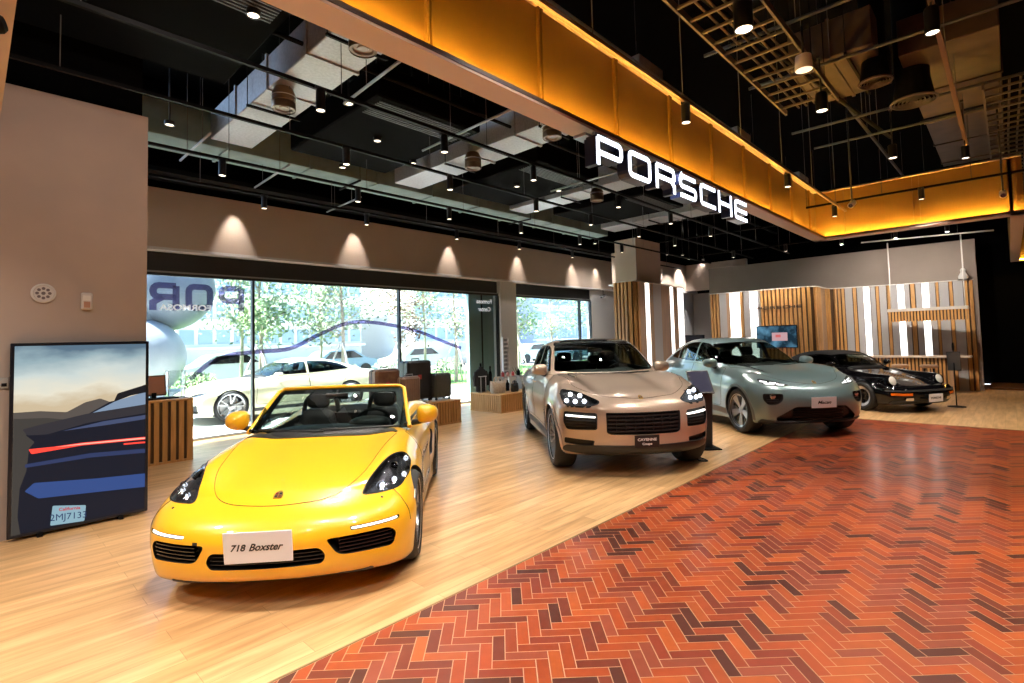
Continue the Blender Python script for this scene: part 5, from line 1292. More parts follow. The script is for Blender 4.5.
duct(4.2, 10.5, -1.6, -.9, 5.3, .5, BLK2, 'black duct over the brick floor close to the right edge', nj=4, along='x')
for i, (x0, x1, y0, y1) in enumerate(((3.4, 5.1, 5.4, 7.9), (6.6, 8.4, 5.6, 8.0), (9.8, 11.6, 5.4, 7.9), (.2, 2.0, 4.3, 6.4))):
    rt = root('air_handler', ('black ceiling air unit between the first and second grey ducts', 'black ceiling air unit between the second and third grey ducts', 'black ceiling air unit between the third and fourth grey ducts', 'black ceiling air unit above the taupe left wall')[i], 'air unit', ((x0 + x1) / 2, (y0 + y1) / 2, 4.7), group='black air units over the window bay')
    hx, hy = (x1 - x0) / 2, (y1 - y0) / 2
    s = MB(); s.box(-hx, hx, -hy, hy, 0, .42, bev=.02); s.build('casing', mat('unit_black', (.0018, .0018, .002), .8, spec=.03), rt)
    s = MB()
    for k in range(9): s.box(-hx + .1, hx - .1, -hy + .12 + k * .05, -hy + .14 + k * .05, -.012, 0)
    s.build('intake_grille', mat('grille_dark_grey', (.05, .05, .052), .5), rt)
    s = MB()
    for a in (-1, 1):
        for b in (-1, 1): s.tube([(a * (hx - .06), b * (hy - .06), .42), (a * (hx - .06), b * (hy - .06), 1.9)], .006, 5)
    s.build('hanger', BLK2, rt)
# bronze drum diffusers under the ducts
BRZ = mat('bronze_drum', (.22, .15, .10), .35, .8)
dl = ['bronze drum diffuser on the nearest grey duct, close to the beam', 'bronze drum diffuser on the nearest grey duct, farther from the beam', 'bronze drum diffuser on the second grey duct, close to the beam', 'bronze drum diffuser on the second grey duct, farther from the beam', 'bronze drum diffuser under the third grey duct']
def drum(x, y, label, z=4.75):
    rt = root('drum_diffuser', label, 'diffuser', (x, y, z - .26), group='bronze drum diffusers')
    s = MB(); s.lathe([(.13, 0), (.135, .01), (.135, .08), (.125, .09), (.135, .10), (.135, .18), (.10, .26), (0, .26)], 28); s.build('casing', BRZ, rt)
    s = MB(); s.lathe([(0, .02), (.05, .018), (.055, .03), (.09, .03), (.10, .01), (.13, .01)], 28); s.build('throat', mat('drum_inside', (.30, .24, .2), .4, .6), rt)
    s = MB(); s.tube([(.145 * cos(a), .145 * sin(a), .15) for a in [2 * pi * k / 24 for k in range(24)]], .006, 5, closed=True); s.build('ring', ALU, rt)
for (x, y), l_ in zip(((2.58, 4.35), (2.56, 6.12), (5.62, 4.5), (5.66, 6.2), (8.9, 6.0)), dl): drum(x, y, l_)
# light tracks and pipes
def rod(name, label, a, b, r, m, cat='track', hang=6.6, n=3, square=False, group=None):
    a = Vector(a); b = Vector(b); c = (a + b) / 2; rt = root(name, label, cat, c, group=group); s = MB(); d = (b - a).normalized()
    if square:
        L = (b - a).length; M = Matrix.Rotation(math.atan2(d.y, d.x), 4, 'Z'); s.box(-L / 2, L / 2, -r, r, -r, r, M=M)
    else: s.tube([a - c, b - c], r, 8)
    s.build('rail', m, rt)
    for i in range(n):
        p = a + (b - a) * ((i + .5) / n) - c; s = MB(); s.tube([p, p + Vector((0, 0, hang - c.z))], .005, 5); s.build('suspension_rod', mat('rod_grey', (.10, .10, .105), .5, .5), rt)
    return rt
TG = 'black lighting tracks over the window bay'
rod('light_track', 'black lighting track nearest the glowing beam', (-.5, 4.75, 4.2), (18, 4.95, 4.2), .018, BLK2, n=9, square=True, group=TG)
rod('light_track', 'middle black lighting track over the window bay', (-.5, 6.0, 4.2), (18, 6.05, 4.2), .018, BLK2, n=9, square=True, group=TG)
rod('light_track', 'black lighting track running under the teal duct', (1.35, 7.48, 4.2), (18, 7.48, 4.2), .018, BLK2, n=8, square=True, group=TG)
rod('light_track', 'black lighting track closest to the windows', (1.35, 8.85, 4.2), (18.5, 8.85, 4.2), .018, BLK2, n=8, square=True, group=TG)
rod('light_track', 'bronze lighting track along the beam over the brick floor', (-.5, 2.28, 4.05), (11.9, 2.22, 4.05), .018, mat('bronze_rail', (.22, .12, .07), .4, .7), n=8, square=True)
rod('light_track', 'brown lighting bar running along the ceiling near the right edge', (5.0, .36, 4.6), (11.5, .35, 4.6), .022, mat('bronze_rail'), n=4, square=True)
rod('light_track', 'black lighting track crossing the ceiling beyond the beam corner', (11.45, 3.4, 4.15), (11.5, -1.5, 4.15), .018, BLK2, n=4, square=True)
rod('light_track', 'black lighting track in front of the slatted wall', (15.6, 6.8, 4.15), (15.9, .1, 4.15), .018, BLK2, n=4, square=True)
rod('light_track', 'black lighting track crossing over the electric SUV', (13.0, 6.8, 4.25), (13.6, .3, 4.25), .018, BLK2, n=4, square=True)
LGR = mat('pipe_light_grey', (.35, .35, .36), .4, .6)
PG = 'short pale sprinkler pipes over the window bay'
for i, (a, b, l_) in enumerate((((2.12, 7.3, 4.45), (2.12, 8.7, 4.45), 'short pale pipe beside the nearest grey duct'), ((2.85, 3.3, 4.45), (2.95, 5.4, 4.45), 'pale pipe crossing the track between the first two ducts'), ((4.45, 3.4, 4.45), (4.5, 6.0, 4.45), 'long pale pipe before the second grey duct'), ((3.3, 7.7, 4.4), (3.35, 9.2, 4.4), 'short pale pipe under the teal duct'),
                                ((7.6, 3.6, 4.5), (7.65, 6.2, 4.5), 'pale pipe between the second and third grey ducts'), ((4.9, 8.4, 4.35), (4.95, 9.8, 4.35), 'pale pipe between the teal duct and the windows'))):
    rod('sprinkler_pipe', l_, a, b, .016, LGR, 'pipe', n=2, group=PG)
rod('ceiling_pipe', 'thin black pipe running above the tracks', (-.5, 5.3, 4.9), (18, 5.3, 4.9), .025, BLK2, 'pipe', n=4)
rod('ceiling_pipe', 'grey pipe close to the beam on the window side', (-.5, 3.6, 4.9), (18, 3.6, 4.9), .03, mat('pipe_dark_grey', (.04, .04, .043), .5), 'pipe', n=4)
rod('ceiling_pipe', 'dark pipe crossing above the brick floor by the beam', (3.0, 2.4, 5.2), (11.6, 1.4, 5.2), .03, BLK2, 'pipe', n=4)
rod('ceiling_pipe', 'thin dark pipe over the brick floor', (1.5, 1.9, 5.5), (18, 1.7, 5.5), .03, mat('pipe_dark_grey'), 'pipe', n=4)
for i, (x, l_) in enumerate(((3.3, 'first dark cross pipe over the brick floor'), (4.6, 'second dark cross pipe over the brick floor'), (6.1, 'third dark cross pipe over the brick floor'), (7.6, 'fourth dark cross pipe over the brick floor'), (9.6, 'dark cross pipe near the round diffuser'), (11.0, 'dark cross pipe just before the beam corner'))):
    rod('cross_pipe', l_, (x, 2.5, 5.05 + .1 * (i % 2)), (x + .1, -3.5, 5.05 + .1 * (i % 2)), .022, mat('pipe_dark_grey'), 'pipe', n=3, group='dark cross pipes over the brick floor')
rod('white_pipe', 'thin white pipe in front of the taupe wall above the slats', (17.0, 2.85, 4.12), (17.45, .17, 4.08), .018, mat('pipe_white', (.6, .58, .55), .5), 'pipe', n=2)
# cable ladders
def ladder(x0, x1, y0, y1, z, label, step=.30):
    rt = root('cable_ladder', label, 'cable tray', ((x0 + x1) / 2, (y0 + y1) / 2, z)); hx, hy = (x1 - x0) / 2, (y1 - y0) / 2
    m = mat('ladder_grey', (.12, .10, .085), .5, .5); s = MB()
    for q in (-1, 1): s.box(-hx, hx, q * hy - .012, q * hy + .012, -.03, .05)
    s.build('side_rail', m, rt); n = int((x1 - x0) / step); 
    for i in range(n):
        s = MB(); x = -hx + (i + .5) * step; s.box(x - .014, x + .014, -hy + .012, hy - .012, -.015, .012); s.build('rung', m, rt)
    s = MB()
    for q in (-.15, -.05, .06, .16): s.tube([(-hx, q, .03), (-hx * .3, q + .02, .035), (hx * .4, q - .02, .03), (hx, q, .03)], .014, 6)
    s.build('cable', mat('cable_brown', (.07, .045, .03), .6), rt)
    s = MB()
    for i in range(4):
        for q in (-1, 1): s.tube([(-hx + (i + .5) * hx / 2, q * hy, .05), (-hx + (i + .5) * hx / 2, q * hy, 6.6 - z)], .006, 5)
    s.build('suspension_rod', BLK2, rt)
ladder(2.6, 8.4, 1.58, 2.25, 4.95, 'cable ladder with rungs hanging over the brick floor')
ladder(9.5, 19, -.55, .1, 4.95, 'far cable ladder over the passage near the dark right wall')
ladder(12.6, 20, -1.6, -.9, 4.7, 'cable ladder beyond the beam at the right edge')
# round diffusers
def round_diff(x, y, z, r, label, m):
    rt = root('round_diffuser', label, 'diffuser', (x, y, z)); s = MB(); s.lathe([(r, 0), (r * 1.04, .012), (r, .03), (r * .94, .012), (r * .94, 0)], 40, closed=True); s.build('rim', m, rt)
    for k in range(5):
        q = r * (.86 - .17 * k); s = MB(); s.lathe([(q, .0), (q - r * .03, .03), (q - r * .05, .03), (q - r * .02, 0)], 36, closed=True); s.build('ring', m, rt)
    s = MB(); s.lathe([(r * .9, .035), (r * .75, .3), (r * .75, 6.6 - z), (0, 6.6 - z)], 28); s.build('neck', BLK2, rt)
round_diff(9.21, .82, 4.9, .27, 'large round ring diffuser over the brick floor', mat('ring_grey', (.10, .10, .10), .5))
round_diff(8.25, 1.12, 4.95, .19, 'smaller round diffuser next to the large ring diffuser', mat('ring_brown', (.16, .12, .10), .4, .5))

# ---- lamps
CAN = mat('lamp_can_black', (.01, .01, .011), .4); LIT = mat('lamp_glow', (.8, .8, .8), .5, emit=(1, .82, .62), es=3)
LW = mat('lamp_can_white', (.75, .72, .68), .4)
def add_spot(loc, target, energy, size=70, blend=.6, col=(1, .90, .79), r=.04):
    L = bpy.data.lights.new('spot', 'SPOT'); L.energy = energy; L.spot_size = radians(size); L.spot_blend = blend; L.color = col; L.shadow_soft_size = r
    o = bpy.data.objects.new('spot', L); COL.objects.link(o); o.location = loc
    o.rotation_euler = (Vector(target) - Vector(loc)).to_track_quat('-Z', 'Y').to_euler(); return o
CANME = {}
def can(x, y, z, label, target=None, energy=0, size=70, R=.045, H=.2, group='black spot lamps', m=None, ztop=None, blend=.6, col=(1, .90, .79)):
    tg = Vector(target) if target else Vector((x, y, 0)); d = (tg - Vector((x, y, z))).normalized(); tilt = d.to_track_quat('-Z', 'Y')
    rt = root('spot_lamp', label, 'lamp', (x, y, z), group=group); k = (R, H, m)
    if k not in CANME:
        a = MB(); a.lathe([(R * .82, .02), (R * .88, 0), (R, 0), (R, H), (R * .9, H + .01), (0, H + .01)], 20); b = MB(); b.lathe([(0, .022), (R * .8, .022), (R * .82, .02), (R * .86, .004)], 20)
        CANME[k] = (a.mesh('can', m or CAN), b.mesh('glow', LIT))
    c = link('housing', CANME[k][0], rt); pass
    g = link('lit_face', CANME[k][1], rt); pass
    if ztop is not None: s = MB(); s.tube([(0, 0, H * .7), (0, 0, ztop - z)], .010, 6); s.box(-.06, .06, -.02, .02, ztop - z - .03, ztop - z); s.build('stem', CAN, rt)
    if energy: add_spot(Vector((x, y, z - .012)), tg, energy, size, blend, col)
    return rt

# ================================================================== LAMPS
CARS = {'roadster': (2.6, 4.9), 'coupe': (7.2, 5.0), 'sage': (11, 4.1), 'classic': (14.6, 2.9)}
G1 = 'black spot lamps over the window bay'; G2 = 'black spot lamps over the brick floor'; G3 = 'black spot lamps in front of the slatted wall'; G4 = 'black wall-washing lamps above the windows'
N_ = ['leftmost', 'second from the left', 'third from the left', 'fourth from the left', 'fifth from the left', 'sixth from the left', 'seventh from the left', 'eighth from the left', 'ninth from the left']
for i, (x, y, tg, e) in enumerate(((2.35, 4.76, (2.0, 4.2, .5), 260), (3.95, 4.83, (2.9, 5.0, .6), 240), (5.6, 4.85, (6.3, 4.2, .6), 260), (7.9, 4.88, (7.2, 5.0, .8), 240), (9.9, 4.9, (9.9, 3.4, .6), 240), (11.9, 4.92, (11.4, 4.2, .8), 240))):
    can(x, y, 3.97, 'black spot lamp on the track nearest the beam, ' + N_[i], tg, e, 75, group=G1, ztop=4.2)
for i, (x, y, tg, e) in enumerate(((3.3, 6.0, None, 150), (5.0, 6.0, (4.5, 5.2, .5), 170), (7.0, 6.02, (7.5, 5.6, 1), 150), (8.7, 6.03, None, 150), (10.6, 6.04, (10.9, 5, .9), 150), (12.4, 6.05, None, 120))):
    can(x, y, 3.97, 'black spot lamp on the middle track, ' + N_[i], tg, e, 80, group=G1, ztop=4.2)
for i, (x, y, tg, e) in enumerate(((2.31, 7.48, (2.2, 8.0, 0), 120), (4.31, 7.48, None, 120), (6.2, 7.48, (6.3, 8.4, .7), 130), (8.18, 7.48, (8.8, 8.8, .7), 130), (10.3, 7.48, None, 100), (12.2, 7.48, None, 80))):
    can(x, y, 3.97, 'black spot lamp on the track under the teal duct, ' + N_[i], tg, e, 80, group=G1, ztop=4.2)
for i, x in enumerate((3.37, 5.28, 7.54, 9.6, 11.8)):
    can(x, 8.85, 3.97, 'black spot lamp on the track closest to the windows, ' + N_[i], None, 40, 80, group=G4, ztop=4.2)
for i, x in enumerate((3.48, 6.0, 8.75, 11.4, 14.1, 15.5)):
    rt = root('wall_washer', 'small recessed wall-washing lamp above the window fascia, ' + N_[i], 'lamp', (x, 10.36, 4.62), group='recessed wall-washing lamps'); s = MB(); s.lathe([(.03, 0), (.036, 0), (.036, .08), (0, .08)], 16); s.build('housing', CAN, rt); s = MB(); s.lathe([(0, .01), (.03, .01)], 16); s.build('lit_face', LIT, rt)
    add_spot((x, 10.36, 4.60), (x, 10.58, 3.45), 130, 46, .8, (1, .90, .78), .02)
for x_, y_, tg_ in ((13.6, 9.3, (15.9, 10.8, 1.8)), (18.2, 8.6, (18.9, 9.55, 1.8)), (20.0, 8.6, (20.6, 9.55, 1.6)), (17.6, 8.9, (17.6, 9.34, 3.6)), (19.4, 8.9, (19.4, 9.34, 3.6))):  # those aimed low are added fill for the white walls; others wash the fascia
    rt = root('down_lamp', 'small round lamp for added fill and fascia wash beyond the column screen', 'lamp', (x_, y_, 4.64), group='down-lamps beyond the column screen'); s = MB(); s.lathe([(.05, 0), (.06, .0), (.06, .05), (.01, .06), (.01, 1.96), (0, 1.96)], 20); s.build('housing', CAN, rt); s = MB(); s.lathe([(0, .008), (.05, .008)], 20); s.build('lit_face', LIT, rt); add_spot((x_, y_, 4.63), tg_, 230, 70, .7, (1, .95, .9), .03)
for i, (x, y, z, tg, e, R, H) in enumerate(((4.93, 1.64, 4.5, (4.2, 1.4, 0), 330, .085, .28), (7.49, 1.59, 4.5, (7.0, 1.5, 0), 260, .07, .22), (5.86, .36, 4.3, (4.7, -.3, 0), 430, .055, .22), (10.07, 1.2, 4.4, (9.9, 1.3, 0), 220, .06, .2), (10.59, .36, 4.3, (11, .6, 0), 180, .05, .18))):
    can(x, y, z, ('largest black can lamp above the brick floor', 'wide black can lamp just before the round diffuser', 'black can lamp on the brown bar near the right edge', 'black can lamp between the diffuser and the beam corner', 'small black can lamp near the end of the brown bar')[i], tg, e, 85, R=R, H=H, group=G2, ztop=5.2)
for i, (x, e, tg) in enumerate(((5.01, 240, (5.8, 3.2, .5)), (8.36, 220, (9.6, 2.6, .6)), (11.21, 160, (13.6, 1.6, .5)), (.7, 260, (1.0, 3.6, .4)))):
    can(x, 2.27, 3.84, 'black spot lamp on the bronze rail of the beam, ' + ('nearest the brand sign', 'in the middle', 'nearest the beam corner', 'outside the picture')[i], tg, e, 60, R=.045, H=.19, group=G2, ztop=4.05)
add_spot((1.1, 3.5, 4.15), (.3, 6.6, 2.5), 105, 120, 1., (1, .86, .74), .08)  # added fill light to lift the left wall, no fitting here
add_spot((3.4, 1.2, 4.6), (2.0, 3.6, .6), 200, 60, .6, (1, .90, .79), .06)  # extra light added over the roadster's nose, has no fitting
for i, (x, y, tg, e) in enumerate(((13.36, 1.25, (14, 1.7, .5), 170), (13.3, 2.5, (14.3, 3, 1), 150), (15.62, 5.8, (16.5, 5.6, 1.6), 150), (15.7, 4.4, (16.5, 4.4, 1.6), 150), (15.75, 3.07, (18.2, 3.1, 2.4), 200), (15.8, 1.93, (18.5, 2, 2.4), 200), (15.85, .95, (18.6, 1, 2.4), 200), (11.47, 1.0, (12.6, .8, 0), 160))):
    can(x, y, 3.95, ('black spot lamp over the nose of the classic car', 'black spot lamp over the roof of the classic car', 'black spot lamp aimed left of the television', 'black spot lamp aimed right of the television', 'leftmost lamp facing the hanging shelf', 'middle lamp facing the hanging shelf', 'rightmost lamp facing the hanging shelf', 'black spot lamp inside the beam corner')[i], tg, e, 95, group=G3, ztop=4.15)
# ceiling down-lamps set in the dark ceiling
for i, (x, y) in enumerate(((1.72, 4.75), (1.8, 7.9), (3.2, 5.75), (4.1, 6.55), (4.3, 7.95), (5.05, 7.0), (7.3, 6.75), (8.15, 6.4))):
    rt = root('down_lamp', 'small round down-lamp in the dark bay ceiling, ' + ('nearest the beam', 'close to the left wall', 'in front of the first air unit', 'in the middle of the first air unit', 'near the teal duct', 'beside the second duct', 'under the second air unit', 'beside the third duct')[i], 'lamp', (x, y, 4.64), group='small round down-lamps')
    s = MB(); s.lathe([(.05, 0), (.06, .0), (.06, .05), (.01, .06), (.01, 1.96), (0, 1.96)], 20); s.build('housing', CAN, rt); s = MB(); s.lathe([(0, .008), (.05, .008)], 20); s.build('lit_face', LIT, rt)
rt = root('white_lamp', 'white round lamp under the cable ladder', 'lamp', (6.35, 1.5, 4.58)); s = MB(); s.lathe([(.085, 0), (.09, .01), (.08, .16), (0, .17)], 28); s.build('housing', LW, rt); s = MB(); s.lathe([(0, .004), (.084, .004)], 28); s.build('diffuser', mat('cream_glow', (.8, .7, .6), .5, emit=(1, .8, .6), es=1.2), rt); s = MB(); s.tube([(0, 0, .16), (0, 0, .5)], .012); s.build('stem', CAN, rt)
def security_cam(x, y, z, label, m, g=None, up=.22):
    rt = root('security_camera', label, 'camera', (x, y, z), group=g); s = MB(); s.lathe([(0, -.14), (.045, -.14), (.05, -.12), (.05, .10), (.035, .12), (0, .12)], 20, Matrix.Rotation(radians(68), 4, 'Y')); s.build('housing', m, rt)
    s = MB(); s.lathe([(0, -.146), (.035, -.145)], 20, Matrix.Rotation(radians(68), 4, 'Y')); s.build('lens', GLOSSB, rt); s = MB(); s.tube([(0, 0, .04), (0, 0, up)], .014); s.build('bracket', CAN, rt)
security_cam(12.16 - .3, -.03, 3.9, 'white security camera hanging at the end of the beam arm', LW, up=2.7); security_cam(10.63, 1.88, 3.9, 'white projector-like camera hanging inside the beam corner', LW, up=2.7)
security_cam(.0, 3.85, 3.42, 'dark camera under the tan arm at the upper left corner', BLK2, up=.14)
security_cam(16.0, 10.66, 3.2, 'grey camera on the white wall beside the column screen', mat('cam_grey', (.2, .2, .21), .4))
# lamps of the unseen part of the hall behind the photographer
for x, y in ((-2, 0), (1, -.5), (1.5, 1.5), (4, -2.5), (8, -3.5), (-1.5, 4.5), (-3, 3), (12, -3)):
    add_spot((x, y, 4.4), (x + .3, y + .2, 0), 420, 110, .7, (1, .90, .78), .12)

# ================================================================== FURNITURE AND DISPLAYS
def slat_box(name, label, cat, x0, x1, y0, y1, h, group=None, step=.07, base=.03, m=OAK):
    cx, cy = (x0 + x1) / 2, (y0 + y1) / 2; rt = root(name, label, cat, (cx, cy, 0), group=group); hx, hy = (x1 - x0) / 2, (y1 - y0) / 2
    s = MB(); s.box(-hx + .03, hx - .03, -hy + .03, hy - .03, 0, h - .03); s.build('core', OAKD, rt)
    s = MB(); s.box(-hx, hx, -hy, hy, h - .03, h, bev=.004); s.build('top', m, rt); s = MB(); s.box(-hx, hx, -hy, hy, 0, base, bev=.004); s.build('base', m, rt)
    s = MB()
    n = int(2 * hx / step)
    for i in range(n):
        x = -hx + (i + .5) * 2 * hx / n; w_ = hx / n * .6
        for q in (-1, 1): s.box(x - w_, x + w_, q * (hy - .03), q * hy, base, h - .03)
    n = int(2 * hy / step)
    for i in range(n):
        y = -hy + (i + .5) * 2 * hy / n; w_ = hy / n * .6
        for q in (-1, 1): s.box(q * (hx - .03), q * hx, y - w_, y + w_, base, h - .03)
    s.build('slats', m, rt); return rt
slat_box('reception_desk', 'slatted oak desk by the window behind the picture stand', 'desk', 1.45, 2.40, 9.05, 9.6, .93, step=.10)
slat_box('display_plinth', 'low slatted oak plinth carrying the luggage', 'plinth', 5.2, 7.17, 8.38, 9.4, .48)
slat_box('display_plinth', 'low slatted oak plinth carrying the bags and bottles near the beige SUV', 'plinth', 8.51, 10.1, 8.55, 9.62, .43)
rt = root('tablet', 'small brown framed tablet stand on the slatted desk', 'tablet', (1.95, 9.35, .93))
s = MB(); s.box(-.30, .16, -.02, .02, .05, .36, M=Matrix.Rotation(radians(-10), 4, 'X'), bev=.006); s.build('frame', mat('walnut', (.12, .05, .03), .4), rt)
s = MB(); s.box(-.28, .14, -.026, -.02, .07, .34, M=Matrix.Rotation(radians(-10), 4, 'X')); s.build('screen', mat('copper_screen', (.30, .13, .08), .3), rt)
s = MB(); s.box(-.30, .30, -.12, .12, 0, .02, bev=.005); s.box(-.03, .03, -.02, .08, .02, .1); s.build('base', BLK2, rt)
rt = root('glass_stand', 'clear acrylic box standing on the slatted desk', 'stand', (2.25, 9.45, .93)); s = MB()
for a, b in (((-.11, -.1), (.11, -.1)), ((.11, -.1), (.11, .1)), ((-.11, -.1), (-.11, .1))): s.box(min(a[0], b[0]) - .004, max(a[0], b[0]) + .004, min(a[1], b[1]) - .004, max(a[1], b[1]) + .004, 0, .42)
s.build('panel', glass('acrylic', (.9, .93, .92)), rt); s = MB()
for a in (-.11, .11): s.tube([(a, -.1, 0), (a, -.1, .42)], .006); s.tube([(a, .1, 0), (a, .1, .42)], .006)
s.build('corner_rod', ALU, rt)
# luggage
def suitcase(x, y, w_, d, h, label, m, trim, z=.48, badge=None, rz=0, corners=False):
    rt = root('suitcase', label, 'suitcase', (x, y, z), rz, group='suitcases on the low plinth')
    s = MB(); s.box(-w_ / 2, w_ / 2, -d / 2, d / 2, .05, h, bev=.04); s.build('shell', m, rt)
    s = MB()
    for i in range(7):
        xx = -w_ / 2 + .05 + (w_ - .1) * i / 6; s.box(xx - .006, xx + .006, -d / 2 - .006, -d / 2, .10, h - .06)
    s.build('ribs', m, rt)
    s = MB(); s.box(-w_ / 2 - .005, w_ / 2 + .005, -.012, .012, .045, h + .005, bev=.003); s.build('zip_band', trim, rt)
    s = MB(); s.tube([(-.09, 0, h - .01), (-.09, 0, h + .04), (.09, 0, h + .04), (.09, 0, h - .01)], .012, 8); s.build('handle', trim, rt)
    for a in (-1, 1):
        for b in (-1, 1):
            s = MB(); s.lathe([(0, -.015), (.025, -.015), (.025, .015), (0, .015)], 14, Matrix.Translation((a * (w_ / 2 - .05), b * (d / 2 - .05), .025)) @ Matrix.Rotation(radians(90), 4, 'X')); s.box(a * (w_ / 2 - .05) - .015, a * (w_ / 2 - .05) + .015, b * (d / 2 - .05) - .02, b * (d / 2 - .05) + .02, .03, .055); s.build('caster', RUB, rt)
    if badge: s = MB(); s.box(-.06, .02, -d / 2 - .012, -d / 2 - .006, h * .55, h * .66); s.build('badge', badge, rt)
    return rt
SR = mat('sticker_red', (.45, .04, .03), .4)
suitcase(5.62, 8.85, .55, .30, .70, 'brown and dark red suitcase at the left end of the luggage plinth', noise_mat('case_brown', (.12, .04, .03), (.24, .13, .07), 6, .5), TRIM, badge=SR)
suitcase(6.0, 8.58, .42, .24, .54, 'small bronze suitcase in front of the tall black one', noise_mat('case_bronze', (.22, .14, .10), (.28, .18, .13), 5, .35), mat('case_silver', (.5, .5, .52), .3, .7))
suitcase(6.38, 8.88, .60, .34, .83, 'tall black suitcase with a small red badge', mat('case_black', (.012, .012, .014), .35), TRIM, badge=SR)
suitcase(6.88, 8.72, .44, .28, .55, 'dark grey suitcase at the right end of the luggage plinth', noise_mat('case_grey', (.05, .055, .05), (.075, .08, .07), 40, .5), TRIM)
# lifestyle goods on the second plinth
z0 = .43
def bag(x, y, w_, d, h, label, m, z=z0, rz=0, straps=True, nm='tote_bag'):
    rt = root(nm, label, 'bag', (x, y, z), rz); s = MB(); vs = []; n = 20
    for j, (t, k, q) in enumerate(((0, .86, .9), (.25, 1., 1.), (.6, 1.02, .9), (.85, 1.06, .7), (1, 1.1, .5))):
        for i in range(n):
            a = 2 * pi * i / n; f_ = lambda v: math.copysign(abs(v) ** .6, v); vs.append((f_(cos(a)) * w_ / 2 * k, f_(sin(a)) * d / 2 * q, h * t + (.03 * cos(2 * a) if j == 4 else 0)))
    s.add(vs, [(j * n + i, j * n + (i + 1) % n, (j + 1) * n + (i + 1) % n, (j + 1) * n + i) for j in range(4) for i in range(n)] + [tuple(range(n))[::-1], tuple(range(4 * n, 5 * n))], 0, True); s.build('body', m, rt)
    if straps:
        for q in (-1, 1): s = MB(); s.tube(bez([(-w_ * .2, q * d * .2, h * .95), (-w_ * .12, q * d * .25, h * 1.35), (w_ * .12, q * d * .25, h * 1.35), (w_ * .2, q * d * .2, h * .95)], 6), .01, 6); s.build('strap', m, rt)
    return rt
bag(8.78, 8.92, .42, .22, .27, 'cream woven tote bag at the front of the second plinth', noise_mat('canvas_cream', (.45, .36, .27), (.56, .46, .36), 30, .8))
bag(9.22, 8.78, .2, .14, .18, 'small black bag beside the cream tote bag', mat('bag_black', (.015, .015, .016), .5))
bag(9.8, 8.8, .30, .18, .24, 'brown patterned bag at the right end of the second plinth', noise_mat('bag_brown', (.10, .05, .03), (.2, .12, .08), 14, .6))
def mannequin_vest():
    rt = root('black_jacket', 'black jacket on a bust stand behind the cream tote bag', 'jacket', (8.70, 9.42, z0)); rt.scale = (.8, .8, .86); s = MB(); n = 20; vs = []
    pr = [(.02, .19, .13), (.25, .20, .13), (.42, .22, .13), (.56, .23, .11), (.63, .17, .08), (.67, .07, .06), (.72, .06, .06)]
    for z, a, b in pr: vs += [(a * cos(2 * pi * k / n), b * sin(2 * pi * k / n), z) for k in range(n)]
    s.add(vs, [(j * n + i, j * n + (i + 1) % n, (j + 1) * n + (i + 1) % n, (j + 1) * n + i) for j in range(6) for i in range(n)] + [tuple(range(n))[::-1], tuple(range(6 * n, 7 * n))], 0, True); s.build('body', mat('jacket_black', (.012, .012, .014), .8), rt)
    for q in (-1, 1): s = MB(); s.tube([(q * .2, 0, .58), (q * .26, 0, .42), (q * .27, -.03, .18)], [.055, .06, .05], 10); s.build('sleeve', mat('jacket_black'), rt)
    s = MB(); s.lathe([(.03, .72), (.035, .76), (.03, .82), (0, .83)], 14); s.build('neck_cap', BLK2, rt)
mannequin_vest()
def bottle(x, y, h, r, label, m, z=z0, cap=None, cat='bottle', nm='bottle'):
    rt = root(nm, label, cat, (x, y, z), group='small bottles and cups on the second plinth'); s = MB(); s.lathe([(0, 0), (r, .0), (r, h * .68), (r * .8, h * .76), (r * .4, h * .82), (r * .4, h * .92), (0, h * .92)], 18); s.build('body', m, rt)
    s = MB(); s.lathe([(r * .45, h * .90), (r * .45, h), (0, h)], 16); s.build('cap', cap or BLK2, rt)
slr = root('tiered_tray', 'small two-level display shelf holding cups on the second plinth', 'shelf', (9.42, 9.10, z0)); s = MB(); s.box(-.38, .38, -.14, .14, .34, .36, bev=.004); s.build('shelf_board', mat('shelf_grey', (.35, .33, .31), .5), slr)
for a in (-1, 1): s = MB(); s.box(a * .36 - .01, a * .36 + .01, -.13, .13, 0, .34); s.build('side_panel', mat('shelf_grey'), slr)
for i, (x, h, m_, l_) in enumerate(((9.22, .13, mat('cup_red', (.40, .03, .03), .4), 'red cup on the display shelf, nearest the jacket'), (9.40, .12, mat('cup_pink', (.45, .22, .20), .4), 'pink cup on the display shelf'), (9.58, .12, mat('cup_red'), 'red cup in the middle of the display shelf'), (9.78, .16, BLK2, 'black cup at the right of the display shelf'))):
    bottle(x - .1, 9.08, h, .04, l_, m_, z=z0 + .36, nm='cup', cat='cup')
for i, (x, y, h, m_, l_) in enumerate(((8.98, 9.38, .62, BLK2, 'tall black flask behind the jacket'), (9.0, 9.05, .30, mat('flask_grey', (.3, .3, .3), .3, .7), 'grey flask between tote bag and display shelf'), (9.30, 9.1, .26, BLK2, 'black bottle under the display shelf'), (9.55, 9.1, .24, mat('flask_brown', (.15, .07, .04), .4), 'brown bottle under the display shelf'))):
    bottle(x, y, h, .045, l_, m_)
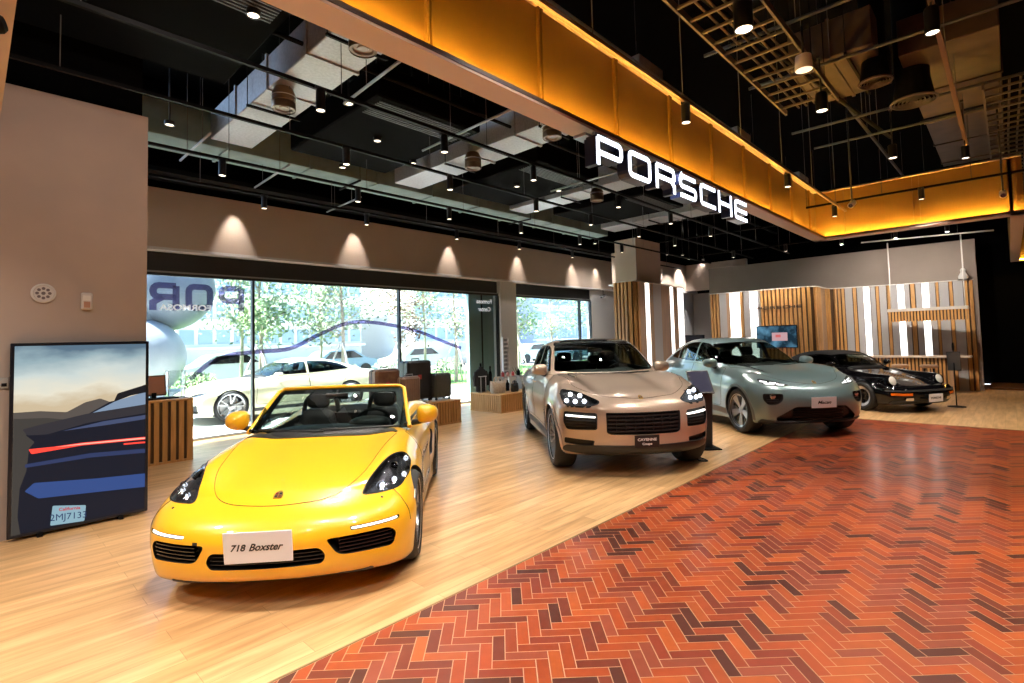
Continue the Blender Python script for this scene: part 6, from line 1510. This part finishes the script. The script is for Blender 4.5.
for i, (x, y, h, l_) in enumerate(((9.92, 9.3, .52, 'green potted plant with upright leaves on the second plinth'),)):
    rt = root('potted_plant', l_, 'plant', (x, y, z0)); s = MB(); s.lathe([(0, 0), (.07, 0), (.09, .16), (.08, .16), (.07, .14), (0, .14)], 20); s.build('pot', mat('pot_grey', (.2, .2, .2), .6), rt); rnd = random.Random(5); s = MB()
    for k in range(16):
        a = rnd.uniform(0, 6.28); L_ = rnd.uniform(.25, .45); t = rnd.uniform(.1, .5); p = [Vector((cos(a) * .02, sin(a) * .02, .14)), Vector((cos(a) * L_ * t * .5, sin(a) * L_ * t * .5, .14 + L_ * .6)), Vector((cos(a) * L_ * t * 1.2, sin(a) * L_ * t * 1.2, .14 + L_))]; w2 = Vector((-sin(a), cos(a), 0)) * .02
        s.add([p[0] - w2 * .4, p[0] + w2 * .4, p[1] - w2, p[1] + w2, p[2]], [(0, 1, 3, 2), (2, 3, 4)], 0, True)
    s.build('leaves', mat('leaf_dark', (.03, .09, .03), .6), rt)
rt = root('tower_model', 'white ladder-like tower rack standing on the second plinth by the pier', 'rack', (9.62, 9.46, z0)); s = MB()
for a in (-1, 1): s.box(a * .10 - .015, a * .10 + .015, -.03, .03, 0, 1.32)
s.build('upright', mat('rack_white', (.62, .62, .63), .5), rt)
for k in range(9): s = MB(); s.box(-.085, .085, -.028, .028, .45 + k * .105, .49 + k * .105); s.build('shelf_rung', mat('rack_white'), rt)
s = MB(); s.box(-.085, .085, .02, .03, .40, 1.32); s.build('back_board', mat('rack_grey', (.28, .28, .29), .5), rt)
rt = root('white_chair_frame', 'small white wire stand at the left end of the second plinth', 'stand', (8.66, 9.35, z0)); s = MB()
for a in (-.08, .08):
    for b in (-.06, .06): s.tube([(a, b, 0), (a, b, .38)], .008)
s.build('leg', mat('rack_white'), rt); s = MB(); s.box(-.1, .1, -.08, .08, .38, .40, bev=.004); s.build('top', mat('rack_white'), rt)
# bar counter, hanging shelf, stools
rt = root('bar_counter', 'slatted oak bar counter in front of the glowing wall', 'counter', (17.8, 2.3, 0)); s = MB()
s.box(-.24, .3, -1.1, 1.25, 0, .93); s.build('core', OAKD, rt); s = MB(); s.box(-.34, .35, -1.55, 1.35, .93, .975, bev=.006); s.build('worktop', mat('worktop_pale', (.58, .46, .36), .35), rt); s = MB()
for k in range(30): y = -1.09 + k * 2.33 / 29; s.box(-.28, -.24, y - .022, y + .022, 0, .93)
s.build('slats', OAK, rt); s = MB(); s.box(-.28, .3, -1.18, -1.10, 0, .93); s.build('end_panel', TANP, rt)
rt = root('hanging_shelf', 'slatted oak shelf box hung on thin rods over the bar counter', 'shelf', (17.6, 1.58, 1.90)); s = MB(); s.box(-.08, .22, -.80, .80, .02, .28); s.build('core', OAKD, rt)
s = MB(); s.box(-.12, .26, -.84, .84, .28, .36, bev=.004); s.build('top_board', mat('pale_board', (.50, .46, .42), .5), rt); s = MB()
for k in range(24): y = -.79 + k * 1.58 / 23; s.box(-.12, -.08, y - .018, y + .018, 0, .28)
s.build('slats', OAK, rt)
for y in (-.78, .76): s = MB(); s.tube([(0, y, .36), (0, y, 2.2)], .014); s.build('rod', mat('rod_white', (.62, .60, .57), .4), rt)
for (x, y, l_) in ((16.95, 1.55, 'pale round bar stool, nearer the sign stand'), (17.0, 2.15, 'pale round bar stool, nearer the classic car')):
    rt = root('bar_stool', l_, 'stool', (x, y, 0), group='bar stools at the slatted counter'); s = MB(); s.lathe([(0, .70), (.16, .70), (.19, .73), (.19, .76), (.16, .78), (0, .775)], 28); s.build('seat', mat('seat_tan', (.55, .36, .24), .5), rt)
    for k in range(4): a = pi / 4 + k * pi / 2; s = MB(); s.tube([(.12 * cos(a), .12 * sin(a), .70), (.2 * cos(a), .2 * sin(a), 0)], .014); s.build('leg', BLK2, rt)
    s = MB(); s.tube([(.17 * cos(a), .17 * sin(a), .28) for a in [2 * pi * k / 24 for k in range(24)]], .01, 6, closed=True); s.build('foot_ring', BLK2, rt)
rt = root('sign_stand', 'thin black floor stand with a small dark sign board by the classic car', 'sign', (14.75, .92, 0)); s = MB(); s.lathe([(0, 0), (.16, 0), (.16, .012), (.02, .03), (0, .03)], 28); s.build('base', BLK2, rt)
s = MB(); s.tube([(0, 0, .02), (0, 0, 1.22)], .011); s.build('pole', BLK2, rt); M = Matrix.Translation((0, 0, .98)) @ Matrix.Rotation(radians(-12), 4, 'Y'); s = MB(); s.box(-.012, .012, -.115, .115, -.21, .21, M=M, bev=.005); s.build('board', mat('board_dark', (.03, .032, .035), .3), rt)
s = MB(); s.box(-.016, -.012, -.095, .095, -.18, .18, M=M); s.build('board_face', mat('board_face', (.05, .055, .06), .2), rt); s = MB(); s.lathe([(0, 0), (.02, 0), (.022, .10), (.015, .17), (0, .17)], 14, Matrix.Translation((0, .0, 1.21))); s.build('top_cap', BLK2, rt)
rt = root('white_figure', 'small white figure-like object on top of the slatted wall', 'lamp', (18.62, .85, 3.005)); s = MB(); s.lathe([(0, 0), (.10, 0), (.11, .08), (.07, .16), (.05, .2), (.06, .26), (.03, .31), (0, .32)], 20); s.build('body', mat('white_gloss', (.6, .58, .56), .3), rt); s = MB(); s.lathe([(0, 0), (.12, 0), (.12, .01), (0, .01)], 20); s.build('foot', BLK2, rt)  # stand-in for a small white object, gives no light
# information desk beside the beige SUV
rt = root('information_stand', 'dark floor information stand between the beige SUV and the electric SUV', 'stand', (7.62, 3.42, 0), radians(46)); s = MB()
s.box(-.20, .25, -.22, .22, 0, .015, bev=.004); s.build('base_plate', BLK2, rt); s = MB()
pr = [(-.02, .015), (.10, .015), (.16, .80), (.02, .98), (-.10, .80)]
s.prism(pr, -.15, .15, Matrix(((1, 0, 0, 0), (0, 0, 1, 0), (0, 1, 0, 0), (0, 0, 0, 1)))); s.build('pedestal', mat('stand_charcoal', (.02, .021, .025), .35), rt)
s = MB(); s.box(-.20, .20, -.17, .17, -.012, .012, M=Matrix.Translation((-.02, 0, .98)) @ Matrix.Rotation(radians(-55), 4, 'Y'), bev=.006); s.build('tablet_plate', mat('stand_charcoal'), rt)
s = MB(); s.box(-.17, .17, -.14, .14, .012, .015, M=Matrix.Translation((-.02, 0, .98)) @ Matrix.Rotation(radians(-55), 4, 'Y')); s.build('screen', mat('stand_screen', (.02, .02, .03), .5, spec=.15, emit=(.06, .06, .14), es=.3), rt)
cb = MB(); cb.tube(bez([(7.2, 3.5, .012), (7.05, 3.32, .012), (6.95, 3.15, .012), (6.83, 3.0, .012), (6.78, 3.08, .012), (6.86, 3.16, .012)], 8), .009, 8); tag(cb.build('charging_cable', RUB), 'thin black cable lying on the oak floor by the beige SUV', 'cable')
# wall fittings on the left wall
rt = root('wall_speaker', 'white round grille set in the taupe wall above the picture stand', 'speaker', (.49, 6.62, 2.24)); M = Matrix.Rotation(radians(90), 4, 'X'); s = MB(); s.lathe([(0, 0), (.09, 0), (.092, .012), (.075, .02), (.07, .012), (0, .012)], 32, M); s.build('rim', WHITE, rt)
s = MB()
for k in range(8): a = k * pi / 4; s.lathe([(0, .0125), (.014, .0135), (.014, .012)], 10, M @ Matrix.Translation((.045 * cos(a), .045 * sin(a), .002)))
s.lathe([(0, .0135), (.016, .0145), (.016, .012)], 12, M); s.build('holes', mat('grille_lilac', (.16, .13, .15), .6), rt)
rt = root('alarm_box', 'small white alarm box on the taupe wall right of the round grille', 'alarm', (.81, 6.62, 2.18)); s = MB(); s.box(-.045, .045, -.04, 0, -.09, .08, bev=.012); s.build('case', WHITE, rt); s = MB(); s.box(-.025, .025, -.045, -.04, -.07, -.01, bev=.002); s.build('label_window', mat('alarm_lens', (.5, .28, .2), .3), rt); s = MB(); s.box(-.03, .03, -.045, -.04, .0, .05); s.build('push_plate', mat('alarm_plate', (.75, .75, .75), .4), rt)
rt = root('wall_switch', 'small grey switch plate on the taupe wall left of the picture stand', 'switch', (.235, 6.62, 1.41)); s = MB(); s.box(-.03, .03, -.012, 0, -.05, .05, bev=.003); s.build('plate', mat('switch_grey', (.4, .4, .4), .4), rt); s = MB(); s.box(-.018, .018, -.016, -.012, -.03, .0); s.build('button', BLK2, rt)

# ================================================================== PICTURE STAND
def picture_stand():
    k = 1.0482; X = lambda x: x * k; Zf = lambda z: 1.68 + (z - 1.68) * k; Y0 = 6.50
    rt = root('picture_stand', 'tall upright display screen showing the tail of a dark car at dusk', 'display', (X(.75), Y0, 0)); ox = X(.75)
    x0, x1, z0_, z1 = X(.255), X(1.25), Zf(.105), Zf(1.765)
    s = MB(); s.box(x0 - ox, x1 - ox, 0, .06, z0_, z1, bev=.006); s.build('casing', mat('frame_navy', (.008, .011, .02), .3), rt)
    for q in (-.3, .3): s = MB(); s.box(q - .02, q + .02, -.02, .08, 0, z0_ + .01); s.build('foot', BLK2, rt)
    b = .028; a0, a1, c0, c1 = x0 + b - ox, x1 - b - ox, z0_ + b, z1 - b
    def em(nm, col, es=1.): return mat(nm, (.004, .004, .004), .35, emit=col, es=es, spec=.1)
    m = mat('screen_sky', (.01, .01, .01), .2); n, l, bb = nodes(m); tc = n.new('ShaderNodeTexCoord'); sp_ = n.new('ShaderNodeSeparateXYZ'); mr = n.new('ShaderNodeMapRange'); mr.inputs[1].default_value = 1.10; mr.inputs[2].default_value = 1.75
    nz = n.new('ShaderNodeTexNoise'); nz.inputs['Scale'].default_value = 2.2; nz.inputs['Detail'].default_value = 5; mp = n.new('ShaderNodeMapping'); mp.inputs['Scale'].default_value = (1, 1, 2.2)
    ad = n.new('ShaderNodeMath'); ad.operation = 'MULTIPLY_ADD'; ad.inputs[1].default_value = .55; cr = n.new('ShaderNodeValToRGB'); e = cr.color_ramp.elements
    e[0].position = .2; e[0].color = (.62, .50, .33, 1); e[1].position = 1.15; e[1].color = (.10, .17, .24, 1)
    for p, c in ((.36, (.80, .76, .62, 1)), (.62, (.60, .68, .66, 1)), (.85, (.30, .42, .47, 1))): q = e.new(p); q.color = c
    l.new(tc.outputs['Object'], sp_.inputs[0]); l.new(sp_.outputs['Z'], mr.inputs[0]); l.new(tc.outputs['Object'], mp.inputs[0]); l.new(mp.outputs[0], nz.inputs[0]); l.new(nz.outputs[0], ad.inputs[0]); l.new(mr.outputs[0], ad.inputs[2])
    sb = n.new('ShaderNodeMath'); sb.operation = 'SUBTRACT'; sb.inputs[1].default_value = .24; l.new(ad.outputs[0], sb.inputs[0]); l.new(sb.outputs[0], cr.inputs[0]); l.new(cr.outputs[0], bb.inputs['Emission Color']); bb.inputs['Emission Strength'].default_value = .95
    s = MB(); s.box(a0, a1, -.002, 0, c0, c1); sc = s.build('screen', m, rt)
    lay = [0]
    def poly(nm, pts, mm):
        lay[0] += 1; d = -.002 - .0007 * lay[0]; P = roundpoly([(X(p[0]) - ox, Zf(p[1])) for p in pts], .012, .05); P[:, 0] = np.clip(P[:, 0], a0, a1); P[:, 1] = np.clip(P[:, 1], c0, c1)
        V, T = cdt(P, 5.); nn = len(V); vs = [(p[0], d, p[1]) for p in V] + [(p[0], -.001, p[1]) for p in V]; mb = MB(); mb.add(vs, T); mb.build(nm, mm, sc)
    poly('picture_hills', [(.24, 1.17), (.45, 1.165), (.63, 1.135), (.76, 1.21), (.87, 1.235), (.97, 1.18), (1.3, 1.2), (1.3, .05), (.24, .05)], em('hill_tone', (.10, .085, .075), 1.))
    poly('picture_road', [(.24, 1.12), (.5, 1.10), (.9, 1.0), (.9, .05), (.24, .05)], em('road_tone', (.055, .05, .045), 1.))
    poly('picture_car', [(.36, .97), (.42, .90), (.385, .85), (.37, .66), (.33, .52), (.32, .28), (.35, .05), (1.3, .05), (1.3, 1.22), (.95, 1.20), (.78, 1.10), (.45, 1.02)], em('car_tone', (.010, .012, .022), 1.))
    poly('picture_glass', [(.80, 1.10), (.99, 1.20), (1.24, 1.27), (1.3, 1.13), (1.0, 1.08)], em('glass_tone', (.22, .30, .42), 1.))
    poly('picture_roof', [(.97, 1.19), (1.0, 1.27), (1.24, 1.34), (1.3, 1.27), (1.1, 1.24)], em('roof_tone', (.012, .012, .015), 1.))
    poly('picture_spoiler', [(.34, 1.02), (.45, 1.045), (.78, 1.105), (1.25, 1.145), (1.25, 1.06), (.78, 1.02), (.5, .955), (.37, .965)], em('spoiler_tone', (.035, .033, .04), 1.))
    poly('picture_shoulder', [(.60, .97), (.9, 1.02), (1.25, 1.04), (1.25, 1.0), (.9, .98)], em('shoulder_tone', (.06, .08, .16), 1.))
    poly('picture_tail_light', [(.38, .845), (.55, .84), (.74, .845), (1.25, .825), (1.25, .80), (.74, .82), (.4, .80)], em('red_tone', (.95, .06, .04), 1.3))
    poly('picture_tail_light_core', [(.55, .835), (.74, .838), (1.25, .818), (1.25, .806), (.74, .828)], em('red_core', (1., .45, .35), 1.2))
    poly('picture_tail_light', [(1.05, .79), (1.25, .78), (1.25, .765), (1.05, .775)], em('red_tone', (.95, .06, .04), 1.3))
    poly('picture_bumper_line', [(.36, .72), (.8, .74), (1.25, .71), (1.25, .67), (.8, .70), (.36, .69)], em('blue_dim', (.03, .045, .12), 1.))
    poly('picture_bumper', [(.36, .49), (.42, .55), (.85, .50), (1.25, .47), (1.25, .34), (.8, .38), (.45, .41)], em('blue_tone', (.035, .075, .24), 1.))
    poly('picture_plate', [(.545, .325), (.775, .275), (.765, .135), (.53, .155)], em('plate_tone', (.26, .42, .50), 1.))
    text_mesh('2MJ7133', .085, .001, Matrix(((1, 0, 0, X(.655) - ox), (0, 0, -1, -.016), (-.12, 1, 0, Zf(.205)), (0, 0, 0, 1))), em('plate_ink', (.02, .04, .12), 1.), 'picture_plate_text', sc, bold=0, sx=.9)
    text_mesh('California', .04, .001, Matrix(((1, 0, 0, X(.66) - ox), (0, 0, -1, -.016), (-.12, 1, 0, Zf(.272)), (0, 0, 0, 1))), em('plate_red', (.5, .04, .05), 1.), 'picture_plate_text', sc, bold=.001)
picture_stand()

# ================================================================== OUTSIDE
def noise_ground(nm, c1, c2, sc): return noise_mat(nm, c1, c2, sc, .9)
s = MB(); s.box(-25, 60, GY + .1, 15.9, -.14, -.02); struct(s.build('outside_paving', noise_ground('paving_pale', (.56, .55, .53), (.64, .63, .60), 2)))
s = MB(); s.box(-25, 80, 24, 33, -.14, -.03); struct(s.build('outside_road', noise_ground('road_grey', (.30, .30, .31), (.36, .36, .37), 2)))
s = MB(); s.box(-25, 90, 33, 90, -.14, -.02); struct(s.build('outside_far_ground', noise_ground('far_paving', (.40, .40, .38), (.48, .48, .45), 1)))
s = MB(); s.box(-25, 70, 15.9, 24, -.14, .0); lawn = s.build('lawn', noise_ground('lawn_green', (.12, .24, .06), (.22, .36, .11), 6)); struct(lawn)
rnd = random.Random(11); s = MB()
for i in range(9000):
    x = rnd.uniform(-2, 30); y = rnd.uniform(15.95, 23.9); h = rnd.uniform(.03, .09); a = rnd.uniform(0, 3.14); w_ = .012; s.add([(x - w_ * cos(a), y - w_ * sin(a), 0), (x + w_ * cos(a), y + w_ * sin(a), 0), (x + rnd.uniform(-.03, .03), y + rnd.uniform(-.03, .03), h)], [(0, 1, 2)])
g = s.build('grass', mat('grass_blade', (.15, .30, .07), .8), fix=False); tag(g, 'short bright green grass of the lawn beyond the window', 'grass', kind='stuff')
BARK = noise_mat('bark_pale', (.30, .24, .19), (.42, .36, .30), 8, .9); STAKE = mat('stake_pale', (.60, .56, .52), .8)
LEAFM = [noise_mat('leaf_green', (.16, .27, .10), (.30, .40, .20), 3, .7), noise_mat('leaf_olive', (.24, .30, .16), (.38, .42, .28), 3, .7), noise_mat('leaf_reddish', (.26, .15, .11), (.34, .24, .14), 3, .7)]
def tree(x, y, h, r, n, m, label, seed, stakes=True, group='young trees outside the window'):
    rd = random.Random(seed); rt = root('tree', label, 'tree', (x, y, 0), group=group); s = MB(); top = Vector((rd.uniform(-.2, .2), rd.uniform(-.2, .2), h))
    s.tube(bez([(0, 0, 0), (.05, 0, h * .35), (.0, .06, h * .65), top], 4), [.08 - .055 * i / 12 for i in range(13)], 8)
    tips = []
    for i in range(16):
        t = rd.uniform(.35, .95); a = rd.uniform(0, 6.28); L = r * rd.uniform(.5, 1.) * (1.15 - t * .5); p = Vector((0, 0, h * t)); q = p + Vector((cos(a) * L, sin(a) * L, L * rd.uniform(.35, .8))); s.tube([p, (p + q) / 2 + Vector((0, 0, .08)), q], [.028, .018, .008], 5); tips.append(q); tips.append((p + q) / 2)
    s.build('trunk', BARK, rt); f_ = MB()
    for i in range(int(n * 1.9)):
        c = rd.choice(tips); p = c + Vector((rd.gauss(0, .22 * r), rd.gauss(0, .22 * r), rd.gauss(0, .22 * r))); a = Vector((rd.gauss(0, 1), rd.gauss(0, 1), rd.gauss(0, 1))).normalized() * .085; b_ = a.orthogonal().normalized() * .05
        f_.add([p - a, p + b_, p + a, p - b_], [(0, 1, 2, 3)])
    f_.build('foliage', m, rt, fix=False)
    if stakes:
        for k in range(3):
            a = k * 2.09 + .5; q = MB(); q.tube([(.75 * cos(a), .75 * sin(a), 0), (.06 * cos(a), .06 * sin(a), 1.75)], .03, 6); q.build('stake', STAKE, rt)
    return rt
TL = [(6.7, 18.0, 5.0, 1.3, 900, 0, 'slim green tree with white stakes seen beside the first mullion'), (9.0, 16.8, 5.6, 1.5, 1100, 1, 'staked olive tree behind the dark luggage'), (12.3, 18.2, 5.0, 1.3, 700, 2, 'thin reddish tree in the third window pane'), (.9, 21.2, 5.4, 1.4, 800, 0, 'green tree beside the big round sculpture'),
      (14.2, 16.9, 4.8, 1.2, 600, 1, 'sparse olive tree close to the teal fin wall'), (19.0, 17.8, 5.6, 1.5, 900, 0, 'green tree at the left of the second window'), (22.6, 18.6, 5.2, 1.3, 700, 1, 'olive tree in the middle of the second window'), (26.5, 19.5, 5.5, 1.4, 700, 0, 'green tree at the right of the second window'), (7.3, 21.5, 6.2, 1.7, 1100, 1, 'taller olive tree at the back of the lawn'), (16.4, 22.0, 6.0, 1.6, 900, 0, 'taller green tree at the back of the lawn'), (11.0, 22.5, 6.0, 1.6, 900, 0, 'broad green tree by the road'), (21.5, 23, 6.4, 1.7, 800, 1, 'broad olive tree by the road')]
for i, (x, y, h, r, n, m_, l_) in enumerate(TL): tree(x, y, h, r, n, LEAFM[m_], l_, 20 + i, i < 6)
def shrub(x, y, r, label, seed, m):
    rd = random.Random(seed); rt = root('shrub', label, 'shrub', (x, y, 0), group='shrubs along the road'); f_ = MB(); c_ = MB()
    for k in range(8): a = rd.uniform(0, 6.28); c_.tube([(0, 0, 0), (cos(a) * r * .6, sin(a) * r * .6, r * .9)], [.02, .006], 5)
    c_.build('stems', BARK, rt)
    for i in range(420):
        d = Vector((rd.gauss(0, 1), rd.gauss(0, 1), abs(rd.gauss(0, 1)))).normalized() * r * rd.uniform(.6, 1); p = Vector((d.x * 1.3, d.y, d.z)); a = Vector((rd.gauss(0, 1), rd.gauss(0, 1), rd.gauss(0, 1))).normalized() * .07; b_ = a.orthogonal().normalized() * .05; f_.add([p - a, p + b_, p + a, p - b_], [(0, 1, 2, 3)])
    f_.build('foliage', m, rt, fix=False)
for i, (x, y, r) in enumerate(((6.2, 23.2, .8), (9.4, 23.4, .9), (12.6, 23.3, .8), (15.2, 23.5, .9), (19.0, 23.3, .8), (24.0, 23.4, .9))):
    shrub(x, y, r, 'rounded green shrub at the far edge of the lawn, ' + ('behind the saloon roof', 'behind the luggage', 'behind the reddish tree', 'near the teal fin wall', 'left in the second window', 'right in the second window')[i], 50 + i, LEAFM[i % 2])
# round sculpture
rt = root('round_sculpture', 'huge blue-grey sculpture of stacked round forms outside the first pane', 'sculpture', (3.7, 17.6, 0)); BG = noise_mat('sculpture_blue', (.10, .13, .18), (.15, .18, .24), 1.5, .45)
s = MB(); ellips(s, (-.5, 0, 1.45), (1.25, 1.25, 1.15), 40, 24); s.build('lower_ball', noise_mat('sculpture_grey', (.28, .31, .36), (.34, .37, .42), 1.5, .4), rt)
s = MB(); ellips(s, (.25, .3, 3.5), (1.35, 1.2, 1.3), 40, 24); s.build('upper_form', BG, rt); s = MB(); ellips(s, (-.6, 0, 2.6), (.6, .6, .6), 30, 16); s.build('neck', BG, rt)
s = MB(); s.lathe([(0, 0), (1.0, 0), (1.0, .35), (.8, .5), (0, .5)], 40); s.build('pedestal', mat('pedestal_white', (.6, .6, .6), .6), rt)
# buildings across the road
def building(x0, x1, y, h, label, c, win, rows, cols, bands=True):
    rt = root('office_building', label, 'building', ((x0 + x1) / 2, y, 0)); hx = (x1 - x0) / 2; s = MB(); s.box(-hx, hx, 0, 12, 0, h); s.build('facade', mat('facade_%d' % int(c[0] * 100), c, .8), rt)
    for j in range(rows):
        z = 2.0 + j * (h - 2.5) / rows; zz = z + (h - 2.5) / rows * .52
        s = MB()
        for i in range(cols): a = -hx + (i + .12) * 2 * hx / cols; s.box(a, a + 2 * hx / cols * .76, -.06, .02, z, zz)
        s.build('window_row', win, rt)
        if bands: s = MB(); s.box(-hx - .2, hx + .2, -.5, 0, z - .45, z - .25); s.build('balcony_band', mat('band_white', (.75, .75, .74), .7), rt)
    s = MB(); s.box(-hx - .2, hx + .2, -.3, 12.2, h, h + .5); s.build('parapet', mat('band_white'), rt); return rt
WB = mat('window_blue', (.25, .33, .42), .3)
building(33, 46, 46, 17, 'pale office block with blue window rows behind the reddish tree', (.62, .62, .60), WB, 6, 9)
building(50, 64, 44, 18, 'lilac-blue office block seen in the second window', (.42, .45, .55), WB, 7, 8)
building(12, 29, 50, 12, 'cream office block behind the second pane', (.60, .58, .52), WB, 4, 12)
building(-12, 8, 48, 10, 'light grey block behind the round sculpture', (.55, .56, .56), WB, 3, 12)
building(68, 84, 40, 14, 'pale tower at the right of the second window', (.58, .58, .6), WB, 5, 8)
# cars parked along the road
def far_car(x, y, col, label, k):
    rt = root('far_car', label, 'car', (x, y, -.02), group='cars parked along the far road'); prof = [(-2.2, .35), (-2.15, .75), (-1.3, .92), (-.7, 1.38), (.7, 1.42), (1.45, .98), (2.1, .88), (2.2, .4)]
    R_ = Matrix(((1, 0, 0, 0), (0, 0, 1, 0), (0, 1, 0, 0), (0, 0, 0, 1))); s = MB(); s.prism([(-2.2, .3)] + [tuple(p) for p in roundpoly(prof, .15, .3)][::1] + [(2.2, .3)] if 0 else [tuple(p) for p in roundpoly([(-2.2, .28)] + prof[1:-1] + [(2.2, .28)], .2, .3)], -.82, .82, R_); s.build('body', mat('far_paint_%d' % k, col, .35, coat=.5), rt)
    s = MB(); s.prism([(-.95, .98), (-.6, 1.32), (.62, 1.36), (1.2, 1.0)], -.835, .835, R_); s.build('glazing', GLOSSB, rt)
    for a in (-1.35, 1.35):
        for b in (-1, 1): s = MB(); s.lathe([(0, -.1), (.2, -.1), (.33, -.1), (.34, 0), (.33, .1), (.2, .1), (0, .1)], 20, Matrix.Translation((a, b * .78, .34)) @ Matrix.Rotation(radians(90), 4, 'X')); s.build('wheel', RUB, rt)
for i, (x, y, c, l_) in enumerate(((13.5, 26.0, (.25, .35, .5), 'blue car parked across the lawn, left of the reddish tree'), (18.8, 26.2, (.6, .6, .6), 'silver car parked across the lawn by the teal fin'), (24.3, 26, (.08, .09, .1), 'dark car parked across the road in the second window'), (29.5, 26.3, (.6, .6, .6), 'white car parked across the road in the second window'), (8.2, 26.1, (.55, .55, .56), 'pale car parked across the lawn behind the saloon'), (35, 26, (.2, .28, .4), 'blue-grey car parked farthest right across the road'))):
    far_car(x, y, c, l_, i)

# ================================================================== LIGHT
sun = bpy.data.lights.new('sun', 'SUN'); sun.energy = 36; sun.angle = radians(1.2); sun.color = (1, .96, .90); so = bpy.data.objects.new('sun', sun); COL.objects.link(so)
so.rotation_euler = Vector((.50, -.22, -1.0)).to_track_quat('-Z', 'Y').to_euler()
Wd = bpy.data.worlds.new('sky'); SC.world = Wd; Wd.use_nodes = True; nt = Wd.node_tree; bg = nt.nodes['Background']
sk = nt.nodes.new('ShaderNodeTexSky'); sk.sky_type = 'HOSEK_WILKIE'; sk.turbidity = 4; sk.sun_direction = Vector((-.5, .22, 1)).normalized(); nt.links.new(sk.outputs[0], bg.inputs[0]); bg.inputs[1].default_value = 24
SC.view_settings.exposure = 0.12
SC.cycles.max_bounces = 7; SC.cycles.diffuse_bounces = 3; SC.cycles.glossy_bounces = 4; SC.cycles.transparent_max_bounces = 16; SC.cycles.transmission_bounces = 4
SC.cycles.caustics_reflective = False; SC.cycles.caustics_refractive = False; SC.cycles.sample_clamp_indirect = 6

CAR_POSE = {'boxster': (1.285, 3.41, radians(49.1)), 'cayenne': (5.542, 3.162, radians(48.97)), 'macan': (9.341, 2.19, radians(49.14)), 'g911': (13.45, 1.20, radians(57.5)), 'saloon': (3.2, 13.65, 0.)}
build_roadster(CAR_POSE['boxster']); build_coupe_suv(CAR_POSE['cayenne']); build_sage_suv(CAR_POSE['macan']); build_classic(CAR_POSE['g911']); build_saloon(CAR_POSE['saloon'])
